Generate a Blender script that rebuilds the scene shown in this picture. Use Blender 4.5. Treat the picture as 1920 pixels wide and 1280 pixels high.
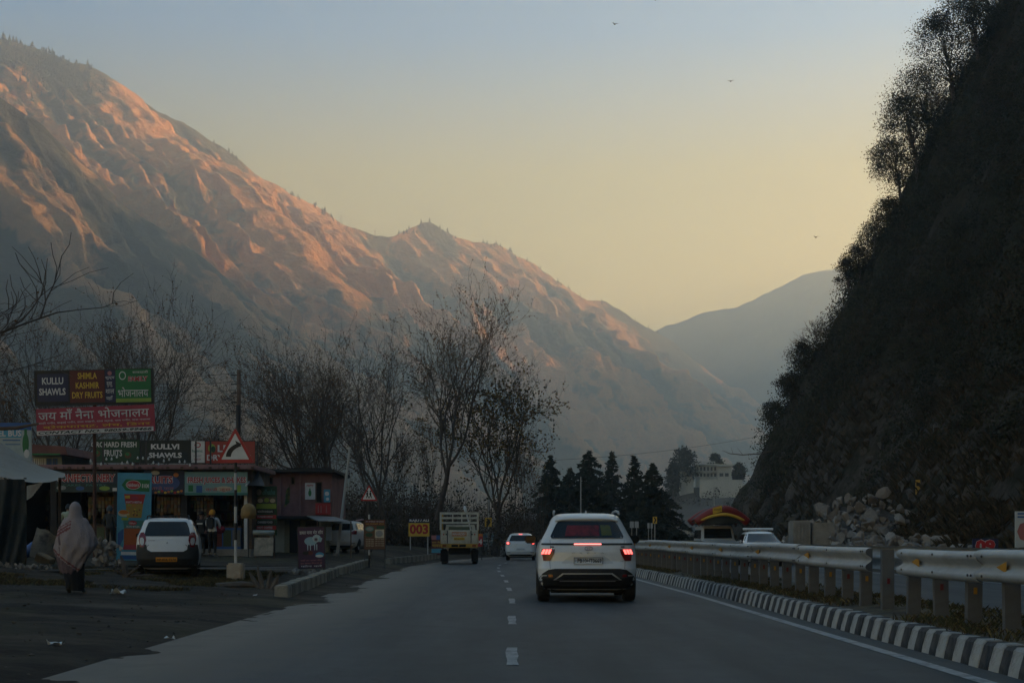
import bpy, bmesh, math, random
import numpy as np
from mathutils import Vector, Matrix, Euler
from mathutils.bvhtree import BVHTree
for o in list(bpy.data.objects): bpy.data.objects.remove(o)
sc = bpy.context.scene
C = sc.collection
R = math.radians
F = 2667.0; CAMH = 1.12; HOR = 1012.0
# ------------------------------------------------------------------ camera
cam = bpy.data.cameras.new('camera'); cam.lens = 50; cam.sensor_width = 36
cam.shift_y = (HOR - 640) / 1920.0
cam.clip_start = 0.1; cam.clip_end = 40000
camo = bpy.data.objects.new('camera', cam); C.objects.link(camo)
camo.location = (0, 0, CAMH); camo.rotation_euler = (R(90), 0, 0); sc.camera = camo
# ------------------------------------------------------------------ sky and sun
SUN_EL, SUN_AZ = 13.0, 68.0            # azimuth measured from +Y (ahead) towards +X (right)
world = bpy.data.worlds.new('World'); sc.world = world; world.use_nodes = True
wn = world.node_tree.nodes; wl = world.node_tree.links
sky = wn.new('ShaderNodeTexSky'); sky.sky_type = 'NISHITA'; sky.sun_disc = False
sky.sun_elevation = R(SUN_EL); sky.sun_rotation = R(SUN_AZ)
sky.altitude = 1200; sky.air_density = 1.0; sky.dust_density = 4.0; sky.ozone_density = 1.0
# dusty evening air: the sky of the Sky Texture turns tan towards the horizon, all the way round
tcw = wn.new('ShaderNodeTexCoord'); sep = wn.new('ShaderNodeSeparateXYZ'); wl.new(tcw.outputs['Generated'], sep.inputs[0])
tint = wn.new('ShaderNodeValToRGB'); wl.new(sep.outputs[2], tint.inputs[0])
for i, (p, c) in enumerate([(0.0, (2.45, 1.22, .22)), (.16, (2.45, 1.22, .22)), (.25, (1.8, 1.07, .38)), (.335, (.46, .87, 1.06)), (.6, (.54, .92, .99))]):
    if i > 1: tint.color_ramp.elements.new(p)
    tint.color_ramp.elements[i].position = p; tint.color_ramp.elements[i].color = (*c, 1)
tmul = wn.new('ShaderNodeMixRGB'); tmul.blend_type = 'MULTIPLY'; tmul.inputs[0].default_value = 1
wl.new(sky.outputs[0], tmul.inputs[1]); wl.new(tint.outputs[0], tmul.inputs[2])
wl.new(tmul.outputs[0], wn['Background'].inputs[0]); wn['Background'].inputs[1].default_value = 0.080
sun = bpy.data.lights.new('sun', 'SUN'); sun.energy = 5.0; sun.angle = R(0.6); sun.color = (1.0, 0.58, 0.24)
suno = bpy.data.objects.new('sun', sun); C.objects.link(suno)
sd = Vector((math.sin(R(SUN_AZ))*math.cos(R(SUN_EL)), math.cos(R(SUN_AZ))*math.cos(R(SUN_EL)), math.sin(R(SUN_EL))))
suno.rotation_euler = (-sd).to_track_quat('-Z', 'Y').to_euler()
vs = sc.view_settings; vs.view_transform = 'Standard'; vs.look = 'None'; vs.gamma = 1; vs.use_curve_mapping = False
vs.exposure = 1.38
cy = sc.cycles
cy.use_denoising = True; cy.max_bounces = 5; cy.diffuse_bounces = 3; cy.glossy_bounces = 3
cy.transmission_bounces = 4; cy.volume_bounces = 3; cy.transparent_max_bounces = 6
cy.sample_clamp_indirect = 4.0

# ------------------------------------------------------------------ helpers
rnd = random.Random(7)
def sm(a, b, x):
    t = np.clip((np.asarray(x, float) - a) / (b - a), 0, 1); return t*t*(3-2*t)
_perm = np.random.RandomState(3).permutation(1024)
def _h(ix, iy):
    return _perm[(_perm[ix & 1023] + iy) & 1023] / 1023.0
def vnoise(x, y):
    x = np.asarray(x, float); y = np.asarray(y, float)
    x0 = np.floor(x).astype(int); y0 = np.floor(y).astype(int)
    fx = x-x0; fy = y-y0; fx = fx*fx*fx*(fx*(fx*6-15)+10); fy = fy*fy*fy*(fy*(fy*6-15)+10)
    a = _h(x0, y0); b = _h(x0+1, y0); c = _h(x0, y0+1); d = _h(x0+1, y0+1)
    return (a*(1-fx)+b*fx)*(1-fy) + (c*(1-fx)+d*fx)*fy
def fbm(x, y, o=5, g=0.5, l=2.03):
    s = 0; a = 1; n = 0
    for i in range(o):
        s = s + a*(vnoise(x+17.3*i, y+31.7*i)*2-1); n += a; a *= g; x = np.asarray(x)*l; y = np.asarray(y)*l
    return s/n
def ridged(x, y, o=5, g=0.5, l=2.07):
    s = 0; a = 1; n = 0
    for i in range(o):
        v = 1-np.abs(vnoise(x+11.1*i, y+7.7*i)*2-1); s = s + a*v*v; n += a; a *= g; x = np.asarray(x)*l; y = np.asarray(y)*l
    return s/n
CX = [(-60, 0), (28, 0), (40, -.18), (52, -.49), (62, -.6), (72, -.2), (88, 1.4), (110, 4.8), (140, 11), (180, 23), (250, 52), (400, 130)]
def cx(y): return float(np.interp(y, [a for a, b in CX], [b for a, b in CX]))
def cxa(y): return np.interp(y, [a for a, b in CX], [b for a, b in CX])
def gza(x, y):
    x = np.asarray(x, float); y = np.asarray(y, float)
    t = np.clip(cxa(y) - 3.9 - x, 0, None)
    z = np.minimum(t, 14)*.045 + .012*np.clip(y-35, 0, 45)*sm(0, 3, t) + .03*sm(0, .6, t)
    n = (.05*fbm(x*.45, y*.45, 3) + .03*fbm(x*1.9, y*1.9, 3))*sm(0, 1.5, t)
    r = np.clip(x - cxa(y) - 13.4, 0, None)
    z = z + n + np.minimum(r, 12)*.05 + .08*fbm(x*.3, y*.3, 3)*sm(0, 3, r)
    return z
def gz(x, y): return float(gza(x, y))
def P(px, py, d): return Vector(((px-960)*d/F, d, CAMH-(py-HOR)*d/F))
def G(px, py):
    """the point of the ground that the photograph shows at this pixel"""
    d = CAMH*F/(py-HOR)
    for i in range(8): d = .5*d + .5*(CAMH-gz((px-960)*d/F, d))*F/(py-HOR)
    return onG(px, d)
def onG(px, d):
    x = (px-960)*d/F; return Vector((x, d, gz(x, d)))

# ---- materials
MATS = {}
def pm(name, col, rough=.65, var=.18, scale=6, metal=0, bump=0, bscale=None, coat=0, spec=.4, dirt=None, dscale=1.5, damt=.5, emit=None, es=1, trans=0):
    if name in MATS: return MATS[name]
    m = bpy.data.materials.new(name); m.use_nodes = True; MATS[name] = m
    nt = m.node_tree; N = nt.nodes; L = nt.links; b = N['Principled BSDF']
    tc = N.new('ShaderNodeTexCoord')
    no = N.new('ShaderNodeTexNoise'); no.inputs['Scale'].default_value = scale; no.inputs['Detail'].default_value = 6; no.inputs['Roughness'].default_value = .6
    L.new(tc.outputs['Object'], no.inputs['Vector'])
    rp = N.new('ShaderNodeValToRGB'); L.new(no.outputs['Fac'], rp.inputs[0])
    c = Vector(col)
    rp.color_ramp.elements[0].position = .28; rp.color_ramp.elements[1].position = .72
    lo = c*(1-var); hi = c*(1+var)
    rp.color_ramp.elements[0].color = (*lo, 1); rp.color_ramp.elements[1].color = (*[min(1, v) for v in hi], 1)
    out = rp.outputs[0]
    if dirt:
        n2 = N.new('ShaderNodeTexNoise'); n2.inputs['Scale'].default_value = dscale; n2.inputs['Detail'].default_value = 8; n2.inputs['Roughness'].default_value = .7
        L.new(tc.outputs['Object'], n2.inputs['Vector'])
        r2 = N.new('ShaderNodeValToRGB'); r2.color_ramp.elements[0].position = .48; r2.color_ramp.elements[1].position = .68
        r2.color_ramp.elements[0].color = (0, 0, 0, 1); r2.color_ramp.elements[1].color = (damt, damt, damt, 1)
        L.new(n2.outputs['Fac'], r2.inputs[0])
        mx = N.new('ShaderNodeMixRGB'); mx.inputs[2].default_value = (*dirt, 1)
        L.new(r2.outputs[0], mx.inputs[0]); L.new(out, mx.inputs[1]); out = mx.outputs[0]
    L.new(out, b.inputs['Base Color'])
    b.inputs['Roughness'].default_value = rough; b.inputs['Metallic'].default_value = metal
    b.inputs['Specular IOR Level'].default_value = spec
    b.inputs['Coat Weight'].default_value = coat
    b.inputs['Transmission Weight'].default_value = trans
    if emit:
        b.inputs['Emission Color'].default_value = (*emit, 1); b.inputs['Emission Strength'].default_value = es
    if bump:
        bp = N.new('ShaderNodeBump'); bp.inputs['Strength'].default_value = bump; bp.inputs['Distance'].default_value = .05
        n3 = N.new('ShaderNodeTexNoise'); n3.inputs['Scale'].default_value = bscale or scale*3; n3.inputs['Detail'].default_value = 5
        L.new(tc.outputs['Object'], n3.inputs['Vector']); L.new(n3.outputs['Fac'], bp.inputs['Height']); L.new(bp.outputs[0], b.inputs['Normal'])
    return m

# ---- objects
def tag(o, label=None, cat=None, group=None, kind=None):
    if label: o['label'] = label
    if cat: o['category'] = cat
    if group: o['group'] = group
    if kind: o['kind'] = kind
    return o
def thing(name, label, cat, loc=(0, 0, 0), rz=0, group=None):
    o = bpy.data.objects.new(name, None); C.objects.link(o); o.empty_display_size = .2
    o.location = loc; o.rotation_euler = (0, 0, rz)
    return tag(o, label, cat, group)
def link(name, me, parent=None, mat=None, loc=None, rot=None):
    o = bpy.data.objects.new(name, me); C.objects.link(o)
    if mat is not None and not me.materials: me.materials.append(mat)
    if parent is not None: o.parent = parent
    if loc is not None: o.location = loc
    if rot is not None: o.rotation_euler = rot
    return o
def copy_tree(o, parent=None):
    c = o.copy(); C.objects.link(c)
    if parent is not None: c.parent = parent
    for ch in [x for x in list(bpy.data.objects) if x.parent == o]: copy_tree(ch, c)
    return c
class MB:
    def __init__(s): s.v = []; s.f = []; s.mi = []
    def add(s, vs, fs, m=0):
        n = len(s.v); s.v += [tuple(v) for v in vs]; s.f += [tuple(i+n for i in f) for f in fs]; s.mi += [m]*len(fs); return s
    def box(s, x0, x1, y0, y1, z0, z1, m=0, M=None):
        vs = [Vector(p) for p in ((x0,y0,z0),(x1,y0,z0),(x1,y1,z0),(x0,y1,z0),(x0,y0,z1),(x1,y0,z1),(x1,y1,z1),(x0,y1,z1))]
        if M: vs = [M @ v for v in vs]
        return s.add(vs, [(0,3,2,1),(4,5,6,7),(0,1,5,4),(1,2,6,5),(2,3,7,6),(3,0,4,7)], m)
    def bbox(s, x0, x1, y0, y1, z0, z1, b=.02, m=0, M=None):
        """box with all edges chamfered"""
        bm = bmesh.new(); bmesh.ops.create_cube(bm, size=1)
        for v in bm.verts: v.co = Vector((x0+(v.co.x+.5)*(x1-x0), y0+(v.co.y+.5)*(y1-y0), z0+(v.co.z+.5)*(z1-z0)))
        b = min(b, .49*min(x1-x0, y1-y0, z1-z0))
        bmesh.ops.bevel(bm, geom=bm.edges[:], offset=b, segments=2, affect='EDGES')
        bm.verts.index_update(); vs = [M @ v.co if M else v.co.copy() for v in bm.verts]; fs = [[v.index for v in f.verts] for f in bm.faces]; bm.free()
        return s.add(vs, fs, m)
    def tube(s, pts, rad, n=6, m=0, cap=True):
        pts = [Vector(p) for p in pts]; k = len(pts)
        if not hasattr(rad, '__len__'): rad = [rad]*k
        rings = []; ref = None
        for i, p in enumerate(pts):
            d = (pts[min(i+1, k-1)] - pts[max(i-1, 0)])
            d = d.normalized() if d.length > 1e-9 else Vector((0, 0, 1))
            if ref is None: ref = Vector((1, 0, 0)) if abs(d.x) < .8 else Vector((0, 1, 0))
            u = d.cross(ref)
            if u.length < 1e-6: u = d.cross(Vector((0, 0, 1)))
            u.normalize(); w = d.cross(u); ref = w.cross(d) if False else ref
            rings.append([p + (u*math.cos(a) + w*math.sin(a))*rad[i] for a in [2*math.pi*j/n for j in range(n)]])
        vs = [q for r in rings for q in r]; fs = []
        for i in range(k-1):
            for j in range(n): fs.append((i*n+j, i*n+(j+1) % n, (i+1)*n+(j+1) % n, (i+1)*n+j))
        if cap: fs.append(tuple(range(n-1, -1, -1))); fs.append(tuple((k-1)*n+j for j in range(n)))
        return s.add(vs, fs, m)
    def bar(s, a, b, w, h=None, m=0):
        a = Vector(a); b = Vector(b); d = (b-a); L = d.length; q = d.to_track_quat('Y', 'Z')
        M = Matrix.Translation(a) @ q.to_matrix().to_4x4(); h = h or w
        return s.box(-w/2, w/2, 0, L, -h/2, h/2, m, M)
    def lathe(s, prof, n=16, M=None, m=0, cap=True):
        """profile of (radius, height) spun about Z"""
        vs = []; fs = []
        for r, z in prof:
            for j in range(n):
                a = 2*math.pi*j/n; v = Vector((r*math.cos(a), r*math.sin(a), z)); vs.append(M @ v if M else v)
        for i in range(len(prof)-1):
            for j in range(n): fs.append((i*n+j, i*n+(j+1) % n, (i+1)*n+(j+1) % n, (i+1)*n+j))
        if cap: fs.append(tuple(range(n-1, -1, -1))); k = len(prof)-1; fs.append(tuple(k*n+j for j in range(n)))
        return s.add(vs, fs, m)
    def prism(s, poly, y0, y1, m=0, M=None):
        """outline in (x, z), extruded from y0 (front) to y1"""
        n = len(poly); vs = [Vector((x, y0, z)) for x, z in poly] + [Vector((x, y1, z)) for x, z in poly]
        if M: vs = [M @ v for v in vs]
        fs = [tuple(range(n)), tuple(range(2*n-1, n-1, -1))] + [(i, i+n, (i+1) % n+n, (i+1) % n) for i in range(n)]
        return s.add(vs, fs, m)
    def grid(s, rows, m=0, closed=False):
        nr = len(rows); nc = len(rows[0]); fs = []
        for i in range(nr-1):
            for j in range(nc if closed else nc-1): fs.append((i*nc+j, i*nc+(j+1) % nc, (i+1)*nc+(j+1) % nc, (i+1)*nc+j))
        return s.add([p for r in rows for p in r], fs, m)
    def mesh(s, name, mats=(), smooth=False):
        me = bpy.data.meshes.new(name); me.from_pydata(s.v, [], s.f)
        for m in (mats if isinstance(mats, (list, tuple)) else [mats]): me.materials.append(m)
        if len(set(s.mi)) > 1: me.polygons.foreach_set('material_index', s.mi)
        if smooth: me.polygons.foreach_set('use_smooth', [True]*len(s.f))
        me.update(); return me
    def build(s, name, mats=(), parent=None, smooth=False, loc=None, rot=None, auto=None):
        me = s.mesh(name, mats, smooth)
        if auto is not None: me.set_sharp_from_angle(angle=R(auto)) if smooth else None
        return link(name, me, parent, None, loc, rot)
def npmesh(name, V, Fq, mats, smooth=True, mi=None):
    """fast mesh from numpy: V (n,3), Fq (m,3 or 4)"""
    me = bpy.data.meshes.new(name); k = Fq.shape[1]
    me.vertices.add(len(V)); me.vertices.foreach_set('co', np.ascontiguousarray(V, np.float32).ravel())
    me.loops.add(len(Fq)*k); me.loops.foreach_set('vertex_index', np.ascontiguousarray(Fq, np.int32).ravel())
    me.polygons.add(len(Fq)); me.polygons.foreach_set('loop_start', np.arange(0, len(Fq)*k, k, dtype=np.int32))
    me.polygons.foreach_set('use_smooth', np.full(len(Fq), smooth))
    for m in (mats if isinstance(mats, (list, tuple)) else [mats]): me.materials.append(m)
    if mi is not None: me.polygons.foreach_set('material_index', np.ascontiguousarray(mi, np.int32))
    me.update(calc_edges=True); return me
def gridfaces(nr, nc):
    i = np.arange(nr-1)[:, None]*nc + np.arange(nc-1)[None, :]
    return np.stack([i, i+1, i+nc+1, i+nc], -1).reshape(-1, 4)
def text(s, w, h, mat, parent, loc, rz=0, rx=90, name='lettering', bold=.0, depth=.004, keep=True, shear=0, align='c'):
    """lettering fitted into a width w and height h, centred on loc, facing -Y of its parent"""
    c = bpy.data.curves.new(name, 'FONT'); c.body = s; c.size = 1; c.resolution_u = 2; c.offset = bold; c.shear = shear
    c.align_x = 'CENTER'
    o = bpy.data.objects.new(name, c); C.objects.link(o); dg = bpy.context.evaluated_depsgraph_get()
    me = bpy.data.meshes.new_from_object(o.evaluated_get(dg)); bpy.data.objects.remove(o); me.name = name
    co = np.zeros(len(me.vertices)*3, np.float32); me.vertices.foreach_get('co', co); co = co.reshape(-1, 3)
    if len(co) == 0: return None
    lo = co.min(0); hi = co.max(0); sx = w/max(hi[0]-lo[0], 1e-3); sy = h/max(hi[1]-lo[1], 1e-3)
    if not keep: pass
    elif sx > sy*1.6: sx = sy*1.6
    elif sy > sx*1.8: sy = sx*1.8
    co = (co-(lo+hi)/2)*np.array([sx, sy, 1]); me.vertices.foreach_set('co', np.ascontiguousarray(co, np.float32).ravel())
    me.materials.clear(); me.materials.append(mat)
    ob = link(name, me, parent, None, loc, (R(rx), 0, rz)); me.update(); return ob

def leafmesh(name, Pn, size, mats, seed, mi=None, asp=.34, par=None, flat=1.0):
    """one small bent leaf face at every point of Pn"""
    g = np.random.RandomState(seed); n = len(Pn); Pn = np.asarray(Pn, float)
    u = g.normal(size=(n, 3)); u[:, 2] *= flat; u /= np.linalg.norm(u, axis=1)[:, None]+1e-9
    w = np.cross(u, g.normal(size=(n, 3))); w /= np.linalg.norm(w, axis=1)[:, None]+1e-9
    s = (np.asarray(size)*g.uniform(.5, 1.4, n))[:, None]
    V = np.stack([Pn-u*s*.5, Pn+w*s*asp, Pn+u*s*.5, Pn-w*s*asp], 1).reshape(-1, 3)
    if mi is None: mi = g.randint(0, len(mats), n)
    me = npmesh(name, V, np.arange(4*n).reshape(-1, 4), mats, False, mi)
    return link(name, me, par)
# ================================================================== SETTING
def ramp_mat(name, build):
    m = bpy.data.materials.new(name); m.use_nodes = True; MATS[name] = m
    nt = m.node_tree; build(nt.nodes, nt.links, nt.nodes['Principled BSDF']); return m
def noise(N, L, vec, scale, detail=6, rough=.6, dist=0):
    n = N.new('ShaderNodeTexNoise'); n.inputs['Scale'].default_value = scale; n.inputs['Detail'].default_value = detail
    n.inputs['Roughness'].default_value = rough; n.inputs['Distortion'].default_value = dist; L.new(vec, n.inputs['Vector']); return n.outputs['Fac']
def ramp(N, L, fac, stops):
    r = N.new('ShaderNodeValToRGB'); e = r.color_ramp.elements
    while len(e) < len(stops): e.new(.5)
    for i, (p, c) in enumerate(stops): e[i].position = p; e[i].color = (*c, 1) if len(c) == 3 else c
    L.new(fac, r.inputs[0]); return r.outputs[0]
def mixc(N, L, fac, a, b, mode='MIX'):
    m = N.new('ShaderNodeMixRGB'); m.blend_type = mode
    for k, v in ((0, fac), (1, a), (2, b)):
        if hasattr(v, 'default_value') or hasattr(v, 'is_linked'): L.new(v, m.inputs[k])
        elif isinstance(v, (int, float)): m.inputs[k].default_value = v
        else: m.inputs[k].default_value = (*v, 1)
    return m.outputs[0]
def bumpn(N, L, b, h, strength=.4, dist=.05):
    bp = N.new('ShaderNodeBump'); bp.inputs['Strength'].default_value = strength; bp.inputs['Distance'].default_value = dist
    L.new(h, bp.inputs['Height']); L.new(bp.outputs[0], b.inputs['Normal'])
def attr(N, name):
    a = N.new('ShaderNodeAttribute'); a.attribute_name = name; return a

# ---- ground: one sheet, dense near the road
def _axis(segs):
    out = []
    for a, b, n in segs: out += list(np.linspace(a, b, n, endpoint=False))
    return np.array(out + [segs[-1][1]])
gx = _axis([(-6400, -400, 16), (-400, -60, 18), (-60, -22, 40), (-22, -2.5, 130), (-2.5, 13, 24), (13, 30, 40), (30, 120, 30), (120, 6400, 24)])
gy = _axis([(-1400, -30, 20), (-30, 5, 14), (5, 70, 230), (70, 160, 60), (160, 500, 40), (500, 11000, 30)])
XX, YY = np.meshgrid(gx, gy)
ZZ = gza(XX, YY)
rel = XX - cxa(YY)
road_zone = sm(-3.95, -3.45, rel)*(1-sm(13.1, 13.5, rel))
edge = sm(-4.4, -3.7, rel)*(1-sm(-3.3, -2.9, rel))
lip = sm(-4.6, -4.0, rel)*(1-sm(-3.1, -2.5, rel))
ZZ = ZZ - .035*road_zone*(1-lip) + lip*(np.clip((-3.62-rel)*.03, -.03, .02) + .022*fbm(XX*1.1, YY*.55, 3) + .010*fbm(XX*5, YY*3, 2) - .004)
ZZ += .02*fbm(XX*4, YY*4, 2)*(1-road_zone)*(np.abs(XX) < 40)
far = sm(300, 1500, np.hypot(XX, YY)); ZZ = ZZ - .0*far
def _ground(N, L, b):
    g = N.new('ShaderNodeNewGeometry').outputs['Position']
    mp = N.new('ShaderNodeMapping'); mp.inputs['Scale'].default_value = (.35, 1.1, 1); mp.inputs['Rotation'].default_value = (0, 0, R(62)); L.new(g, mp.inputs[0])
    a = noise(N, L, mp.outputs[0], .8, 7, .62, .4); f = noise(N, L, g, 9, 6, .7); big = noise(N, L, g, .16, 4)
    base = ramp(N, L, a, [(.42, (.016, .0125, .008)), (.58, (.048, .038, .026)), (.78, (.115, .092, .066))])
    base = mixc(N, L, .45, base, ramp(N, L, f, [(.3, (.3, .3, .3)), (.7, (.75, .74, .72))]), 'OVERLAY')
    grass = ramp(N, L, noise(N, L, g, 3.2, 6, .7), [(.35, (.035, .035, .016)), (.7, (.10, .08, .035))])
    base = mixc(N, L, ramp(N, L, big, [(.52, (0, 0, 0)), (.62, (.7, .7, .7))]), base, grass)
    L.new(base, b.inputs['Base Color']); b.inputs['Roughness'].default_value = .9; b.inputs['Specular IOR Level'].default_value = .2
    bumpn(N, L, b, f, .7, .06)
M_ground = ramp_mat('dirt_ground', _ground)
V = np.stack([XX, YY, ZZ], -1).reshape(-1, 3)
me = npmesh('ground', V, gridfaces(len(gy), len(gx)), M_ground)
tag(link('ground', me), kind='structure')

# ---- asphalt ribbons
def _asphalt(N, L, b):
    g = N.new('ShaderNodeNewGeometry').outputs['Position']
    sx = N.new('ShaderNodeSeparateXYZ'); L.new(attr(N, 'across').outputs['Vector'], sx.inputs[0])
    mp = N.new('ShaderNodeMapping'); mp.inputs['Scale'].default_value = (1.2, .12, 1); L.new(g, mp.inputs[0])
    lanes = noise(N, L, mp.outputs[0], 1.1, 5, .55); f = noise(N, L, g, 60, 4, .8); m2 = noise(N, L, g, 1.7, 6, .65)
    base = ramp(N, L, lanes, [(.34, (.031, .036, .036)), (.66, (.066, .071, .070))])
    base = mixc(N, L, .6, base, ramp(N, L, f, [(.3, (.2, .2, .2)), (.75, (.85, .85, .85))]), 'OVERLAY')
    base = mixc(N, L, .5, base, ramp(N, L, m2, [(.3, (.35, .35, .35)), (.7, (.62, .62, .62))]), 'OVERLAY')
    vo = N.new('ShaderNodeTexVoronoi'); vo.feature = 'DISTANCE_TO_EDGE'; vo.inputs['Scale'].default_value = .35
    wv = N.new('ShaderNodeVectorMath'); wv.operation = 'ADD'; nz = N.new('ShaderNodeTexNoise'); nz.inputs['Scale'].default_value = 1.1; nz.inputs['Detail'].default_value = 6; L.new(g, nz.inputs['Vector']); sc2 = N.new('ShaderNodeVectorMath'); sc2.operation = 'SCALE'; sc2.inputs['Scale'].default_value = 2.2; L.new(nz.outputs['Color'], sc2.inputs[0]); L.new(g, wv.inputs[0]); L.new(sc2.outputs[0], wv.inputs[1]); L.new(wv.outputs[0], vo.inputs['Vector'])
    base = mixc(N, L, ramp(N, L, vo.outputs['Distance'], [(.0, (.55, .55, .55)), (.010, (0, 0, 0))]), base, (.022, .023, .024))
    stain = noise(N, L, g, .5, 5, .6); base = mixc(N, L, ramp(N, L, stain, [(.60, (0, 0, 0)), (.72, (.4, .4, .4))]), base, (.03, .031, .032))
    # dust swept to the outer edge of the carriageway
    ad = N.new('ShaderNodeMath'); ad.operation = 'ADD'; L.new(sx.outputs[0], ad.inputs[0])
    mm = N.new('ShaderNodeMath'); mm.operation = 'MULTIPLY'; mm.inputs[1].default_value = .22; L.new(m2, mm.inputs[0]); L.new(mm.outputs[0], ad.inputs[1])
    dust = ramp(N, L, ad.outputs[0], [(.0, (.97, .97, .97)), (.20, (.85, .85, .85)), (.36, (0, 0, 0))])
    base = mixc(N, L, dust, base, ramp(N, L, m2, [(.3, (.135, .115, .088)), (.7, (.20, .172, .135))]))
    L.new(base, b.inputs['Base Color']); b.inputs['Roughness'].default_value = .72; b.inputs['Specular IOR Level'].default_value = .35
    bumpn(N, L, b, f, .35, .01)
M_asph = ramp_mat('asphalt', _asphalt)
def ribbon(name, x0, x1, z, y0, y1, mat, n=240, nx=14, kind='structure', parent=None, crown=0):
    ys = np.linspace(y0, y1, n); t = np.linspace(0, 1, nx)
    X = cxa(ys)[:, None] + x0 + (x1-x0)*t[None, :]
    Z = np.full_like(X, z) + crown*(1-(2*t[None, :]-1)**2)
    V = np.stack([X, np.repeat(ys[:, None], nx, 1), Z], -1).reshape(-1, 3)
    me = npmesh(name, V, gridfaces(n, nx), mat)
    at = me.attributes.new('across', 'FLOAT_VECTOR', 'POINT'); A = np.zeros((len(V), 3), np.float32); A[:, 0] = np.tile(t, n); at.data.foreach_set('vector', A.ravel())
    o = link(name, me, parent)
    if kind: o['kind'] = kind
    return o
ribbon('road', -3.8, 4.2, 0.0, -40, 300, M_asph, 300, 18)
ribbon('opposite_road', 6.2, 13.3, 0.0, -40, 300, M_asph, 300, 10)
M_soil = pm('median_soil', (.085, .068, .045), .95, .4, 3, bump=.8, bscale=14, dirt=(.16, .12, .06), dscale=2.2, damt=.8)
def median():
    ys = np.linspace(-30, 170, 420); t = np.linspace(0, 1, 12)
    X = cxa(ys)[:, None] + 4.30 + 1.75*t[None, :]
    Z = .215 + .06*np.sin(np.pi*t)[None, :] + .025*fbm(X*3, ys[:, None]*3+0*X, 3)
    V = np.stack([X, np.repeat(ys[:, None], 12, 1), Z], -1).reshape(-1, 3)
    return link('median', npmesh('median', V, gridfaces(420, 12), M_soil))
tag(median(), kind='structure')
# ---- painted markings
M_paint = pm('road_paint', (.29, .30, .295), .75, .25, 9, dirt=(.07, .07, .07), dscale=5, damt=.85)
el = ribbon('edge_line', 3.66, 3.80, .006, -40, 140, M_paint, 200, 2)
ll = tag(bpy.data.objects.new('lane_line', None), kind='structure'); C.objects.link(ll)
y = 0.3
while y < 125:
    ys = np.linspace(y, y+2.08, 5)
    rows = [[(cx(v)-.055+.012*math.sin(v*3), v, .006), (cx(v)+.055+.01*math.cos(v*5), v, .006)] for v in ys]
    MB().grid(rows).build('dash', M_paint, ll); y += 6.2
ribbon('left_edge_line', -3.2, -3.07, .006, 70, 140, M_paint, 80, 2)
ribbon('far_edge_line', 6.5, 6.62, .006, 6, 140, M_paint, 100, 2)
ribbon('outer_edge_line', 12.7, 12.84, .006, 6, 140, M_paint, 100, 2)

# ---- striped kerb of the median: each painted stone a piece
M_kw = pm('kerb_white', (.36, .36, .34), .85, .18, 5, bump=.4, dirt=(.10, .088, .072), dscale=2.6, damt=.95)
M_kb = pm('kerb_black', (.022, .025, .027), .8, .3, 5, bump=.4, dirt=(.12, .11, .10), dscale=4, damt=.6)
M_conc = pm('concrete', (.27, .255, .225), .9, .2, 4, bump=.5, dirt=(.10, .09, .075), dscale=2, damt=.7)
kerb = bpy.data.objects.new('median_kerb', None); C.objects.link(kerb); tag(kerb, kind='structure')
def kerb_mesh(L_, mat, seed):
    r = random.Random(seed); j = lambda a: r.uniform(-a, a)
    sec = [(0.0, -.03), (0.015, .06), (.055, .205+j(.006)), (.085, .235+j(.006)), (.23, .238+j(.006)), (.24, -.03)]
    m = MB(); rows = []
    for yy, ins in ((0, .006), (.008, 0), (L_-.008, 0), (L_, .006)):
        rows.append([(x+(ins if x < .1 else -ins), yy, z-ins) for x, z in sec])
    m.grid(rows); n = len(sec); m.add(rows[0], [tuple(range(n))]); m.add(rows[-1], [tuple(range(n-1, -1, -1))])
    return m.mesh('kerb_stone', mat)
KL = .25
kmeshes = [[kerb_mesh(KL-.002, M_kw, i) for i in range(4)], [kerb_mesh(KL-.002, M_kb, i+9) for i in range(4)]]
yk = 10.5; i = 0
while i < 300:
    o = link('kerb_stone', kmeshes[i % 2][rnd.randrange(4)], kerb); o.location = (cx(yk)+4.09+rnd.uniform(-.008, .008), yk, rnd.uniform(-.006, .004))
    o.rotation_euler = (0, 0, math.atan2(-(cx(yk+KL)-cx(yk)), KL)); yk += KL; i += 1
rest = MB()
while yk < 118:
    rest.box(cx(yk)+4.1, cx(yk)+4.3, yk, yk+KL-.004, -.03, .24, i % 2); yk += KL; i += 1
tag(rest.build('distant_kerb_stones', [M_kw, M_kb], kerb), kind='stuff')
# far outer kerb of the bend
kerb2 = bpy.data.objects.new('bend_kerb', None); C.objects.link(kerb2); tag(kerb2, kind='structure')
yk = 100.0; i = 0
while yk < 165:
    o = link('kerb_stone', kmeshes[i % 2][0], kerb2); o.scale = (1, 3.2, 3.4); o.location = (cx(yk)-4.1, yk, 0)
    o.rotation_euler = (0, 0, math.atan2(-(cx(yk+.8)-cx(yk)), .8)); yk += .8; i += 1

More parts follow.
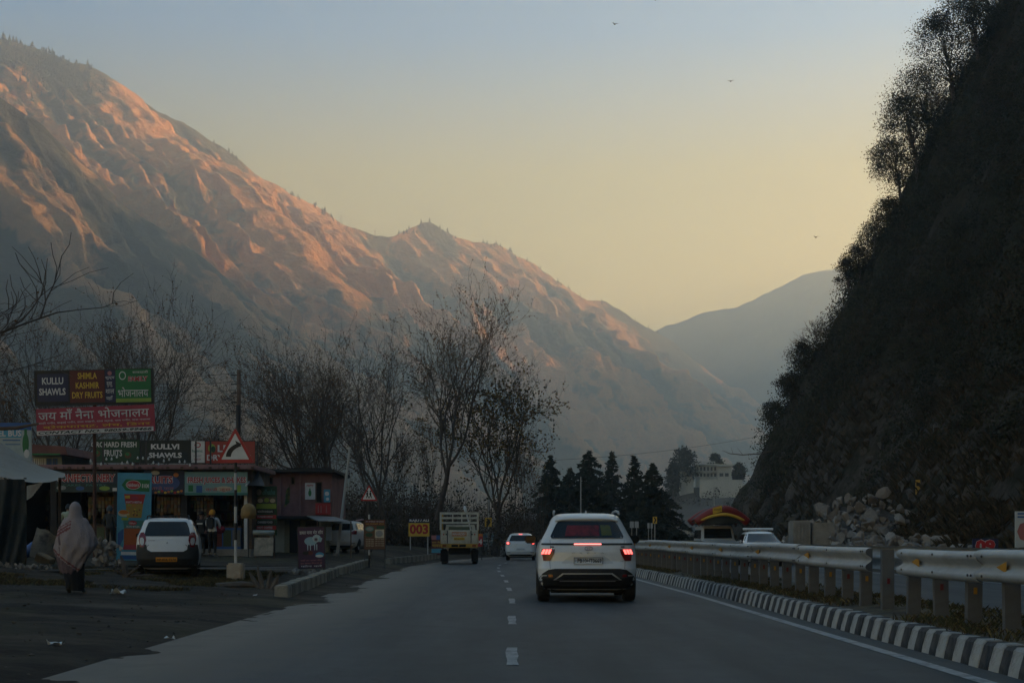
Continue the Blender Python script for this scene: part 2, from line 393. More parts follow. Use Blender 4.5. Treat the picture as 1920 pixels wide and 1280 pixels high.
# ---- mountains
def _mountain(dry, scrub, rock):
    def f(N, L, b):
        g = N.new('ShaderNodeNewGeometry').outputs['Position']
        v = attr(N, 'veg').outputs['Fac']
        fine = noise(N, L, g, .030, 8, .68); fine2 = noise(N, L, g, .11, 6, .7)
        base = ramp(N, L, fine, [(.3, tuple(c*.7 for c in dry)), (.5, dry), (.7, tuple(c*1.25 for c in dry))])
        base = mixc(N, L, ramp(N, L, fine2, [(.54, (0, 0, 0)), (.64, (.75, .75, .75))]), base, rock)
        mo = N.new('ShaderNodeMath'); mo.operation = 'ADD'; L.new(v, mo.inputs[0])
        m2 = N.new('ShaderNodeMath'); m2.operation = 'MULTIPLY_ADD'; m2.inputs[1].default_value = .9; m2.inputs[2].default_value = -.45; L.new(fine, m2.inputs[0]); L.new(m2.outputs[0], mo.inputs[1])
        base = mixc(N, L, ramp(N, L, mo.outputs[0], [(.44, (0, 0, 0)), (.58, (.92, .92, .92))]), base, scrub)
        L.new(base, b.inputs['Base Color']); b.inputs['Roughness'].default_value = .95; b.inputs['Specular IOR Level'].default_value = .1
        bumpn(N, L, b, noise(N, L, g, .06, 8, .72), 1.0, 16)
    return f
def mountain(name, ridge, nvec, tan, seed, amp, wl, mat, cols=620, rows=300, back=.9, stretch=3.8, slant=0., rough=1, vegb=0.):
    px = np.array([r[0] for r in ridge], float); py = np.array([r[1] for r in ridge], float); dd = np.array([r[2] for r in ridge], float)
    u = np.linspace(px[0], px[-1], cols)
    d = np.interp(u, px, dd); yy = np.interp(u, px, py)
    rx = (u-960)*d/F; ry = d; rz = CAMH-(yy-HOR)*d/F
    s = np.concatenate([[0], np.cumsum(np.hypot(np.diff(rx), np.diff(ry)))])
    rz = rz + (fbm(s/90+seed, s*0+seed, 5)*.016)*rz*rough
    nv = np.array(nvec, float); nv /= np.hypot(*nv)
    v = np.concatenate([np.linspace(-back, 0, int(rows*.16), endpoint=False), np.linspace(0, 1, rows)**1.0])
    run = np.clip(rz, 40, None)/tan
    S = s[None, :]; Vv = v[:, None]
    Rr = run[None, :]*Vv
    X = rx[None, :] + nv[0]*Rr; Y = ry[None, :] + nv[1]*Rr
    prof = np.where(Vv >= 0, 1-np.clip(Vv, 0, 1)**.92, 1-np.abs(Vv)*.9)
    Z = rz[None, :]*prof
    env = np.clip(Vv, 0, 1)**.45*(1-.45*np.clip(Vv, 0, 1)) + np.clip(-Vv, 0, 1)*.6
    wx = S/wl + slant*Rr/wl + .42*fbm(S/(wl*1.3)+seed, Rr/(wl*2.2), 3); wy = Rr/(wl*stretch)+seed
    big = ridged(wx*.55, wy*.6+3, 2); mid = ridged(wx*1.3+5, wy*1.3, 3); fin = ridged(wx*4.3+2, wy*3.6, 4); fin2 = ridged(wx*10.5+8, wy*7.5, 3); rg = fbm(X/60, Y/60+Z/60, 5)
    disp = amp*env*((big-.55)*1.15 + (mid-.55)*.85 + (fin-.55)*.55 + (fin2-.55)*.30) + rg*amp*.12*np.clip(np.abs(Vv)*9, 0, 1)
    Z = Z + disp*.8; X = X + nv[0]*disp*.75; Y = Y + nv[1]*disp*.75
    hollow = (big*.40+mid*.38+fin*.22)
    veg = np.clip(.5 + 1.9*(.50-hollow) + .42*fbm(X/330+seed, Y/330+Z/200, 4) + vegb, 0, 1)
    VV = np.stack([X, Y, Z], -1).reshape(-1, 3)
    me = npmesh(name, VV, gridfaces(len(v), cols), mat)
    at = me.attributes.new('veg', 'FLOAT', 'POINT'); at.data.foreach_set('value', np.ascontiguousarray(veg, np.float32).ravel())
    return tag(link(name, me), kind='structure'), (X, Y, Z)
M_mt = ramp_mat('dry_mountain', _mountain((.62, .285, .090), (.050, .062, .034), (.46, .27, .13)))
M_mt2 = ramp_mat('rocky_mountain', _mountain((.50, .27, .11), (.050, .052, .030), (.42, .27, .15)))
M_mt3 = ramp_mat('forest_mountain', _mountain((.10, .085, .05), (.035, .042, .026), (.11, .095, .07)))
ridge_main = [(-600, -110, 2180), (-300, -30, 2300), (-60, 45, 2450), (0, 72, 2500), (60, 84, 2540), (110, 98, 2570), (150, 118, 2600), (200, 145, 2640), (300, 212, 2720), (400, 268, 2820), (440, 292, 2860), (480, 330, 2900), (520, 352, 2950), (560, 370, 3000), (610, 398, 3060), (640, 418, 3100), (690, 438, 3180), (730, 444, 3230), (752, 436, 3260), (780, 425, 3300), (806, 421, 3330), (830, 432, 3360), (855, 447, 3400), (890, 452, 3450), (925, 456, 3500), (960, 475, 3560), (1000, 494, 3640), (1030, 515, 3700), (1060, 538, 3760), (1100, 561, 3840), (1130, 565, 3900), (1160, 577, 3970), (1190, 600, 4030), (1225, 618, 4100), (1270, 648, 4200), (1320, 690, 4300), (1360, 728, 4400), (1400, 768, 4500), (1440, 815, 4600), (1500, 900, 4700), (1560, 990, 4800)]
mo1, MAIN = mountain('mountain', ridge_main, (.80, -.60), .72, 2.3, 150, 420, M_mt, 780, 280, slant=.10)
ridge_near = [(-1400, -300, 1250), (-600, -120, 1480), (-300, 30, 1560), (-60, 150, 1630), (0, 186, 1650), (30, 206, 1660), (62, 228, 1670), (90, 255, 1680), (118, 282, 1690), (150, 310, 1700), (182, 334, 1710), (210, 365, 1720), (232, 388, 1725), (290, 425, 1740), (350, 468, 1760), (410, 512, 1780), (480, 566, 1800), (560, 625, 1830), (660, 705, 1860), (780, 800, 1900), (900, 890, 1950), (1020, 985, 2000)]
mo2, NEARM = mountain('mountain_spur', ridge_near, (.80, -.60), .80, 8.1, 85, 210, M_mt2, 480, 200, slant=.05, rough=1.3, vegb=.02)
ridge_far = [(900, 800, 5040), (1100, 690, 5120), (1180, 645, 5200), (1236, 618, 5200), (1290, 600, 5120), (1330, 584, 5120), (1390, 570, 5040), (1430, 552, 5040), (1470, 533, 4960), (1500, 518, 4960), (1525, 508, 4960), (1570, 505, 4960), (1640, 520, 4960), (1760, 560, 4960), (1950, 640, 4960)]
mo3, FARM = mountain('far_mountain', ridge_far, (-.45, -.9), .62, 5.7, 150, 700, M_mt3, 200, 90)
# pines on the crest
def pines(name, pts, mat, h0, h1, seed):
    r = random.Random(seed); m = MB()
    for p in pts:
        h = r.uniform(h0, h1); w = h*r.uniform(.2, .34); x, y, z = p; z -= h*.08
        for k in range(4):
            zb = z + h*(.12+.2*k); rr = w*(1-.2*k)*r.uniform(.75, 1.2); n = 6; a0 = r.random()*6
            ox, oy = r.uniform(-.08, .08)*h, r.uniform(-.08, .08)*h
            ring = [(x+ox+rr*math.cos(a0+2*math.pi*j/n)*r.uniform(.6, 1.25), y+oy+rr*math.sin(a0+2*math.pi*j/n), zb+r.uniform(-.05, .05)*h) for j in range(n)]
            m.add(ring+[(x+ox*.5, y+oy*.5, zb+h*.38)], [(j, (j+1) % n, n) for j in range(n)])
    return tag(m.build(name, mat), kind='stuff')
M_pine = pm('far_pine', (.030, .034, .020), .9, .4, .02)
rp = random.Random(4); pts = []
Xm, Ym, Zm = MAIN; r0 = int(280*.16)
for k in range(520):
    u = rp.random(); px_ = rp.choice([rp.uniform(-60, 175), rp.uniform(-60, 120)])
    c_ = int((px_+600)/2160*779); lim = 52 if px_ < 60 else 26
    rr = r0 + int(abs(rp.gauss(0, .35))*lim) - rp.choice([0, 0, 1, 2]); rr = max(0, min(rr, Xm.shape[0]-1))
    pts.append((Xm[rr, c_]+rp.uniform(-3, 3), Ym[rr, c_]+rp.uniform(-3, 3), Zm[rr, c_]))
for px_ in [403, 398, 430, 436, 440] + [rp.uniform(525, 560) for i in range(10)] + [rp.uniform(590, 625) for i in range(12)] + [rp.uniform(745, 860) for i in range(22)] + [rp.uniform(880, 1240) for i in range(45)]:
    c_ = int((px_+600)/2160*779); rr = r0 + rp.choice([0, 0, 1, 1, 2, 3]); pts.append((Xm[rr, c_], Ym[rr, c_], Zm[rr, c_]))
pines('ridge_forest', pts, M_pine, 5, 13, 5)
# transmission pylons on the crest
M_steel = pm('pylon_steel', (.30, .29, .27), .6, .1, 1)
for px_, lab in ((641, 'lattice power pylon standing on the high left part of the ridge'), (704, 'smaller lattice power pylon on the ridge above the tall bare tree')):
    c_ = int((px_+600)/2160*779); b_ = Vector((Xm[r0, c_], Ym[r0, c_], Zm[r0, c_]-3)); h = 22 if px_ < 660 else 17
    t = thing('power_pylon', lab, 'pylon', b_, 0, 'pylons on the ridge'); m = MB(); w = h*.12
    for sx, sy in ((-1,-1),(1,-1),(1,1),(-1,1)): m.bar((sx*w, sy*w, 0), (sx*w*.15, sy*w*.15, h), .35)
    for k in range(5):
        a = w*(1-.17*k); z = h*.2*k; b2 = w*(1-.17*(k+1)); m.bar((-a, -a, z), (b2, -b2, z+h*.2), .25); m.bar((a, -a, z), (-b2, -b2, z+h*.2), .25)
    m.build('lattice_mast', M_steel, t); m = MB()
    for z in (.72, .84, .96): m.bar((-h*.16, 0, h*z), (h*.16, 0, h*z), .35)
    m.build('cross_arm', M_steel, t)

# ---- hillside on the right: steep spur by the road that climbs to the valley wall
hx = np.concatenate([np.arange(13, 70, .55), 70*1.045**np.arange(1, 100)]); hx = hx[hx < 5000]
hy = np.concatenate([-1300+np.arange(0, 1300, 60.), np.arange(0, 30, 3.), np.arange(30, 190, .6), 190*1.035**np.arange(0, 112)])
HX, HY = np.meshgrid(hx, hy)
def foot(y):
    y = np.asarray(y, float)
    return 17 + 2.6*sm(65, 138, y) + .30*np.clip(y-143, 0, None) + 1.2*fbm(y/14+3, y*0+2, 3)*(1-sm(200, 300, y))
def hillz(x, y):
    x = np.asarray(x, float); y = np.asarray(y, float)
    r = x - foot(y) + .9*fbm(x/9, y/9, 4)
    nose = sm(88, 128, y)
    rc = np.clip(r, 0, None)
    talus = .5*np.minimum(rc, 5.5*(1-nose)+.01)
    rr = np.clip(rc-5.5*(1-nose), 0, None)
    steep = 1.84*np.minimum(rr, 44) + .80*np.clip(np.minimum(rr, 1040)-44, 0, None) - .5*np.clip(rr-1040, 0, None)
    crest = 1 - .30*(1-sm(60, 500, rr)) * 0
    z = talus + steep
    z = z*(1+.18*fbm(x/260+7, y/260, 4)*sm(70, 300, rr))
    z = z + sm(.5, 8, rr)*(4.6*fbm(x/9, y/9, 4)+1.5*fbm(x/2.6, y/2.6, 3))*(1-.0*rr) + .25*fbm(x*1.1, y*1.1, 3)*sm(0, 2, r)
    return z - 3*sm(0, -3, r)
HZ = hillz(HX, HY)
def _hill(N, L, b):
    g = N.new('ShaderNodeNewGeometry').outputs['Position']
    a = noise(N, L, g, .22, 7, .65); f = noise(N, L, g, 2.4, 7, .7); v = attr(N, 'rock').outputs['Fac']
    soil = ramp(N, L, f, [(.3, (.020, .016, .010)), (.6, (.040, .031, .019)), (.75, (.058, .046, .029))])
    scrub = ramp(N, L, f, [(.3, (.012, .015, .009)), (.7, (.035, .038, .018))])
    base = mixc(N, L, ramp(N, L, a, [(.42, (0, 0, 0)), (.58, (.9, .9, .9))]), soil, scrub)
    rock = ramp(N, L, f, [(.3, (.03, .026, .020)), (.5, (.062, .053, .042)), (.72, (.11, .094, .077))])
    mo = N.new('ShaderNodeMath'); mo.operation = 'MULTIPLY'; L.new(v, mo.inputs[0])
    L.new(ramp(N, L, noise(N, L, g, .45, 6, .6), [(.42, (0, 0, 0)), (.55, (1, 1, 1))]), mo.inputs[1])
    base = mixc(N, L, mo.outputs[0], base, rock)
    L.new(base, b.inputs['Base Color']); b.inputs['Roughness'].default_value = .95; b.inputs['Specular IOR Level'].default_value = .15
    bumpn(N, L, b, f, .9, .25)
M_hill = ramp_mat('hillside_earth', _hill)
me = npmesh('hillside', np.stack([HX, HY, HZ], -1).reshape(-1, 3), gridfaces(len(hy), len(hx)), M_hill)
at = me.attributes.new('rock', 'FLOAT', 'POINT'); at.data.foreach_set('value', np.ascontiguousarray((1-sm(4, 22, HZ))*sm(.3, 2, HZ)*(sm(30, 60, HY)), np.float32).ravel())
tag(link('hillside', me), kind='structure')

# ---- far bank with the white house
bx_ = np.linspace(-60, 260, 90); by_ = np.linspace(300, 760, 80); BX, BY = np.meshgrid(bx_, by_)
def bankz(x, y):
    x = np.asarray(x, float); y = np.asarray(y, float)
    return (12.5*sm(330, 452, y)+4.0*sm(454, 467, y))*sm(18, 62, x) + 3*sm(300, 400, y)*sm(-30, 40, x) + 1.2*fbm(x/20, y/20, 4) - 1
M_bank = pm('bank_scrub', (.060, .052, .040), .95, .5, .12, bump=.8, bscale=1, dirt=(.035, .04, .025), dscale=.06, damt=.8)
me = npmesh('bank', np.stack([BX, BY, bankz(BX, BY)], -1).reshape(-1, 3), gridfaces(80, 90), M_bank)
tag(link('bank', me), kind='structure')

# ---- haze: one closed box of even air round everything
def haze_box():
    m = MB(); m.box(-7000, 7600, -1600, 12200, -4, 1075)
    mt = bpy.data.materials.new('haze_air'); mt.use_nodes = True; nt = mt.node_tree
    nt.nodes.remove(nt.nodes['Principled BSDF'])
    pv = nt.nodes.new('ShaderNodeVolumePrincipled'); pv.inputs['Color'].default_value = (.80, .93, 1.0, 1)
    pv.inputs['Density'].default_value = HAZE; pv.inputs['Anisotropy'].default_value = .70
    nt.links.new(pv.outputs[0], nt.nodes['Material Output'].inputs['Volume'])
    return tag(m.build('haze', mt), kind='stuff')
HAZE = 3.3e-4
haze_box()
# ================================================================== TREES AND PLANTS
M_bark = pm('bark', (.085, .070, .058), .95, .35, 3, bump=.6, bscale=12)
M_bark2 = pm('pale_bark', (.105, .088, .072), .95, .3, 3, bump=.5, bscale=12)
M_leafbrown = pm('dry_leaf', (.15, .078, .032), .8, .45, .9, spec=.2)
M_leafyel = pm('yellow_leaf', (.20, .135, .034), .8, .45, .8, spec=.2)
M_leafgreen = pm('scrub_leaf', (.020, .024, .012), .8, .5, .4, spec=.2)
M_leafolive = pm('olive_leaf', (.035, .034, .016), .8, .5, .5, spec=.2)
M_needle = pm('deodar_needle', (.026, .036, .027), .85, .4, .6, spec=.2)
def perp(d, r):
    v = Vector((r.uniform(-1, 1), r.uniform(-1, 1), r.uniform(-1, 1))); v = v - d*v.dot(d)
    return v.normalized() if v.length > 1e-4 else Vector((1, 0, 0))
def bare_tree(name, label, base, H, stems, spread, seed, leaf=None, nleaf=0, group=None, bark=None, depth=5, r0=.22, up=.22, leafsize=.12, lean=(0, 0), fork=.28, twig=.0095, cat='tree', leafbias=None, crown_w=None):
    """tapered trunk, limbs and a fine net of twigs; sparse last leaves"""
    r = random.Random(seed); bark = bark or M_bark
    t = thing(name, label, cat, base, 0, group)
    trunk, limbs = MB(), MB(); tips = []; chains = []
    def grow(p, d, L, rad, lev):
        n = 4 if lev < 2 else 3; pts = [p]; rr = [rad]; q = p; dd = d.copy()
        end = max(rad*(.55 if lev < depth else .3), twig*.55)
        for i in range(n):
            dd = (dd + perp(dd, r)*.16*(1+.25*lev) + Vector((0, 0, up*(.5 if lev < 3 else .35)/n*2))).normalized()
            q = q + dd*(L/n); pts.append(q); rr.append(rad + (end-rad)*(i+1)/n)
        (trunk if lev == 0 else limbs).tube(pts, rr, 8 if lev == 0 else 6 if lev == 1 else 4 if lev == 2 else 3, cap=False)
        if lev >= depth-1: tips.extend(pts[1:])
        if lev >= depth: return
        k = {0: stems, 1: 5, 2: 5, 3: 3 if depth > 5 else 4}.get(lev, 2 if depth > 5 else 3)
        for j in range(k):
            f = (r.uniform(.72, 1.0) if lev == 0 else r.uniform(.25, 1.0)) if j else 1.0
            i = min(int(f*n), n-1); g = f*n-i; a = pts[i].lerp(pts[i+1], g); ra = rr[i]+(rr[i+1]-rr[i])*g
            ang = r.uniform(.25, .62)*spread*(1 if lev else .85) if j else r.uniform(.05, .3)*spread
            ax = perp(dd, r)
            nd = (dd*math.cos(ang) + ax*math.sin(ang)).normalized()
            grow(a, nd, L*(r.uniform(.55, .82) if lev else r.uniform(.9, 1.15)*(1-fork)/fork*.42), max(ra*(r.uniform(.5, .72) if j else .85), twig), lev+1)
    d0 = Vector((lean[0], lean[1], 1)).normalized()
    grow(Vector((0, 0, -.2)), d0, H*fork, r0, 0)
    zs = max(p.z for p in tips); sc_ = H/zs
    def fit(m, tp=None):
        V = np.array(m.v); V[:, 2] *= sc_
        m.v = [tuple(v) for v in V]
    xs = np.array([(p.x, p.y) for p in tips]); wx = np.percentile(np.abs(xs[:, 0]-xs[:, 0].mean()), 97)
    fx = 1 if not crown_w else crown_w/wx
    def fitw(m):
        V = np.array(m.v); k = sm(0, H*fork, V[:, 2]); V[:, 0] *= 1+(fx-1)*k; V[:, 1] *= 1+(min(fx, 1.3)-1)*k; V[:, 2] *= sc_; m.v = [tuple(v) for v in V]
    fitw(trunk); fitw(limbs)
    trunk.build('trunk', bark, t, smooth=True); tag(limbs.build('branches', bark, t, smooth=True), kind='stuff')
    if leaf and nleaf:
        g = np.random.RandomState(seed); T = np.array([tuple(p) for p in tips]); k = sm(0, H*fork, T[:, 2])
        T = np.stack([T[:, 0]*(1+(fx-1)*k), T[:, 1]*(1+(min(fx, 1.3)-1)*k), T[:, 2]*sc_], 1)
        Q = T[g.randint(0, len(T), nleaf)] + g.normal(0, .035, (nleaf, 3))
        if leafbias is not None: Q = Q[(Q[:, 2] < leafbias) | (g.uniform(size=len(Q)) < .14)]
        leafmesh('leaves', Q, leafsize, leaf, seed, par=t)
    return t
def broad_tree(name, label, base, H, W, seed, mats, nclump=70, per=26, leaf=.16, group=None, stem=True, lean=0, flat=1., cat='tree'):
    """shrubby tree with a ragged crown of small leaves on visible limbs"""
    r = random.Random(seed); t = thing(name, label, cat, base, 0, group)
    tr, m = MB(), MB(); centres = []
    for i in range(nclump):
        a = r.uniform(0, 2*math.pi); h = r.random()**.8; rad = W*.5*math.sqrt(r.random())*(math.sin(math.pi*min(.97, .12+h*.86)))**.6
        centres.append(Vector((rad*math.cos(a)+lean*h*H, rad*math.sin(a)*flat, H*(.22+.75*h))))
    tr.tube([(0, 0, -.5), (lean*H*.2, 0, H*.3), (lean*H*.5, 0, H*.62)], [H*.022+.03, H*.016+.02, .02], 6)
    for c in centres[::2]:
        b = Vector((lean*c.z*.5, 0, c.z*.55)); tr.tube([b, b.lerp(c, .55)+Vector((0, 0, .05*H)), c], [.012*H*.5+.012, .012, .005], 3, cap=False)
    tr.build('trunk', M_bark, t)
    g = np.random.RandomState(seed); cs = W*.085; Q = np.repeat(np.array([tuple(c) for c in centres]), per, 0)
    Q = Q + g.normal(size=Q.shape)*np.array([cs, cs, cs*.75])
    leafmesh('crown', Q, leaf, mats, seed, par=t); return t
def deodar(label, base, H, W, seed, lop=0):
    r = random.Random(seed); t = thing('conifer', label, 'tree', base, 0, 'dark conifers behind the road')
    tr, m = MB(), MB(); tr.tube([(0, 0, -.3), (0, 0, H*.5), (0, 0, H)], [H*.02+.05, H*.013, .015], 6); tr.build('trunk', M_bark, t)
    z = .06*H; br = MB(); pts = []; sz = []
    while z < H*.985:
        f = 1-z/H; n = 7 if f > .25 else 5
        for k in range(n):
            a = r.uniform(0, 2*math.pi); L = W*.5*(f**.75)*r.uniform(.6, 1.15) + .06
            if lop and math.cos(a) > .2: L *= 1+lop*f
            d = Vector((math.cos(a), math.sin(a), 0)); p0 = Vector((0, 0, z)); droop = .22*L*r.uniform(.2, 1.2)
            p1 = p0+d*L*.5+Vector((0, 0, .08*L)); p2 = p0+d*L+Vector((0, 0, -droop))
            br.tube([p0, p1, p2], [.02, .012, .004], 3, cap=False)
            nn = max(8, int(L*34)); sd_ = d.cross(Vector((0, 0, 1)))
            for i in range(nn):
                g = r.uniform(.08, 1.03); p = (p0.lerp(p1, g*2) if g < .5 else p1.lerp(p2, g*2-1)) + sd_*r.gauss(0, .13*L*(1.15-g)+.03)
                pts.append((p.x, p.y, p.z+r.gauss(-.04, .06))); sz.append(.42*(1+.5*f))
        z += H*.030*(1+.6*f)
    tag(br.build('branches', M_bark, t), kind='stuff'); leafmesh('crown', np.array(pts), np.array(sz), [M_needle], seed, asp=.16, par=t, flat=.45); return t

# ---- the big bare trees behind the shops
GB = 'bare trees behind the roadside'
bare_tree('bare_tree', 'tallest bare tree, slender forked trunk rising behind the yellow number board', onG(812, 92), 18.3, 4, 1.05, 22, [M_leafbrown], 5200, GB, r0=.27, fork=.36, depth=6, crown_w=3.9, up=.36, leafsize=.095)
bare_tree('bare_tree', 'bare tree with wide left-leaning limbs left of the tallest tree', onG(738, 88), 15.0, 5, 1.2, 31, [M_leafbrown], 3400, GB, r0=.27, fork=.28, depth=6, crown_w=4.2, lean=(-.18, 0), leafsize=.085)
bare_tree('bare_tree', 'broad bare tree with forked trunk behind the leaning pole', onG(640, 78), 12.8, 5, 1.25, 45, [M_leafbrown], 4600, GB, r0=.30, fork=.26, depth=6, crown_w=4.0, lean=(-.08, 0), leafsize=.078)
bare_tree('bare_tree', 'spreading bare tree above the pink building roof', onG(560, 82), 13.2, 5, 1.3, 52, [M_leafbrown], 4800, GB, r0=.24, fork=.24, depth=6, crown_w=4.3, leafsize=.078)
bare_tree('bare_tree', 'right-leaning tree with the most yellow-brown leaves left of the conifers', onG(925, 98), 15.6, 5, 1.35, 63, [M_leafbrown, M_leafyel, M_leafolive], 10500, GB, r0=.30, fork=.28, depth=6, crown_w=4.6, lean=(.32, 0), leafsize=.15, leafbias=11.5)
bare_tree('bare_tree', 'bare upright tree behind the shop billboard, right one of the pair', onG(262, 76), 14.6, 5, 1.1, 71, [M_leafbrown], 5200, GB, r0=.26, fork=.2, depth=6, crown_w=4.4, up=.34, leafsize=.078)
bare_tree('bare_tree', 'bare tree behind the billboard at left, left one of the pair', onG(110, 74), 14.0, 5, 1.15, 84, [M_leafbrown], 5200, GB, r0=.26, fork=.2, depth=6, crown_w=4.4, leafsize=.078)
bare_tree('bare_tree', 'nearest bare tree, its long limbs reaching in from the left edge', onG(-70, 36), 8.4, 4, 1.15, 93, [M_leafbrown], 120, GB, r0=.17, fork=.46, crown_w=3.1, depth=4, lean=(.03, 0), twig=.009, leafsize=.1)
bare_tree('bare_tree', 'small thin leafy tree beside the utility pole', onG(410, 80), 6.9, 5, 1.2, 97, [M_leafbrown, M_leafolive], 1600, GB, r0=.12, fork=.2, crown_w=2.3, depth=4, leafsize=.095)
# slim bare stems standing between them
for k, (px_, d_, h_, lab) in enumerate([(840, 100, 11, 'slim bare sapling just right of the tallest tree'), (700, 95, 9.6, 'slim bare sapling above the pedestrian warning sign'), (960, 118, 11.5, 'slim bare poplar right of the lamp post with the chevron'),
        (1010, 135, 9.5, 'slim bare poplar just left of the first conifer'), (985, 128, 11.8, 'tall thin bare poplar between leafy tree and conifers'), (480, 90, 8.6, 'slim bare sapling right of the utility pole'), (735, 100, 8.2, 'thin bare sapling behind the yellow number board'), (590, 96, 8.8, 'thin bare sapling behind the pink building'), (360, 90, 8.0, 'thin bare sapling left of the utility pole'), (40, 70, 8.5, 'thin bare sapling left of the billboard')]):
    bare_tree('bare_sapling', lab, onG(px_, d_), h_, 4, .75, 200+k, [M_leafbrown], 500, 'slim bare saplings', r0=.10, fork=.3, crown_w=1.5, depth=4, up=.5, leafsize=.14)
# undergrowth: brown thicket between the trunks, too dense to count
def thicket(name, spots, mats, seed, n=60, leaf=.2):
    r = random.Random(seed); m = MB()
    for (x, y, z, h, w) in spots:
        for k in range(16):
            a = Vector((x+r.gauss(0, w*.3), y+r.gauss(0, w*.2), z-.1)); b = a+Vector((r.gauss(0, w*.25), r.gauss(0, w*.25), h*r.uniform(.6, 1.15)))
            m.tube([a, a.lerp(b, .5)+Vector((r.gauss(0, .1), 0, 0)), b], [.024, .014, .005], 3, 0, False)
    g = np.random.RandomState(seed); S = np.repeat(np.array(spots), n, 0); k = len(S)
    Q = np.stack([S[:, 0]+g.normal(size=k)*S[:, 4]*.36, S[:, 1]+g.normal(size=k)*S[:, 4]*.36, S[:, 2]+S[:, 3]*g.beta(1.2, 1.7, k)*1.1], 1)
    u = g.normal(size=(k, 3)); u /= np.linalg.norm(u, axis=1)[:, None]; w = np.cross(u, g.normal(size=(k, 3))); w /= np.linalg.norm(w, axis=1)[:, None]; sz = (leaf*g.uniform(.5, 1.5, k))[:, None]
    V = np.stack([Q-u*sz*.5, Q+w*sz*.34, Q+u*sz*.5, Q-w*sz*.34], 1).reshape(-1, 3); n0 = len(m.v)
    V = np.concatenate([np.array(m.v), V]); Fq = np.concatenate([np.array(m.f), np.arange(4*k).reshape(-1, 4)+n0])
    mi = np.concatenate([np.zeros(len(m.f), int), 1+g.randint(0, len(mats)-1, k)])
    return tag(link(name, npmesh(name, V, Fq, mats, False, mi)), kind='stuff')
r = random.Random(12); spots = []
for i in range(230):
    d_ = r.uniform(92, 150); px_ = r.uniform(440, 1010); p = onG(px_, d_); spots.append((p.x, p.y, p.z, r.uniform(2.2, 5.2), r.uniform(1.4, 2.6)))
for i in range(110):
    d_ = r.uniform(66, 100); px_ = r.uniform(-60, 500); p = onG(px_, d_); spots.append((p.x, p.y, p.z, r.uniform(2.0, 4.4), r.uniform(1.4, 2.4)))
for i in range(60):
    p = onG(r.uniform(690, 830), r.uniform(86, 96)); spots.append((p.x, p.y, p.z, r.uniform(.8, 2.0), 1.6))
M_thick1 = pm('thicket_brown', (.060, .042, .027), .9, .5, .5, spec=.1)
M_thick2 = pm('thicket_dark', (.035, .032, .022), .9, .5, .5, spec=.1)
thicket('undergrowth', spots, [M_bark, M_thick1, M_thick2, M_thick1], 14, 130, .17)
r = random.Random(19); spots = []
for i in range(420):
    x = r.uniform(-20, 200); y = r.uniform(200, 470); z = float(bankz(x, max(y, 301))) if y > 300 else 0
    spots.append((x, y, z, r.uniform(1.5, 4.2), r.uniform(2.5, 4.5)))
for i in range(120):
    x = r.uniform(20, 130); y = r.uniform(455, 520)
    if abs(x-68) < 13 and y < 495: continue
    spots.append((x, y, float(bankz(x, y)), r.uniform(1.5, 3.5), 3))
thicket('bank_scrub', spots, [M_bark, M_thick1, M_thick2], 15, 34, .6)
# ---- conifers
for k, (px_, top, d_, w_, lab, lop) in enumerate([(1033, 852, 128, 6.0, 'dark pointed conifer standing left of the white SUV roof, leftmost of the row', 0), (1104, 843, 128, 8.2, 'dark bushy conifer directly behind the white SUV roof', 0), (1148, 846, 140, 5.4, 'dark conifer with the thinnest bare tip in the row', 0), (1189, 853, 130, 5.0, 'dark conifer second from right in the row', 0), (1224, 868, 118, 5.8, 'rightmost conifer with long drooping branches reaching right', .9), (1068, 876, 146, 6.0, 'short conifer between the leftmost and the bushy one', 0)]):
    b = onG(px_, d_); deodar(lab, b, P(px_, top, d_).z-b.z, w_, 300+k, lop)

# ---- growth on the right hillside
def on_hill(px, py):
    """walk the ray of this pixel until it meets the hillside"""
    d = np.arange(36, 175, .5); x = (px-960)*d/F; z = CAMH-(py-HOR)*d/F
    hit = np.nonzero((x > 13) & (hillz(x, d) > z) & (z > gza(x, d)))[0]
    return Vector((x[hit[0]], d[hit[0]], z[hit[0]])) if len(hit) else None
cells = np.random.RandomState(5)
N_ = 10500
sx_ = cells.uniform(17, 60, N_*3); sy_ = cells.uniform(42, 150, N_*3); szz = hillz(sx_, sy_)
uu = sx_/sy_; ww = (szz-CAMH)/sy_
ok = (szz > 2.2) & (uu < .42) & (ww < .46) & (fbm(sx_/5, sy_/5+szz/6, 3) > -.30 + .62*(1-sm(5, 13, szz)))
idx = np.nonzero(ok)[0][:N_]
g_ = np.random.RandomState(8); n_ = len(idx); sz_ = g_.uniform(size=n_); big = sz_ < .16; s0 = np.where(big, g_.uniform(1.0, 2.2, n_), g_.uniform(.35, .8, n_))*np.where(sy_[idx] > 112, 1.35, 1)
rep = np.where(big, 110, 9); I = np.repeat(np.arange(n_), rep); k = len(I); S = s0[I][:, None]
dv = g_.normal(size=(k, 3)); dv /= np.linalg.norm(dv, axis=1)[:, None]; dv[:, 2] = np.abs(dv[:, 2]); dv *= (g_.uniform(size=(k, 1))**.4)
Q = np.stack([sx_[idx], sy_[idx], szz[idx]], 1)[I] + dv*S*np.array([.8, .8, 1.0]) + g_.normal(0, .07, (k, 3)) + np.array([-.15, -.1, -.1])
M_scr3 = pm('scrub_brown', (.042, .032, .018), .85, .5, .5, spec=.1)
tag(leafmesh('hillside_scrub', Q, .17, [M_leafgreen, M_leafolive, M_scr3], 9, g_.choice(3, n_, p=[.5, .36, .14])[I]), kind='stuff')
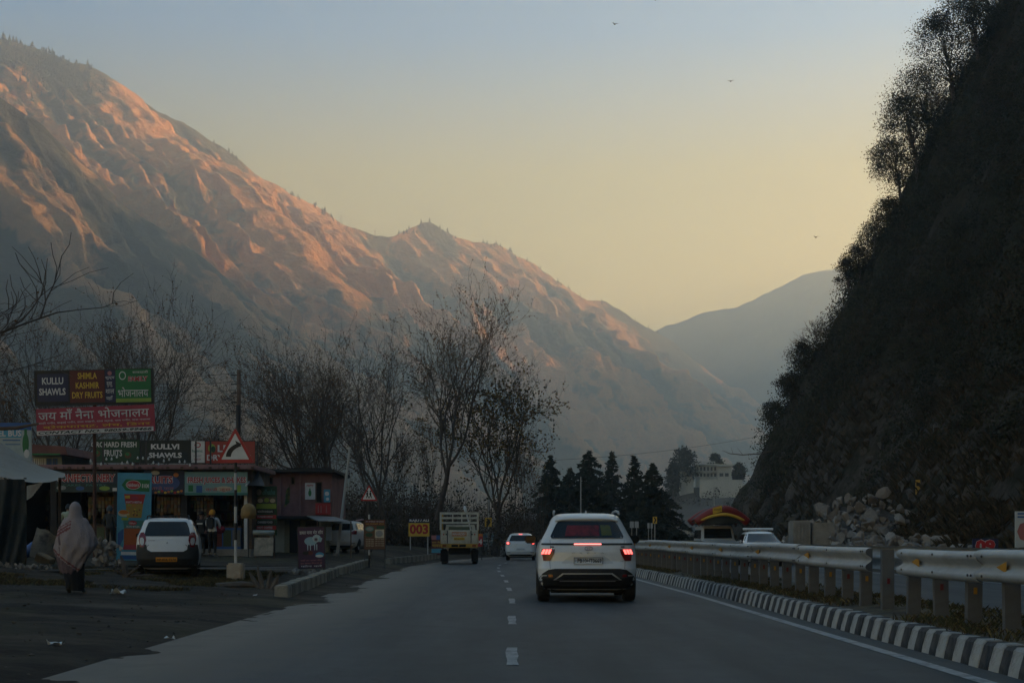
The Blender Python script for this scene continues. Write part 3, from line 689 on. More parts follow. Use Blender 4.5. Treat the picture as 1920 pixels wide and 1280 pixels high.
# trees standing out along the skyline of the hillside
GS = 'trees along the hillside skyline'
for k, (px_, py_, h_, w_, kind, lab) in enumerate([
    (1745, 262, 5.2, 5.6, 0, 'leafy shrub tree overhanging the skyline at mid height of the hill'), (1790, 190, 6.0, 5.0, 0, 'leafy tree just above the bare snag on the hill skyline'),
    (1690, 372, 4.8, 4.2, 0, 'tall airy leafy tree leaning out furthest from the hill skyline'), (1722, 330, 5.6, 4.6, 0, 'dense leafy tree behind the one leaning out furthest'), (1835, 110, 5.0, 4.4, 0, 'leafy tree near the top of the hill skyline'), (1850, 40, 5.5, 4.6, 0, 'topmost leafy tree where the hill leaves the picture'),
    (1640, 425, 2.6, 3.2, 0, 'low bush on the skyline below the leaning tree'), (1600, 470, 2.6, 3.0, 0, 'low round bush on the skyline, second below the leaning tree'), (1568, 520, 3.0, 2.6, 0, 'small leafy tree on the skyline above the bare shrub'), (1545, 555, 3.4, 2.4, 0, 'small dark tree just above the bare shrub'),
    (1500, 650, 4.0, 3.6, 1, 'pale bare shrub fanning out from the lower skyline'), (1470, 690, 2.6, 3.0, 2, 'brown twiggy bush below the bare shrub'), (1446, 745, 2.4, 2.6, 2, 'brown bush just above the rock nose'), (1424, 800, 2.6, 2.4, 0, 'dark bush on the edge of the rock nose'), (1765, 232, 4.2, 3.0, 1, 'bare snag between two leafy trees on the upper skyline')]):
    p = None; q = px_
    while p is None and q < 1915: p = on_hill(q, py_); q += 3
    if p is None: continue
    b = p + Vector((0, 0, -.4))
    if kind == 1: bare_tree('bare_shrub', lab, b, h_, 5, 1.3, 400+k, [M_leafolive], 160, GS, r0=.07, fork=.16, crown_w=w_*.5, depth=4, twig=.012, bark=M_bark2)
    else: broad_tree('hillside_tree', lab, b, h_*(1.4 if h_ > 4 else 1.15), w_*(1.3 if h_ > 4 else 1.15), 400+k, [M_leafgreen, M_leafolive] if kind == 0 else [M_scr3, M_leafolive], 84 if h_ > 4 else 50, 150 if h_ > 4 else 110, .14 if h_ > 4 else .12, GS, lean=-.18 if h_ > 4 else -.08)
# dead limb hanging out over the road from the rock nose
t = thing('dead_branch', 'long thin dead branch reaching out left from the rock nose', 'branch', P(1425, 850, 132)); mm_ = MB()
mm_.tube([(1.2, 1, .3), (0, 0, 0), (-1.6, 0, -.12), (-2.8, 0, 0), (-3.5, 0, .3)], [.07, .06, .05, .035, .012], 5); mm_.tube([(-1.6, 0, -.1), (-2.1, 0, .5)], [.025, .008], 3); mm_.tube([(-2.5, 0, 0), (-2.7, 0, .6)], [.02, .008], 3); mm_.build('limb', M_bark, t)
# dry grass along the median and verge
def tufts(name, gen, mats, seed, blades=9, h=(.08, .28), w=.012):
    g = np.random.RandomState(seed); B = np.repeat(np.array(gen), blades, 0); n = len(B); B[:, :2] += g.normal(0, .06, (n, 2)); B[:, 2] -= .01
    a = g.uniform(0, 6.28, n); L = g.uniform(h[0], h[1], n)[:, None]; d = np.stack([np.cos(a)*.5, np.sin(a)*.5, np.ones(n)], 1)/1.118; sd_ = np.stack([np.sin(a), -np.cos(a), 0*a], 1)*w
    V = np.stack([B-sd_, B+sd_, B+d*L*.6+sd_*.5, B+d*L+d*np.array([.5, .5, -.1])*L], 1).reshape(-1, 3)
    return tag(link(name, npmesh(name, V, np.arange(4*n).reshape(-1, 4), mats, False, g.randint(0, len(mats), n))), kind='stuff')
M_g1 = pm('dry_grass', (.15, .115, .05), .9, .4, 2, spec=.1); M_g2 = pm('dull_grass', (.065, .062, .028), .9, .4, 2, spec=.1); M_g3 = pm('dead_weed', (.07, .05, .03), .9, .4, 2, spec=.1)
r = random.Random(31)
gm = []
for i in range(3800):
    y = r.uniform(9, 62); x = cx(y)+4.36+1.4*r.random()
    if vnoise(x*1.3, y*.35) > .42: gm.append((x, y, .24))
tufts('median_grass', gm, [M_g2, M_g2, M_g3, M_g1], 33, 12, (.03, .13), .006)
q_ = np.random.RandomState(6); gx_ = q_.uniform(-11.5, -6.2, 5200); gy_ = q_.uniform(27, 39, 5200); kk = (vnoise(gx_*.9, gy_*.6) > .47)
tufts('verge_grass', list(np.stack([gx_, gy_, gza(gx_, gy_)], 1)[kk]), [M_g1, M_g2, M_g3], 34, 9, (.03, .12), .006)

g_ = np.random.RandomState(15); X_ = g_.uniform(16, 44, 60000); Y_ = g_.uniform(44, 132, 60000); Z_ = hillz(X_, Y_); kk = (Z_ > .6) & (Z_ < 22) & (X_/Y_ < .40) & (vnoise(X_*.35, Y_*.35+Z_*.2) > .40); kk = np.nonzero(kk)[0][:4200]
tufts('slope_grass', list(np.stack([X_, Y_, Z_], 1)[kk]), [M_scr3, M_g3, pm('dark_grass', (.035, .03, .016), .9, .4, 2, spec=.1)], 36, 10, (.2, .75), .02)
# ================================================================== ROAD FURNITURE AND SIGNS
M_galv = pm('galvanised_steel', (.40, .41, .40), .55, .12, 3, metal=.35, dirt=(.20, .17, .14), dscale=1.3, damt=.55, bump=.1)
M_post = pm('post_steel', (.135, .138, .135), .6, .18, 4, metal=.3, dirt=(.12, .09, .07), dscale=3, damt=.6)
M_refy = pm('reflector_yellow', (.40, .20, .025), .4, .1, 8)
M_refr = pm('reflector_red', (.15, .02, .02), .4, .1, 8)
M_bolt = pm('bolt_steel', (.08, .08, .08), .5, .2, 8, metal=.5)
def rz_top(y): return 1.02 + .0028*max(0, min(y, 52)-12)
SEC = [(0, 0), (-.05, -.012), (-.078, -.035), (-.086, -.06), (-.076, -.088), (-.014, -.132), (-.006, -.155), (-.014, -.178), (-.076, -.222), (-.086, -.25), (-.078, -.275), (-.05, -.298), (0, -.31)]
def rail(name, label, xo, spans, side=1, posts=True, seg=4.4):
    t = thing(name, label, 'guard rail', (0, 0, 0))
    rr = random.Random(xo*10)
    for y0, y1 in spans:
        y = y0
        while y < y1-.05:
            e = min(y+seg, y1); m = MB(); rows = []; n = max(2, int((e-y)/.55)+1); wob = rr.uniform(-.022, .022); tw = rr.uniform(-.014, .014)
            for k in range(n+1):
                v = y+(e+.05-y)*k/n; f = 0
                dz = wob*math.sin(k/n*3.14) + tw
                rows.append([(cx(v)+xo+side*(x-f), v, rz_top(v)+z+dz) for x, z in SEC] + [(cx(v)+xo+side*(x+.006), v, rz_top(v)+z+dz) for x, z in SEC[::-1]])
            m.grid(rows, closed=True); n_ = len(rows[0]); m.add(rows[0], [tuple(range(n_))]); m.add(rows[-1], [tuple(range(n_-1, -1, -1))])
            b = m.build('beam', M_galv, t, smooth=True, auto=50)
            m = MB()
            for v in (y+.12, y+.22, (y+e)/2, e-.2):
                for z in (-.06, -.25): m.lathe([(.013, 0), (.011, .012)], 6, Matrix.Translation((cx(v)+xo-side*.086, v, rz_top(v)+z)) @ Matrix.Rotation(-side*R(90), 4, 'Y'))
            tag(m.build('bolt', M_bolt, b), kind='stuff')
            v = e-.7; m = MB(); X = cx(v)+xo-side*.022
            m.add([(X-side*.02, v-.05, rz_top(v)-.10), (X-side*.02, v-.05, rz_top(v)-.21), (X-side*.075, v+.07, rz_top(v)-.155), (X+side*.02, v+.07, rz_top(v)-.155)], [(0, 1, 2), (0, 2, 3), (1, 3, 2), (0, 3, 1)]); m.build('delineator', M_refy, b)
            y = e
    return t
near = rail('guard_rail', 'near short stretch of corrugated steel guard rail running out of the frame at right', 4.58, [(5.0, 16.6)])
farr = rail('guard_rail', 'long corrugated steel guard rail along the median beyond the gap', 4.58, [(18.1, 97)])
back = rail('guard_rail', 'rear guard rail on the far face of the median posts, seen in the gap', 4.98, [(5.5, 97)], -1)
# posts: each its own piece of the rail it carries
def post_mesh(h):
    m = MB(); 
    for b in ((-.075, .075, -.003, .003), (-.075, -.069, 0, .09), (.069, .075, 0, .09)): m.box(b[0], b[1], b[2], b[3], -.12, h)
    return m.mesh('post', M_post)
pm_ = post_mesh(.78); k = 0; y = 5.7
mr = [MB().box(-.018, .018, -.012, -.004, .34, .41).mesh('post_reflector', m_) for m_ in (M_refy, M_refr)]
while y < 97:
    par = near if y < 16.9 else farr
    o = link('post', pm_, par); o.location = (cx(y)+4.72+rnd.uniform(-.01, .01), y, .24); o.rotation_euler = (rnd.uniform(-.015, .015), rnd.uniform(-.015, .015), rnd.uniform(-.05, .05)); o.scale = (1, 1, (rz_top(y)-.27)/.78)
    if y < 55 and rnd.random() < .8: link('post_reflector', mr[k % 2], o)
    y += 1.1; k += 1
# ---- low concrete kerb on the left verge, block by block
M_kerbl = [pm('old_kerb_pale', (.30, .28, .23), .9, .2, 4, bump=.5, dirt=(.12, .10, .07), dscale=3, damt=.7), pm('old_kerb_dirty', (.20, .185, .15), .9, .25, 4, bump=.5, dirt=(.09, .08, .06), dscale=3, damt=.7)]
def lkerb(label, a, b, h, n, tilt=0):
    t = thing('concrete_kerb', label, 'kerb', a); d = b-a; d.z = 0; L = d.length/n; ang = math.atan2(-d.x, d.y)
    for k in range(n):
        p = a.lerp(b, k/n)-a; m = MB(); m.bbox(-.13, .13, .006, L-.006, -.15, h+rnd.uniform(-.012, .012), .02)
        m.build('kerb_stone', M_kerbl[k % 2], t, loc=(p.x+rnd.uniform(-.01, .01), p.y, p.z), rot=(0, rnd.uniform(-.03, .03)+tilt, ang+rnd.uniform(-.02, .02)))
lkerb('weathered concrete kerb nearest the goat board, nearer of two', G(528, 1120), G(628, 1078), .23, 22)
lkerb('striped weathered concrete kerb running up to the brown menu board', G(634, 1076), G(690, 1058), .22, 24)
lkerb('low crumbling concrete kerb between menu board and pickup truck', G(726, 1056), G(822, 1043), .22, 26)

# ---- signs
def PX(d): return F/d
class Board:
    """flat board in local metres: x across from its centre, z up from its base point, facing the road"""
    def __init__(s, name, label, cat, px0, py0, px1, py1, d, mat, th=.03, legs=None, leg=.03, legm=None, roll=0, base=None, group=None, rz=0, frame=None):
        k = F/d; s.d = d; s.k = k; s.w = (px1-px0)/k; s.h = (py1-py0)/k; xc = ((px0+px1)/2-960)/k; zb = CAMH-(py1-HOR)/k
        g = gz(xc, d) if base is None else base
        s.t = thing(name, label, cat, (xc, d, g), rz, group); s.zb = zb-g; s.roll = roll; s.px0, s.py0 = px0, py0
        m = MB(); m.bbox(-s.w/2, s.w/2, 0, th, -s.h/2, s.h/2, .004)
        s.b = m.build('board', mat, s.t, loc=(0, 0, s.zb+s.h/2), rot=(0, roll, 0))
        if frame:
            m = MB(); f = .025
            for x0, x1, z0, z1 in ((-s.w/2-f, s.w/2+f, s.h/2, s.h/2+f), (-s.w/2-f, s.w/2+f, -s.h/2-f, -s.h/2), (-s.w/2-f, -s.w/2, -s.h/2, s.h/2), (s.w/2, s.w/2+f, -s.h/2, s.h/2)): m.box(x0, x1, -.008, th+.008, z0, z1)
            m.build('frame', frame, s.b)
        for lx in (legs or []):
            m = MB(); m.box(lx*s.w-leg/2, lx*s.w+leg/2, th+.002, th+.002+leg, -.25, s.zb+s.h*.92); m.build('leg', legm or M_bolt, s.t)
    def q(s, px, py): return ((px-s.px0)/s.k - s.w/2, s.h/2 - (py-s.py0)/s.k)
    def panel(s, px0, py0, px1, py1, mat, off=.004, name='panel'):
        a = s.q(px0, py0); b = s.q(px1, py1); m = MB(); m.box(a[0], b[0], -off, -.0005, b[1], a[1]); return m.build(name, mat, s.b)
    def poly(s, pts, mat, off=.006, name='emblem'):
        m = MB(); P_ = [s.q(*p) for p in pts]
        ar = sum(P_[i][0]*P_[(i+1) % len(P_)][1]-P_[(i+1) % len(P_)][0]*P_[i][1] for i in range(len(P_)))
        if ar < 0: P_ = P_[::-1]
        m.prism(P_, -off, -.0005); return m.build(name, mat, s.b)
    def disc(s, px, py, rx, ry, mat, off=.007, name='emblem', n=20):
        return s.poly([(px+rx*math.cos(a), py+ry*math.sin(a)) for a in [2*math.pi*i/n for i in range(n)]], mat, off, name)
    def txt(s, st, px0, py0, px1, py1, mat, bold=.02, off=.009, keep=False, shear=0, outline=None):
        a = s.q(px0, py0); b = s.q(px1, py1); c = ((a[0]+b[0])/2, -off, (a[1]+b[1])/2)
        if any(ord(ch) > 2000 for ch in st): bold = min(bold, .006)
        if outline: text(st, (b[0]-a[0])*1.03, (a[1]-b[1])*1.06, outline, s.b, (c[0], -off+.002, c[2]), bold=bold+(.055 if bold > .01 else .0), keep=keep, shear=shear, name='lettering_outline')
        return text(st, b[0]-a[0], a[1]-b[1], mat, s.b, c, bold=bold, keep=keep, shear=shear)
def flatm(n, c, rough=.45, var=.10): return pm('print_'+n, c, rough, var, 2.5, spec=.3, dirt=tuple(v*.55+.02 for v in c), dscale=1.6, damt=.4)
W_ = flatm('white', (.62, .62, .60)); BK = flatm('black', (.015, .016, .018)); NV = flatm('navy', (.022, .028, .075)); MR = flatm('maroon', (.115, .022, .022)); YL = flatm('yellow', (.66, .42, .05)); GR = flatm('green', (.020, .17, .055))
RD = flatm('red', (.42, .03, .035)); CR = flatm('crimson', (.36, .045, .075)); DG = flatm('dark_green', (.012, .060, .032)); BL = flatm('blue', (.03, .11, .30)); SB = flatm('sky_blue', (.07, .30, .42)); TL = flatm('teal', (.05, .20, .18)); LG = flatm('lime', (.25, .36, .06)); OR = flatm('orange', (.55, .17, .03)); PK = flatm('pink', (.40, .16, .16)); CRM = flatm('cream', (.52, .46, .33)); PL = flatm('plum', (.055, .022, .06)); BRN = flatm('brown', (.12, .055, .03)); GRY = flatm('grey', (.25, .26, .26))
M_rust = pm('rusty_pole', (.10, .045, .030), .8, .3, 5, dirt=(.05, .03, .02), damt=.7)
M_poleG = pm('grey_pole', (.36, .36, .34), .6, .1, 4); M_frame = pm('dark_frame', (.03, .03, .032), .6, .2, 4)
def pole(parent, x, y, z0, z1, r, mat, name='pole'):
    m = MB(); m.tube([(x, y, z0), (x, y, z1)], r, 10); return m.build(name, mat, parent)

# upper billboard
D = 44
b = Board('billboard', 'wide upper billboard with dark blue, maroon and green panels on a pole', 'billboard', 66, 694, 286, 757, D, BK, .10, frame=M_frame, roll=R(-1.2))
b.panel(70, 699, 128, 751, NV); b.txt('KULLU', 79, 706, 119, 719, W_, .03); b.txt('SHAWLS', 73, 726, 123, 739, W_, .03)
b.panel(131, 693.5, 196, 754, MR); b.txt('SHIMLA', 146, 698, 182, 710, YL, .02); b.txt('KASHMIR', 142, 716, 186, 728, YL, .02); b.txt('DRY FRUITS', 135, 734, 192, 746, YL, .02)
b.panel(197, 693.5, 216, 754, NV); b.disc(206, 700, 4, 4, PK); b.txt('शुद्ध', 198, 706, 215, 712, W_, .01); b.txt('कुल्लू', 200, 716, 211, 726, W_, .01); b.txt('शाल', 198, 730, 214, 738, W_, .01); b.txt('यहाँ', 199, 742, 211, 751, W_, .01)
b.panel(217, 692, 283, 755, GR); b.panel(217, 748, 283, 755, LG, .0055); b.disc(230, 705, 6.5, 8, W_); b.disc(230, 705, 5, 6, GR, .008); b.txt('शाकाहारी', 249, 696, 278, 702, W_, .01); b.txt('FAMILY', 241, 707, 277, 716, RD, .03, outline=W_); b.txt('भोजनालय', 221, 727, 278, 745, W_, .02, outline=BK)
top_bill = b
# lower banner
b2 = Board('banner', 'lower crimson and white banner with Hindi lettering and a phone number', 'banner', 68, 762, 290, 812, D-.15, CR, .03, roll=R(-2.4))
b2.txt('जय माँ नैना भोजनालय', 72, 764, 280, 784, W_, .03); b2.txt('शाही पनीर, कढ़ाई पनीर, दाल मखनी, दाल फ्राई, पाव पनीर, चना मसाला', 72, 787, 282, 792, W_, .008); b2.txt('ब्रेकफास्ट, लंच, िडनर', 80, 793.5, 282, 801.5, YL, .03)
b2.panel(68.5, 803.5, 287, 811.5, W_); b2.txt('CONTACT NO. 98059-99466', 71, 804.5, 284, 810, BK, .03, shear=.25)
pole(b2.t, (171-179)/b2.k, .36, -.4, b2.zb+1.9, .055, M_rust)
# roof-top row of boards
DR = 55.6
def rowboard(lab, a, bb_, c, d_, mat, dd=0, **k): return Board('shop_board', lab, 'sign', a, bb_, c, d_, DR+dd, mat, .05, base=4.0, frame=M_frame, **k)
x = rowboard('dark green board advertising orchard fresh fruits on the shop roof', 175, 824, 262, 866, DG); x.txt("ORCHARD FRESH", 171, 828, 256, 838, W_, .02); x.txt('FRUITS', 195, 843, 229, 855, W_, .02); x.disc(182, 850, 6, 6, BRN); x.disc(181, 848, 4, 3, GR, .009); x.disc(240, 853, 6, 6, BRN); x.disc(239, 851, 4, 3, GR, .009)
x = rowboard('black roof board with large white shawl lettering', 264, 826, 357, 867, flatm('black_green', (.012, .022, .022))); x.txt('KULLVI', 283, 832, 336, 842, W_, .04); x.txt('SHAWLS', 279, 848, 341, 858, W_, .04)
x = rowboard('small white roof board between the black and the red one', 358, 826.5, 384, 867, W_); x.disc(370.5, 834, 6, 5, RD); x.disc(370.5, 834, 4, 3.3, W_, .009); x.txt('hpmc', 360, 842, 380, 849, TL, .02); x.txt('FRUIT', 363, 853, 378, 856, GRY); x.txt('SHOP', 364, 859, 377, 863, PK)
x = rowboard('red roof board for dry fruits partly behind the curve warning sign', 385, 827, 478, 868, flatm('brick_red', (.34, .055, .04))); x.disc(397, 840, 7, 8, LG); x.disc(400, 842, 4, 6, DG, .009); x.txt('LEE', 408, 834, 440, 847, W_, .03); x.txt('DRY FRUITS', 388, 852, 470, 863, W_, .03)
# fascia boards over the shop fronts
DF = 53.7
def fascia(lab, a, c, mat, y0=883, y1=925): return Board('fascia_sign', lab, 'sign', a, y0, c, y1, DF, mat, .06, base=3.0)
x = fascia('dark fascia board with red and white confectionery lettering', 104, 220, flatm('dusk_blue', (.03, .05, .08)), 882, 922); x.txt('CONFECTIONERY', 107, 888, 215, 903, RD, .03, outline=W_); x.panel(104, 906, 219, 921, flatm('dusk_green', (.025, .05, .045))); x.disc(115, 914, 9, 4, GRY); x.disc(150, 915, 8, 4, BL); x.disc(196, 915, 10, 4, LG); x.panel(211, 914, 219, 920, W_, .006); x.txt('CAKES   PASTRY', 118, 907, 200, 911, TL)
x = fascia('dark fascia board with fruits lettering between the blue panel and the juice board', 270, 345, flatm('night_blue', (.02, .03, .06)), 881, 926); x.disc(310, 905, 27, 15, flatm('glow_blue', (.05, .09, .22)), .004); x.txt('FRUITS', 272, 892, 324, 906, RD, .03, outline=W_); x.txt('ताज़े फल', 284, 911, 326, 919, PK, .02); x.disc(330, 890, 5, 4, OR); x.disc(291, 886, 8, 4, CRM)
for i in range(9): x.disc(292+i*6, 923-(i % 3)*1.5, 2.6, 2.2, [OR, LG, RD, YL][i % 4], .009)
x = fascia('pale fascia board with red fresh juices and shakes lettering', 346, 464, flatm('mint', (.20, .34, .33)), 884, 928); x.txt('FRESH JUICES & SHAKES', 352, 894, 461, 908, RD, .03, outline=W_); x.panel(353, 909, 362, 921, GR, .006, 'glass_picture'); x.panel(368, 910, 379, 923, BL, .006, 'glass_picture'); x.disc(420, 916, 16, 5, CRM); x.txt('ताज़े जूस', 385, 913, 432, 922, RD, .02, outline=W_); x.panel(444, 909, 452, 922, LG, .006, 'glass_picture'); x.panel(346.5, 923, 463.5, 927.5, TL, .005)
# tall sky-blue snack panel
x = Board('advert_panel', 'tall sky-blue snack advertising panel standing left of the parked hatchback', 'sign', 219, 886, 283, 1050, 43, SB, .06, roll=R(1.0))
x.poly([(227, 909), (235, 898), (280, 899), (279, 921), (235, 919)], GR); x.disc(249, 908.5, 14, 8.5, W_, .008); x.disc(249, 908.5, 13, 7.6, RD, .010); x.txt("Haldiram's", 238, 905, 260, 912, W_, .02, .012); x.txt('8 KM', 265, 906, 278, 914, W_, .03)
x.poly([(232, 926), (272, 926), (268, 944), (235, 944)], RD); x.poly([(235, 944), (268, 944), (265, 970), (238, 970)], flatm('snack_gold', (.36, .22, .05))); x.txt('KHATTA MEETHA', 236, 939, 266, 943, W_, .02, .012); x.disc(252, 933, 7, 3, CR, .009); x.poly([(234, 929), (243, 928.5), (243, 934), (234, 934)], YL, .008)
for i in range(26): x.disc(238+rnd.random()*27, 946+rnd.random()*22, 1.6, 1.4, [BRN, LG, YL, OR][i % 4], .009, n=6)
x.disc(232, 962, 11, 6.5, CRM); x.disc(232, 960, 9, 4, OR, .009); x.poly([(228, 970), (241, 970), (241, 975), (228, 975)], LG)
x.poly([(231, 975), (272, 975), (269, 990), (233, 990)], TL); x.poly([(233, 990), (269, 990), (267, 1021), (233, 1021)], flatm('snack_orange', (.35, .09, .03))); x.poly([(233, 1021), (268, 1021), (266, 1030), (232, 1030)], CR); x.disc(249, 980, 8, 4.5, RD, .009); x.txt("Haldiram's", 243, 978, 255, 982, W_, .01, .012); x.txt('ALOO BHUJIA', 237, 985, 262, 989, W_, .02)
x.panel(228, 1034, 270, 1040, W_); x.panel(226, 1041, 262, 1048, BL, .005); x.poly([(221, 1000), (232, 990), (232, 1010), (222, 1030)], BL, .004, 'splash')
# green menu board
x = Board('menu_board', 'tall dark green menu board in front of the pink building', 'sign', 478, 911, 519, 1003, 55, DG, .05, legs=(-.4, .4), legm=M_frame)
x.txt('dhaba', 492, 917, 516, 927, TL, .03, shear=.3); x.disc(485, 922, 5, 6, GRY); x.panel(480, 931, 518, 943, flatm('food', (.10, .09, .07))); x.disc(488, 938, 5, 4, CRM); x.disc(500, 937, 5, 4, LG); x.disc(511, 938, 5, 4, CRM); x.panel(480, 944, 518, 953, LG, .004)
for i, (c_, s_) in enumerate([(BK, 'SOUTH INDIAN'), (RD, 'PUNJABI RASOI'), (BK, 'CHINESE FOOD'), (RD, 'HOT COFFEE')]): x.panel(480, 955+i*10, 514 if i % 2 == 0 else 518, 962+i*10, c_, .006); x.txt(s_, 483, 956.5+i*10, 511, 960.5+i*10, W_, .02)
# board with the ram
x = Board('ram_board', 'dark plum stand-up board with a picture of a white ram at the kerb', 'sign', 559, 988, 608, 1064, 40.5, PL, .03, legs=(-.48, .48), leg=.035, legm=M_frame, roll=R(-1.5), frame=M_frame)
x.txt('डाबल मामा मोट शॉप', 562, 993, 606, 1001, W_, .02); x.disc(583, 1014, 12, 8, flatm('ram_blue', (.26, .40, .46))); x.disc(594, 1009, 8, 7, flatm('ram_pale', (.40, .50, .54)), .009); x.disc(593, 1011, 4, 4, GRY, .011); x.disc(593, 1011, 2.2, 2.2, PL, .012); x.poly([(599, 1006), (605, 1009), (602, 1016), (597, 1015)], flatm('ram_blue', (.26, .40, .46)), .010)
for dx in (576, 581, 589, 593): x.poly([(dx, 1020), (dx+2, 1020), (dx+1.6, 1031), (dx+.4, 1031)], flatm('ram_pale', (.40, .50, .54)), .008)
x.disc(573, 1036, 6, 3.5, BK); x.disc(582, 1036, 5, 4, MR); x.disc(599, 1040, 8, 5, SB); x.disc(598, 1042, 7, 2.5, W_, .009)
for i, s_ in enumerate(['यहाँ पर ताज़ा मीट', 'हर समय िमलता है', 'फोन 98160 12345'[:3]+' करें']): x.txt(s_, 563, 1048+i*5.2, 603, 1052+i*5.2, PK if i < 2 else W_, .015)
# brown menu board on two legs
x = Board('menu_board', 'brown food menu board on thin legs below the pedestrian sign', 'sign', 683, 974, 722, 1029, 52, BRN, .03, legs=(-.49, .49), leg=.03, legm=M_frame, frame=M_frame)
x.panel(684, 975, 721, 984, MR, .004); x.txt('जय माँ वैष्णो भोजनालय', 685, 976, 720, 979, W_, .01); x.txt('शुद्ध शाकाहारी भोजन', 685, 980, 720, 983, YL, .01); x.disc(693, 991, 8, 5, TL); x.disc(693, 991, 6, 3.4, GRY, .009); x.panel(703, 992, 720, 1008, CRM, .006); x.disc(711, 1000, 7, 6, GRY, .009); x.disc(692, 1002, 7, 4, DG); x.panel(706, 985, 721, 991, DG, .005)
for i in range(4): x.txt('दाल रोटी चावल', 686, 1009+i*4, 701, 1012+i*4, CRM, .015); x.txt('पनीर मटर सब्ज़ी', 703, 1009+i*4, 720, 1012+i*4, CRM, .015)
# yellow number board
x = Board('number_board', 'yellow board with large red number standing left of the loaded pickup', 'sign', 766, 980, 805, 1005, 79, YL, .05, legs=(-.42, .42), leg=.06, legm=M_poleG)
x.txt('003', 768, 982, 803, 1001, RD, .04); x.panel(766, 972, 805, 979.4, NV, .003, 'top_panel').location.z = 0; x.txt('RAJU / ALI', 768, 973, 804, 978.5, W_, .04)
# small boards beside the pickup
x = Board('roadside_board', 'small blue, maroon and white roadside boards left of the pickup', 'sign', 809, 1003, 829, 1040, 78, MR, .04, legs=(-.4, .4), leg=.05, legm=M_frame); x.panel(809, 1003, 829, 1011, PK, .004); x.panel(818, 1003, 829, 1011, BL, .006); x.panel(809, 1028, 829, 1036, SB, .006); x.txt('दाल रोटी', 810, 1014, 828, 1018, YL, .02); x.txt('चावल', 810, 1020, 828, 1025, YL, .02)
x = Board('roadside_board', 'red board with a white number half hidden by the pickup', 'sign', 888, 1000, 905, 1024, 80, RD, .04, legs=(.4,), leg=.05, legm=M_frame); x.txt('004', 886, 1010, 904, 1020, W_, .05); x.panel(893, 1000, 905, 1005, OR, .006)
x = Board('roadside_board', 'pale blue information board under the chevron sign', 'sign', 905, 999, 928, 1024, 103, flatm('pale_teal', (.16, .25, .27)), .05, legs=(-.4, .4), leg=.06, legm=M_frame); x.panel(906, 1012, 927, 1014, W_, .005); x.txt('INFORMATION', 907, 1003, 926, 1007, BL, .02); x.disc(916, 1019, 4, 3, W_)
x = Board('gantry_board', 'long pale grey board mounted high behind the braking hatchback', 'sign', 947, 962, 1006, 976, 118, flatm('pale_grey', (.33, .35, .36)), .12, legs=(-.46,), leg=.16, legm=M_poleG); x.txt('WELCOME TO KULLU', 968, 970, 998, 974, GRY, .02); x.disc(957, 969, 5, 3, GRY)
x = Board('roadside_board', 'small red board showing above the braking hatchback', 'sign', 957, 1000, 978, 1010, 122, RD, .05, legs=(0,), leg=.06, legm=M_frame); x.panel(958, 1003, 977, 1006, flatm('dark_red', (.2, .02, .03)), .005)
x = Board('roadside_board', 'pale grey blank board left of the braking hatchback', 'sign', 940, 1006, 954, 1026, 124, flatm('ash', (.16, .19, .19)), .05, legs=(0,), leg=.06, legm=M_frame)
for a, lab in ((1181, 'left one of two small white plates right of the white SUV'), (1190, 'right one of two small white plates right of the white SUV')): Board('delineator_board', lab, 'sign', a, 977, a+7.5, 989, 100, flatm('plate_white', (.42, .44, .44)), .04, legs=(0,), leg=.05, legm=M_poleG, group='white plates')
for a, lab in ((1214, 'left of two tiny white plates below the far chevron'), (1220, 'right of two tiny white plates below the far chevron')): Board('delineator_board', lab, 'sign', a, 980, a+4, 990, 112, flatm('plate_white', (.42, .44, .44)), .04, legs=(0,), leg=.05, legm=M_poleG, group='white plates')
def chevron(lab, px0, py0, px1, py1, d, legx=0):
    x = Board('chevron_sign', lab, 'sign', px0, py0, px1, py1, d, YL, .03, legs=(legx,), leg=.07, legm=M_poleG, group='chevron signs')
    w = px1-px0; h = py1-py0; x.poly([(px0+w*.2, py0+h*.1), (px0+w*.5, py0+h*.1), (px0+w*.85, py0+h*.5), (px0+w*.5, py0+h*.9), (px0+w*.2, py0+h*.9), (px0+w*.52, py0+h*.5)], BK)
chevron('yellow and black chevron sign on the lamp post behind the pickup', 909, 970, 922, 987, 98)
chevron('small yellow chevron sign right of the white SUV', 1224, 968, 1232, 981, 112)
# right-hand side boards beyond the opposite road
x = Board('number_board', 'blue board with red number just above the guard rail at right', 'sign', 1824, 1009, 1872, 1040, 41, NV, .05, legs=(-.4, .4), leg=.05, legm=M_frame); x.txt('09', 1829, 1011, 1866, 1036, RD, .06, outline=W_)
x = Board('number_board', 'white board with a huge pale red zero cut by the right edge', 'sign', 1904, 958, 1990, 1026, 41, flatm('board_white', (.50, .53, .52)), .06, legs=(-.42, .42), leg=.06, legm=M_poleG); x.txt('05', 1907, 976, 1985, 1016, flatm('faded_red', (.38, .14, .13)), .05); x.panel(1908, 961, 1985, 964, BL, .005); x.panel(1908, 967, 1985, 970, BL, .005)
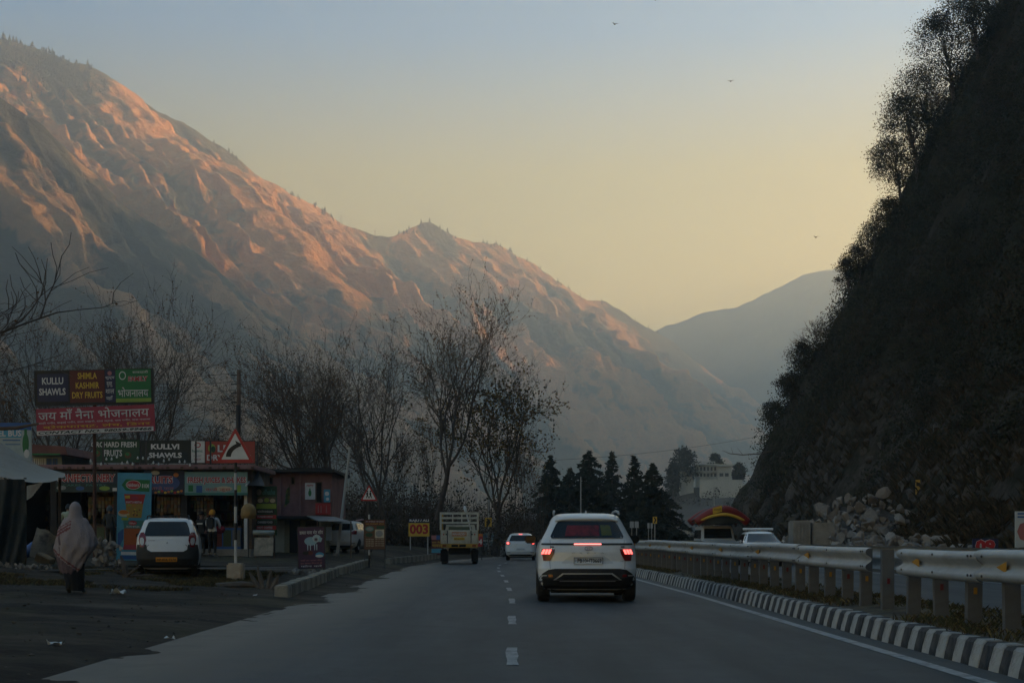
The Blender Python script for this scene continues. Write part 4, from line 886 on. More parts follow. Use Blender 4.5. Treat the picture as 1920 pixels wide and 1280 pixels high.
# ---- warning triangles
def triangle(label, px, apex, basey, w, d, feet, pictogram, plinth=False, stripes=()):
    k = F/d; x0 = (px-960)/k; g = gz(x0, d); zt = CAMH-(apex-HOR)/k - g; zb = CAMH-(basey-HOR)/k - g; hw = w/2/k
    t = thing('warning_sign', label, 'road sign', (x0, d, g)); hh = zt-zb
    def tri(s, rr):
        c = (0, zb+hh*.36); pts = []
        for (a, b_) in ((-hw*s, c[1]+(zb-c[1])*s), (hw*s, c[1]+(zb-c[1])*s), (0, c[1]+(zt-c[1])*s)):
            v = Vector((a, b_)); cc = Vector(c); dv = (v-cc); q = v-dv.normalized()*rr*1.2; p = Vector((-dv.y, dv.x)).normalized()*rr
            for an in (-55, -20, 20, 55): pts.append(tuple(q+dv.normalized()*rr*math.cos(R(an))+p*math.sin(R(an))))
        return pts
    m = MB(); m.prism(tri(1, .03), 0, .012); pl = m.build('plate', pm('sign_red', (.40, .02, .025), .4, .08, 5), t)
    m = MB(); m.prism(tri(.76, .012), -.004, -.0005); m.build('face', pm('sign_white', (.66, .67, .66), .4, .06, 5, dirt=(.3, .28, .25), damt=.3), pl)
    pictogram(pl, zb, hh, hw)
    zz = -.3; cols = [pm('pole_black', (.018, .018, .02), .5, .3, 5), pm('pole_white', (.50, .50, .48), .6, .15, 6, dirt=(.2, .17, .14), damt=.5)]
    edges = [-.3] + [CAMH-(s_-HOR)/k-g for s_ in stripes] + [zb+hh*.7]
    for i in range(len(edges)-1):
        m = MB(); m.tube([(0, .05, edges[i]), (0, .05, edges[i+1])], .036, 10); m.build('pole', cols[i % 2], t)
    if plinth:
        m = MB(); m.bbox(-.19, .20, -.15, .25, -.2, .42, .04); m.build('plinth', pm('old_plinth', (.38, .33, .26), .9, .2, 3, bump=.6, dirt=(.22, .12, .07), dscale=4, damt=.6), t)
    return t
def curve_arrow(pl, zb, hh, hw):
    pts_o, pts_i = [], []
    for i in range(11):
        a = R(180-i*7.2); pts_o.append((hw*.62+hw*1.12*math.cos(a)-hw*.02, zb+hh*.16+hh*.44*math.sin(a))); pts_i.append((hw*.62+hw*.84*math.cos(a)-hw*.02, zb+hh*.16+hh*.33*math.sin(a)))
    m = MB(); m.prism(pts_o[::-1]+pts_i, -.008, -.0045)
    m.prism([(hw*.30, zb+hh*.66), (hw*.02, zb+hh*.66-hh*.01), (hw*.10, zb+hh*.36), (hw*.16, zb+hh*.30), (hw*.36, zb+hh*.55)][::-1] if False else [(hw*.02, zb+hh*.40), (hw*.36, zb+hh*.54), (hw*.0, zb+hh*.64), (hw*.08, zb+hh*.52)], -.0085, -.0045)
    m.build('arrow', BK, pl)
def walkers(pl, zb, hh, hw):
    for sx in (-.20, .18):
        m = MB(); c = sx*hw; m.lathe([(.0, -.0035), (hh*.055, -.0035), (hh*.055, .0), (0, 0)], 10, Matrix.Translation((c, -.0045, zb+hh*.60)) @ Matrix.Rotation(R(90), 4, 'X'), cap=False)
        m.prism([(c-hw*.10, zb+hh*.34), (c+hw*.08, zb+hh*.34), (c+hw*.10, zb+hh*.53), (c-hw*.08, zb+hh*.53)], -.0085, -.0045)
        m.prism([(c-hw*.18, zb+hh*.16), (c-hw*.08, zb+hh*.16), (c+hw*.04, zb+hh*.35), (c-hw*.08, zb+hh*.35)], -.0082, -.0045); m.prism([(c+hw*.10, zb+hh*.16), (c+hw*.20, zb+hh*.16), (c+hw*.08, zb+hh*.35), (c-hw*.02, zb+hh*.35)], -.0088, -.0045)
        m.prism([(c-hw*.2, zb+hh*.40), (c-hw*.14, zb+hh*.38), (c-hw*.04, zb+hh*.50), (c-hw*.1, zb+hh*.52)], -.0078, -.0045); m.build('pictogram', BK, pl)
triangle('large triangular curve warning sign on a black and white banded pole', 441, 803, 866, 67, 34.6, 1098, curve_arrow, True, (1058, 1012, 980, 949, 918, 886))
triangle('small triangular pedestrian warning sign on a dark pole', 692, 909, 938, 31, 52.5, 1058, walkers, False, (1040, 1020, 973, 964))
# ---- poles and wires
t = thing('utility_pole', 'tall weathered utility pole carrying wires behind the curve sign', 'utility pole', onG(447, 66)); zt = P(447, 693, 66).z-t.location.z
m = MB(); m.tube([(0, 0, -.5), (.02, 0, zt)], [.13, .09], 10); m.build('pole', pm('weathered_wood', (.13, .09, .07), .9, .3, 3, dirt=(.3, .28, .25), dscale=.4, damt=.6), t)
m = MB()
for i in range(5): m.bar((-.35, 0, zt-.25-.42*i), (.15, 0, zt-.25-.42*i), .05)
m.build('cross_arm', M_frame, t); m = MB(); m.tube([(0, -.02, zt*.62), (0, -.02, zt*.8)], .11, 8); m.build('cable_joint', M_frame, t)
def wire(lab, a, b, sag, r=.012):
    n = 14; m = MB(); m.tube([a.lerp(b, i/n) - Vector((0, 0, sag*4*(i/n)*(1-i/n))) for i in range(n+1)], r, 3); return tag(m.build('wire', M_frame), lab, 'wire', 'overhead wires')
for i in range(4): wire(['topmost overhead wire running left from the utility pole', 'second overhead wire running left from the utility pole', 'third overhead wire running left from the utility pole', 'lowest level overhead wire running left from the utility pole'][i], P(440, 699+16*i, 66), P(150, 690+13*i, 60), .25)
wire('wire slanting down left from the utility pole to the shops', P(440, 745, 66), P(352, 782, 60), .1); wire('steeper wire dropping left from the utility pole', P(440, 760, 66), P(395, 815, 62), .05)
wire('long thin wire crossing the valley above the conifers', P(1040, 862, 150), P(1420, 818, 170), .4, .02)
t = thing('leaning_pole', 'pale metal pole leaning right beside the pink building', 'pole', onG(630, 60)); e = P(656, 838, 60)-t.location; m = MB(); m.tube([(0, 0, -.4), tuple(e)], [.07, .05], 10); m.build('pole', M_poleG, t); m = MB(); m.box(-.12, .12, -.12, .12, -.1, .12); m.build('footing', M_conc, t)
def lamp(lab, px, top, d, r=.055):
    t = thing('lamp_post', lab, 'lamp post', onG(px, d)); z = P(px, top, d).z-t.location.z; m = MB(); m.tube([(0, 0, -.3), (0, 0, z)], [r*1.3, r*.7], 8); m.build('pole', M_poleG, t); m = MB(); m.tube([(0, 0, .0), (0, 0, .5)], r*1.7, 8); m.build('base', M_poleG, t)
lamp('slim pale lamp post with the chevron sign behind the pickup', 916, 888, 99); lamp('slim grey lamp post rising behind the white SUV roof', 1089, 893, 112)
lamp('thin pole standing left of the far white house', 1339, 912, 210, .09)
# ================================================================== VEHICLES
M_white = pm('white_paint', (.66, .67, .66), .28, .03, 3, coat=.6, spec=.5, dirt=(.42, .40, .36), dscale=1.2, damt=.3)
M_wht2 = pm('dusty_white_paint', (.50, .50, .48), .45, .05, 3, coat=.2, dirt=(.30, .27, .22), dscale=1.5, damt=.5)
M_clad = pm('black_plastic', (.014, .015, .016), .6, .2, 6, dirt=(.05, .045, .04), damt=.5)
M_tyre = pm('tyre_rubber', (.012, .012, .012), .85, .3, 8, bump=.3, dirt=(.05, .045, .035), dscale=4, damt=.5)
M_rim = pm('alloy', (.32, .33, .34), .4, .1, 5, metal=.7)
M_glassD = pm('dark_glass', (.010, .013, .014), .08, .2, 2, spec=.5)
M_silver = pm('silver_trim', (.34, .35, .35), .4, .1, 5, metal=.4)
M_lampR = pm('tail_lamp_red', (.16, .008, .010), .2, .1, 6, coat=.5)
M_lampOn = pm('lit_tail_lamp', (.6, .1, .1), .3, .05, 6, emit=(1.0, .13, .11), es=1.15)
M_lampHot = pm('lit_brake_bar', (.7, .2, .2), .3, .05, 6, emit=(1.0, .20, .17), es=1.35)
M_lens = pm('clear_lens', (.45, .45, .44), .15, .1, 6, coat=.5)
M_under = pm('underbody', (.006, .006, .006), .9, .2, 5)
def clear_glass():
    m = bpy.data.materials.new('tinted_glass'); m.use_nodes = True; N = m.node_tree.nodes; L = m.node_tree.links; N.remove(N['Principled BSDF'])
    tr = N.new('ShaderNodeBsdfTransparent'); tr.inputs[0].default_value = (.62, .65, .65, 1); gl = N.new('ShaderNodeBsdfGlossy'); gl.inputs['Roughness'].default_value = .03
    fr = N.new('ShaderNodeFresnel'); fr.inputs[0].default_value = 1.5; mx = N.new('ShaderNodeMixShader'); L.new(fr.outputs[0], mx.inputs[0]); L.new(tr.outputs[0], mx.inputs[1]); L.new(gl.outputs[0], mx.inputs[2]); L.new(mx.outputs[0], N['Material Output'].inputs[0]); return m
M_tint = clear_glass()
def ring(z, yr, yf, hw, rc, bow=.06, bowf=.10):
    """plan outline of a car body at one height"""
    pts = []; rc = min(rc, hw*.95)
    def corner(cxx, cyy, a0, a1, n=6): return [(cxx+rc*math.cos(R(a0+(a1-a0)*i/n)), cyy+rc*math.sin(R(a0+(a1-a0)*i/n))) for i in range(n+1)]
    x0 = hw-rc
    for i in range(10): x = -x0+2*x0*i/10; pts.append((x, yr, 'r'))
    pts += [(a, b, 'r') for a, b in corner(x0, yr+rc, -90, 0)]
    for i in range(1, 10): pts.append((hw, yr+rc+(yf-yr-2*rc)*i/10, ''))
    pts += [(a, b, 'f') for a, b in corner(x0, yf-rc, 0, 90)]
    for i in range(1, 10): pts.append((x0-2*x0*i/10, yf, 'f'))
    pts += [(a, b, 'f') for a, b in corner(-x0, yf-rc, 90, 180)]
    for i in range(1, 10): pts.append((-hw, yf-rc-(yf-yr-2*rc)*i/10, ''))
    pts += [(a, b, 'r') for a, b in corner(-x0, yr+rc, 180, 270)][:-1]
    out = []
    for x, y, e in pts:
        k = (x/hw)**2
        if e == 'r': y += bow*k*(1-(y-yr)/(yf-yr))
        elif e == 'f': y -= bowf*k*((y-yr)/(yf-yr))
        out.append((x, y, z))
    return out
class Car:
    def __init__(s, name, label, slices, paint, loc, rz=0, group=None, cat='car', wheels=None, wr=.32, ww=.20, bow=.06, bowf=.12):
        s.t = thing(name, label, cat, loc, rz, group); S = np.array(slices); zs = S[:, 0]
        fine = sorted(set(list(zs)+list(np.linspace(zs[0], zs[-1], 46))))
        rows = [ring(z, *[float(np.interp(z, zs, S[:, i])) for i in range(1, 5)], bow=bow, bowf=bowf) for z in fine]
        m = MB(); m.grid(rows, closed=True); n = len(rows[0]); m.add(rows[0], [tuple(range(n-1, -1, -1))]); m.add(rows[-1], [tuple(range(n))])
        s.body = m.build('body', paint, s.t, smooth=True, auto=38)
        me = s.body.data; s.bvh = BVHTree.FromPolygons([v.co.copy() for v in me.vertices], [list(p.vertices) for p in me.polygons])
        s.wheels = []
        for (x, y) in wheels or []:
            sgn = 1 if x > 0 else -1; M = Matrix.Translation((x, y, wr)) @ Matrix.Rotation(R(90), 4, 'Y')
            m = MB(); h = ww/2; m.lathe([(wr*.62, -h), (wr*.9, -h), (wr*.98, -h*.8), (wr, -h*.4), (wr, h*.4), (wr*.98, h*.8), (wr*.9, h), (wr*.62, h), (wr*.62, -h)], 22, M, cap=False)
            w = m.build('wheel', M_tyre, s.t, smooth=True, auto=40); m = MB(); m.lathe([(0, h*.5), (wr*.2, h*.62), (wr*.6, h*.5), (wr*.63, h*.75), (wr*.63, -h*.5), (0, -h*.4)], 16, M @ (Matrix.Scale(sgn, 4, (0, 0, 1))), cap=False); m.build('rim', M_rim, w, smooth=True, auto=30); s.wheels.append(w)
            R_ = wr*1.16; rws = [(wr-.08+.0, y-R_, y+R_)]+[(wr+R_*math.sin(a), y-R_*math.cos(a), y+R_*math.cos(a)) for a in np.linspace(.02, 1.5, 10)]
            s.patch('wheel_arch', rws, M_clad, 'R' if x > 0 else 'L', .004, 14)
    def patch(s, name, rows, mat, side='B', off=.006, nx=14, parent=None, step=.03, smooth=True):
        """a panel laid on the body: rows of (height, from, to) seen from the back, front or a flank"""
        rows = sorted(rows); zs = [r_[0] for r_ in rows]; nz = max(2, int((zs[-1]-zs[0])/step)+1)
        zz = sorted(set(zs+list(np.linspace(zs[0], zs[-1], nz)))); grid = []; last = None
        for z in zz:
            a = float(np.interp(z, zs, [r_[1] for r_ in rows])); b = float(np.interp(z, zs, [r_[2] for r_ in rows])); line = []
            for i in range(nx+1):
                u = a+(b-a)*i/nx
                o, d = {'B': ((u, -3, z), (0, 1, 0)), 'F': ((u, 9, z), (0, -1, 0)), 'L': ((-3, u, z), (1, 0, 0)), 'R': ((3, u, z), (-1, 0, 0))}[side]
                hit = s.bvh.ray_cast(Vector(o), Vector(d))[:2]
                if hit[0] is None:
                    q = Vector(o); k = 1 if side in 'BF' else 0; q[k] = last[k] if last is not None else (0 if side == 'B' else q[k]); line.append(q)
                else: q = hit[0]; last = q; line.append(q - Vector(d)*off)
            grid.append(line)
        m = MB(); m.grid(grid)
        dv = {'B': Vector((0, 1, 0)), 'F': Vector((0, -1, 0)), 'L': Vector((1, 0, 0)), 'R': Vector((-1, 0, 0))}[side]*(off+.012)
        edge = grid[0] + [g_[-1] for g_ in grid[1:]] + grid[-1][-2::-1] + [g_[0] for g_ in grid[-2:0:-1]]
        n = len(edge); m.add(list(edge)+[e_+dv for e_ in edge], [(i, i+n, (i+1) % n+n, (i+1) % n) for i in range(n)])
        return m.build(name, mat, parent or s.t, smooth=smooth, auto=35)
    def mirrors(s, x, y, z, w, h, mat, glassm=None):
        for sg in (-1, 1):
            m = MB(); m.bbox(-w/2, w/2, 0, .12, -h/2, h/2, .045); o = m.build('wing_mirror', mat, s.t, smooth=True, loc=(sg*(x+w/2), y, z), auto=50)
            m = MB(); m.bbox(-w*.42, w*.42, -.006, .004, -h*.38, h*.38, .004); m.build('mirror_glass', M_glassD if glassm is None else glassm, o)
            m = MB(); m.bbox(min(0, -sg*w*.75), max(0, -sg*w*.75), .03, .09, -h*.35, -h*.05, .01); m.build('mirror_arm', M_clad, o)
    def under(s, x, y0, y1, z0, z1):
        m = MB(); m.bbox(-x, x, y0, y1, z0, z1, .05); m.build('underbody', M_under, s.t)
# ---- the white SUV ahead
SUV = [(.215, .30, 4.0, .76, .22), (.30, .10, 4.2, .84, .24), (.42, .03, 4.28, .875, .26), (.60, .04, 4.30, .895, .28), (.74, .09, 4.29, .895, .30), (.90, .10, 4.24, .89, .30), (1.0, .12, 4.02, .875, .28), (1.06, .15, 3.42, .855, .26), (1.12, .20, 3.2, .825, .25), (1.25, .28, 2.9, .755, .24), (1.42, .40, 2.6, .672, .24), (1.50, .46, 2.42, .63, .25), (1.555, .52, 2.3, .59, .26), (1.59, .66, 2.15, .53, .28), (1.61, .9, 1.95, .44, .3), (1.62, 1.2, 1.7, .25, .22)]
p = P(1102, 1128, 25.4)
c = Car('suv', 'white SUV with lit brake lamps driving straight ahead in the right lane', SUV, M_white, (p.x, 25.4, 0.004), R(-.5), wheels=[(-.78, .72), (.78, .72), (-.78, 3.4), (.78, 3.4)], wr=.335, ww=.225, bow=.10)
c.patch('rear_screen_backing', [(1.15, -.64, .64), (1.19, -.66, .66), (1.40, -.56, .56), (1.465, -.51, .51)], M_glassD, 'B', .004, 18)
sh = c.patch('sunshade', [(1.19, -.40, .22), (1.385, -.36, .215)], pm('red_cloth', (.62, .05, .07), .8, .35, 9, dirt=(.12, .02, .05), dscale=7, damt=.9), 'B', .012, 12); c.patch('pattern', [(1.2, .26, .45), (1.39, .24, .42)], pm('yellow_green_cloth', (.42, .40, .05), .8, .5, 9, dirt=(.05, .12, .12), dscale=9, damt=.9), 'B', .013, 8, parent=sh)
c.patch('rear_screen', [(1.15, -.64, .64), (1.19, -.66, .66), (1.40, -.56, .56), (1.465, -.51, .51)], M_tint, 'B', .022, 18)
c.patch('pillar_trim', [(1.13, -.79, -.68), (1.30, -.715, -.615), (1.44, -.635, -.545)], M_white, 'B', .006, 4); c.patch('pillar_trim', [(1.13, .68, .79), (1.30, .615, .715), (1.44, .545, .635)], M_white, 'B', .006, 4)
lb = c.patch('light_bar', [(1.028, -.83, .83), (1.062, -.82, .82)], M_clad, 'B', .010, 24); c.patch('brake_bar', [(1.034, -.24, .25), (1.055, -.24, .25)], M_lampHot, 'B', .018, 10, parent=lb)
for sg in (-1, 1):
    l = c.patch('tail_lamp', [(.745, *sorted((sg*.67, sg*.79))), (.87, *sorted((sg*.60, sg*.815))), (.955, *sorted((sg*.58, sg*.82)))], M_lampR, 'B', .014, 8)
    for k in range(3):
        a0 = .64+.055*k; c.patch('lit_segment', [(.865, *sorted((sg*(a0+.035), sg*(a0+.078)))), (.948, *sorted((sg*a0, sg*(a0+.046))))], M_lampOn, 'B', .022, 4, parent=l)
    c.patch('reflector', [(.985, *sorted((sg*.60, sg*.67))), (1.005, *sorted((sg*.60, sg*.665)))], M_clad, 'B', .01, 4)
    c.patch('fog_reflector', [(.455, *sorted((sg*.62, sg*.70))), (.50, *sorted((sg*.63, sg*.71)))], M_lampR, 'B', .026, 4); c.patch('bumper_vent', [(.47, *sorted((sg*.73, sg*.83))), (.49, *sorted((sg*.73, sg*.83)))], M_silver, 'B', .026, 4)
    m = MB(); m.tube([(sg*.60, .62, 1.585), (sg*.585, .72, 1.635), (sg*.575, 1.3, 1.655), (sg*.57, 2.0, 1.645), (sg*.565, 2.15, 1.60)], [.018, .024, .024, .022, .018], 8); m.build('roof_rail', M_silver, c.t, smooth=True)
bp = c.patch('bumper_cladding', [(.24, -.80, .80), (.36, -.86, .86), (.44, -.865, .865), (.52, -.80, .80), (.585, -.70, .70), (.605, -.58, .58)], M_clad, 'B', .012, 26)
c.patch('diffuser', [(.40, -.62, .62), (.47, -.52, .52), (.515, -.46, .46), (.525, -.45, .45)], M_silver, 'B', .020, 16, parent=bp); c.patch('diffuser_inset', [(.405, -.57, .57), (.47, -.475, .475), (.505, -.43, .43)], M_under, 'B', .026, 16, parent=bp); c.patch('chrome_strip', [(.375, -.5, .5), (.388, -.5, .5)], M_silver, 'B', .028, 16, parent=bp)
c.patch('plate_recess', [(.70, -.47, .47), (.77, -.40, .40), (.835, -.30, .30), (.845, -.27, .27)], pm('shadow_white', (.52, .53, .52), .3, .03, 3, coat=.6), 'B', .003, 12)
M_plate = pm('plate_white', (.55, .56, .55), .5, .05, 6); pl = c.patch('number_plate', [(.688, -.245, .275), (.808, -.245, .275)], M_plate, 'B', .024, 2); M_ink = pm('plate_ink', (.02, .02, .02), .6, .1, 6)
hit = c.bvh.ray_cast(Vector((0, -3, .75)), Vector((0, 1, 0)))[0].y
text('PB10HT0669', .43, .075, M_ink, pl, (.035, hit-.030, .748), bold=.02, keep=False); text('IND', .03, .02, BL, pl, (-.215, hit-.030, .748), keep=False)
for x0, x1, z0, z1 in ((-.245, .275, .800, .808), (-.245, .275, .688, .696), (-.245, -.237, .696, .800), (.267, .275, .696, .800)): MB().box(x0, x1, hit-.032, hit-.026, z0, z1).build('plate_rim', M_ink, pl)
hy_ = c.bvh.ray_cast(Vector((0, -3, .89)), Vector((0, 1, 0)))[0].y; text('C   R   E   T   A', .58, .022, M_silver, c.t, (0.01, hy_-.012, .885), bold=.01, keep=False)
m = MB(); m.tube([(.07*math.cos(a), 0, .036*math.sin(a)) for a in np.linspace(0, 6.283, 21)], .006, 5); m.bar((-.03, 0, -.026), (-.012, 0, .026), .008); m.bar((.012, 0, -.026), (.03, 0, .026), .008); m.bar((-.02, 0, 0), (.02, 0, 0), .008); m.build('emblem', M_silver, c.t, loc=(.02, hy_-.014, .968)); text('SX', .06, .016, M_silver, c.t, (.62, hy_+.02, .735), keep=False)
m = MB(); m.prism([(-.0, 0), (0, 0)] if False else [(-.02, 0), (.02, 0), (.006, .06), (-.006, .06)], .75, .90); m.build('roof_antenna', M_white, c.t, loc=(0, 0, 1.60))
m = MB(); rows = []
for yy, zz_ in ((.43, 1.478), (.40, 1.50), (.50, 1.535), (.75, 1.605)): rows.append([(x, yy+.10*(x/.62)**2, zz_-.05*(x/.62)**4) for x in np.linspace(-.57, .57, 15)])
m.grid(rows); m.build('spoiler', M_white, c.t, smooth=True)
for sd in 'LR': c.patch('side_window', [(1.13, .55, 2.95), (1.30, .62, 2.72), (1.44, .78, 2.42)], M_glassD, sd, .005, 22); c.patch('sill_cladding', [(.24, .55, 3.6), (.40, .2, 3.9)], M_clad, sd, .006, 20)
c.patch('windscreen', [(1.12, -.68, .68), (1.45, -.56, .56)], M_glassD, 'F', .005, 14); c.mirrors(.89, 2.55, 1.13, .24, .16, M_clad); c.under(.70, .35, 3.9, .16, .30)
# tailgate shut lines
for sg in (-1, 1): c.patch('shut_line', [(.60, *sorted((sg*.663, sg*.668))), (.74, *sorted((sg*.675, sg*.680)))], M_clad, 'B', .004, 1); c.patch('shut_line', [(.96, *sorted((sg*.655, sg*.66))), (1.12, *sorted((sg*.668, sg*.673)))], M_clad, 'B', .004, 1)

# ---- parked small hatchback with black bumper
ALTO = [(.20, .25, 3.2, .62, .2), (.30, .08, 3.40, .70, .22), (.45, .03, 3.44, .735, .24), (.62, .05, 3.44, .745, .26), (.80, .09, 3.38, .745, .26), (.95, .13, 3.0, .735, .25), (1.02, .16, 2.75, .715, .24), (1.15, .24, 2.5, .665, .22), (1.32, .35, 2.2, .60, .22), (1.40, .42, 2.05, .56, .24), (1.44, .60, 1.9, .48, .25), (1.46, .85, 1.65, .34, .2)]
g_ = onG(313, 34.3)
c = Car('hatchback', 'white small hatchback with black bumper and orange plate parked by the snack panel', ALTO, M_white, (g_.x, 34.3, g_.z+.005), R(11), wheels=[(-.64, .56), (.64, .56), (-.64, 2.8), (.64, 2.8)], wr=.27, ww=.15, bow=.09)
c.patch('rear_screen', [(1.005, -.50, .50), (1.03, -.545, .545), (1.2, -.51, .51), (1.34, -.455, .455), (1.36, -.42, .42)], M_glassD, 'B', .008, 16)
c.patch('bumper', [(.24, -.68, .68), (.45, -.71, .71), (.60, -.72, .72), (.63, -.72, .72)], M_clad, 'B', .010, 20)
for sg in (-1, 1):
    c.patch('bumper_corner', [(.62, *sorted((sg*.36, sg*.72))), (.68, *sorted((sg*.47, sg*.72))), (.80, *sorted((sg*.49, sg*.72)))], M_clad, 'B', .008, 8); c.patch('bumper_flank', [(.26, .14, .30), (.60, .10, .35), (.80, .12, .30)], M_clad, 'R' if sg > 0 else 'L', .006, 6)
    l = c.patch('tail_lamp', [(.74, *sorted((sg*.55, sg*.64))), (.90, *sorted((sg*.50, sg*.68))), (1.02, *sorted((sg*.51, sg*.675))), (1.10, *sorted((sg*.56, sg*.64)))], M_lampR, 'B', .016, 8)
    c.patch('lamp_lens', [(.79, *sorted((sg*.565, sg*.62))), (.85, *sorted((sg*.545, sg*.65))), (.93, *sorted((sg*.55, sg*.65))), (.97, *sorted((sg*.58, sg*.63)))], M_lens, 'B', .024, 6, parent=l)
    m = MB(); m.tube([(sg*.50, .55, 1.42), (sg*.49, .65, 1.50), (sg*.48, 1.4, 1.52), (sg*.47, 1.9, 1.47)], .016, 6); m.build('roof_rail', M_clad, c.t)
m = MB(); m.bar((-.49, .75, 1.505), (.49, .75, 1.505), .025); m.build('roof_bar', M_clad, c.t)
hy_ = c.bvh.ray_cast(Vector((0, -3, .44)), Vector((0, 1, 0)))[0].y; pl = c.patch('number_plate', [(.385, -.265, .235), (.495, -.265, .235)], pm('plate_orange', (.60, .24, .02), .5, .1, 6), 'B', .016, 2); text('HP 01K 7274', .44, .06, M_ink, pl, (-.015, hy_-.024, .44), bold=.01, keep=False)
hy_ = c.bvh.ray_cast(Vector((0, -3, .86)), Vector((0, 1, 0)))[0].y; m = MB(); m.prism([(-.022, .84), (0, .815), (.022, .84), (0, .875)], hy_-.012, hy_-.003); m.build('emblem', M_silver, c.t); text('ALTO 800', .15, .03, M_silver, c.t, (-.37, hy_-.004+.02, .90), bold=.02, keep=False)
for sd in 'LR': c.patch('side_window', [(1.03, .40, 2.55), (1.18, .45, 2.35), (1.33, .6, 2.05)], M_glassD, sd, .005, 18)
c.mirrors(.73, 2.25, 1.03, .15, .11, M_clad); c.under(.58, .3, 3.1, .15, .28); c.patch('windscreen', [(1.04, -.58, .58), (1.34, -.46, .46)], M_glassD, 'F', .005, 10)

# ---- braking hatchback further on
HB = [(.20, .28, 3.7, .70, .2), (.32, .08, 3.85, .80, .25), (.50, .03, 3.92, .84, .28), (.70, .07, 3.92, .85, .30), (.90, .10, 3.8, .85, .3), (1.0, .14, 3.2, .83, .28), (1.10, .22, 2.95, .78, .26), (1.25, .34, 2.65, .70, .25), (1.40, .46, 2.35, .62, .25), (1.46, .60, 2.15, .54, .26), (1.50, .9, 1.9, .38, .25)]
def hatch(name, label, loc, rz, paint=M_white, lit=False, group=None, front=False, k=1.0):
    c = Car(name, label, HB, paint, loc, rz, group, wheels=[(-.72, .68), (.72, .68), (-.72, 3.15), (.72, 3.15)], wr=.30, ww=.19, bow=.10)
    c.patch('rear_screen', [(1.06, -.60, .60), (1.10, -.62, .62), (1.38, -.50, .50)], M_glassD, 'B', .008, 14); c.patch('windscreen', [(1.02, -.68, .68), (1.40, -.52, .52)], M_glassD, 'F', .008, 14)
    for sg in (-1, 1):
        l = c.patch('tail_lamp', [(.86, *sorted((sg*.58, sg*.80))), (.98, *sorted((sg*.56, sg*.80))), (1.06, *sorted((sg*.66, sg*.77)))], M_lampR, 'B', .012, 6)
        if lit: c.patch('lit_segment', [(.90, *sorted((sg*.62, sg*.76))), (1.01, *sorted((sg*.64, sg*.76)))], M_lampOn, 'B', .02, 4, parent=l)
        c.patch('headlamp', [(.72, *sorted((sg*.52, sg*.80))), (.84, *sorted((sg*.56, sg*.80)))], M_lens, 'F', .012, 6)
        c.patch('bumper_slot', [(.42, *sorted((sg*.56, sg*.74))), (.45, *sorted((sg*.56, sg*.74)))], M_clad, 'B', .01, 4)
    for sd in 'LR': c.patch('side_window', [(1.08, .45, 2.9), (1.22, .52, 2.6), (1.38, .7, 2.3)], M_glassD, sd, .005, 18)
    if lit: c.patch('high_brake_lamp', [(1.425, -.09, .09), (1.455, -.09, .09)], M_lampOn, 'B', .02, 4)
    hy_ = c.bvh.ray_cast(Vector((0, -3, .62)), Vector((0, 1, 0)))[0].y; pl = c.patch('number_plate', [(.56, -.25, .25), (.67, -.25, .25)], M_plate, 'B', .015, 2); text('HP 34 2210', .4, .06, M_ink, pl, (0, hy_-.022, .615), keep=False)
    c.patch('grille', [(.50, -.45, .45), (.72, -.38, .38)], M_clad, 'F', .01, 8); c.patch('rear_valance', [(.24, -.6, .6), (.34, -.66, .66)], M_clad, 'B', .01, 10); c.under(.66, .35, 3.6, .15, .28); c.mirrors(.83, 2.65, 1.06, .16, .12, paint); return c
hatch('hatchback', 'white hatchback with glowing brake lamps just left of the white SUV', (P(976, 1050, 78).x, 78, .004), R(-1), lit=True)
hatch('hatchback', 'dusty white old hatchback parked by the leaning pole', onG(638, 64)+Vector((0, 0, .005)), R(-10), M_wht2).t.scale = (.86, .86, .95)
c = hatch('hatchback', 'oncoming white car with a white bar on its roof behind the guard rail', (P(1442, 1050, 60).x, 60+3.9, .004), R(178)); m = MB(); m.tube([(-.66, 1.5, 1.60), (.66, 1.5, 1.60)], .05, 8); m.build('roof_bar', M_white, c.t)
for sg in (-1, 1): m = MB(); m.box(sg*.45-.02, sg*.45+.02, 1.47, 1.53, 1.44, 1.56); m.build('bar_foot', M_clad, c.t)
hatch('hatchback', 'distant dark car approaching on the far bend right of the SUV', (P(1242, 1010, 150).x, 154, .004), R(172), pm('dark_paint', (.03, .035, .035), .3, .1, 4, coat=.5))
hatch('hatchback', 'red car parked behind the brown menu board', onG(650, 96)+Vector((0, 0, .005)), R(-70), pm('red_paint', (.25, .02, .03), .35, .1, 4, coat=.4))
hatch('hatchback', 'white car parked low beyond the kerb right of the brown menu board', onG(770, 100)+Vector((0, 0, .005)), R(80), M_wht2)

# ---- loaded pickup seen from behind
M_cream = pm('cream_paint', (.58, .56, .46), .6, .1, 4, dirt=(.22, .18, .11), dscale=2.5, damt=.6); M_yel = pm('yellow_paint', (.46, .28, .04), .55, .15, 4, dirt=(.2, .12, .04), damt=.5)
t = thing('pickup_truck', 'cream and yellow pickup with slatted cargo frame driving in the left lane', 'truck', (P(861, 1056, 66).x, 66, .004), R(1))
m = MB(); m.bbox(-.86, .86, .0, .05, .95, 1.58, .012); tg = m.build('tailgate', M_cream, t)
for z in (1.04, 1.17, 1.30, 1.50): MB().box(-.84, .84, -.022, .0, z-.012, z+.012).build('rib', M_cream, tg)
for x in (-.82, -.55, .55, .82): MB().box(x-.02, x+.02, -.026, .0, .97, 1.57).build('latch_bar', M_frame if abs(x) < .6 else M_cream, tg)
MB().box(-.34, .34, -.03, -.002, 1.30, 1.49).build('name_panel', OR, tg); text('MAHADEV', .62, .12, W_, tg, (0, -.036, 1.395), bold=.03, keep=False)
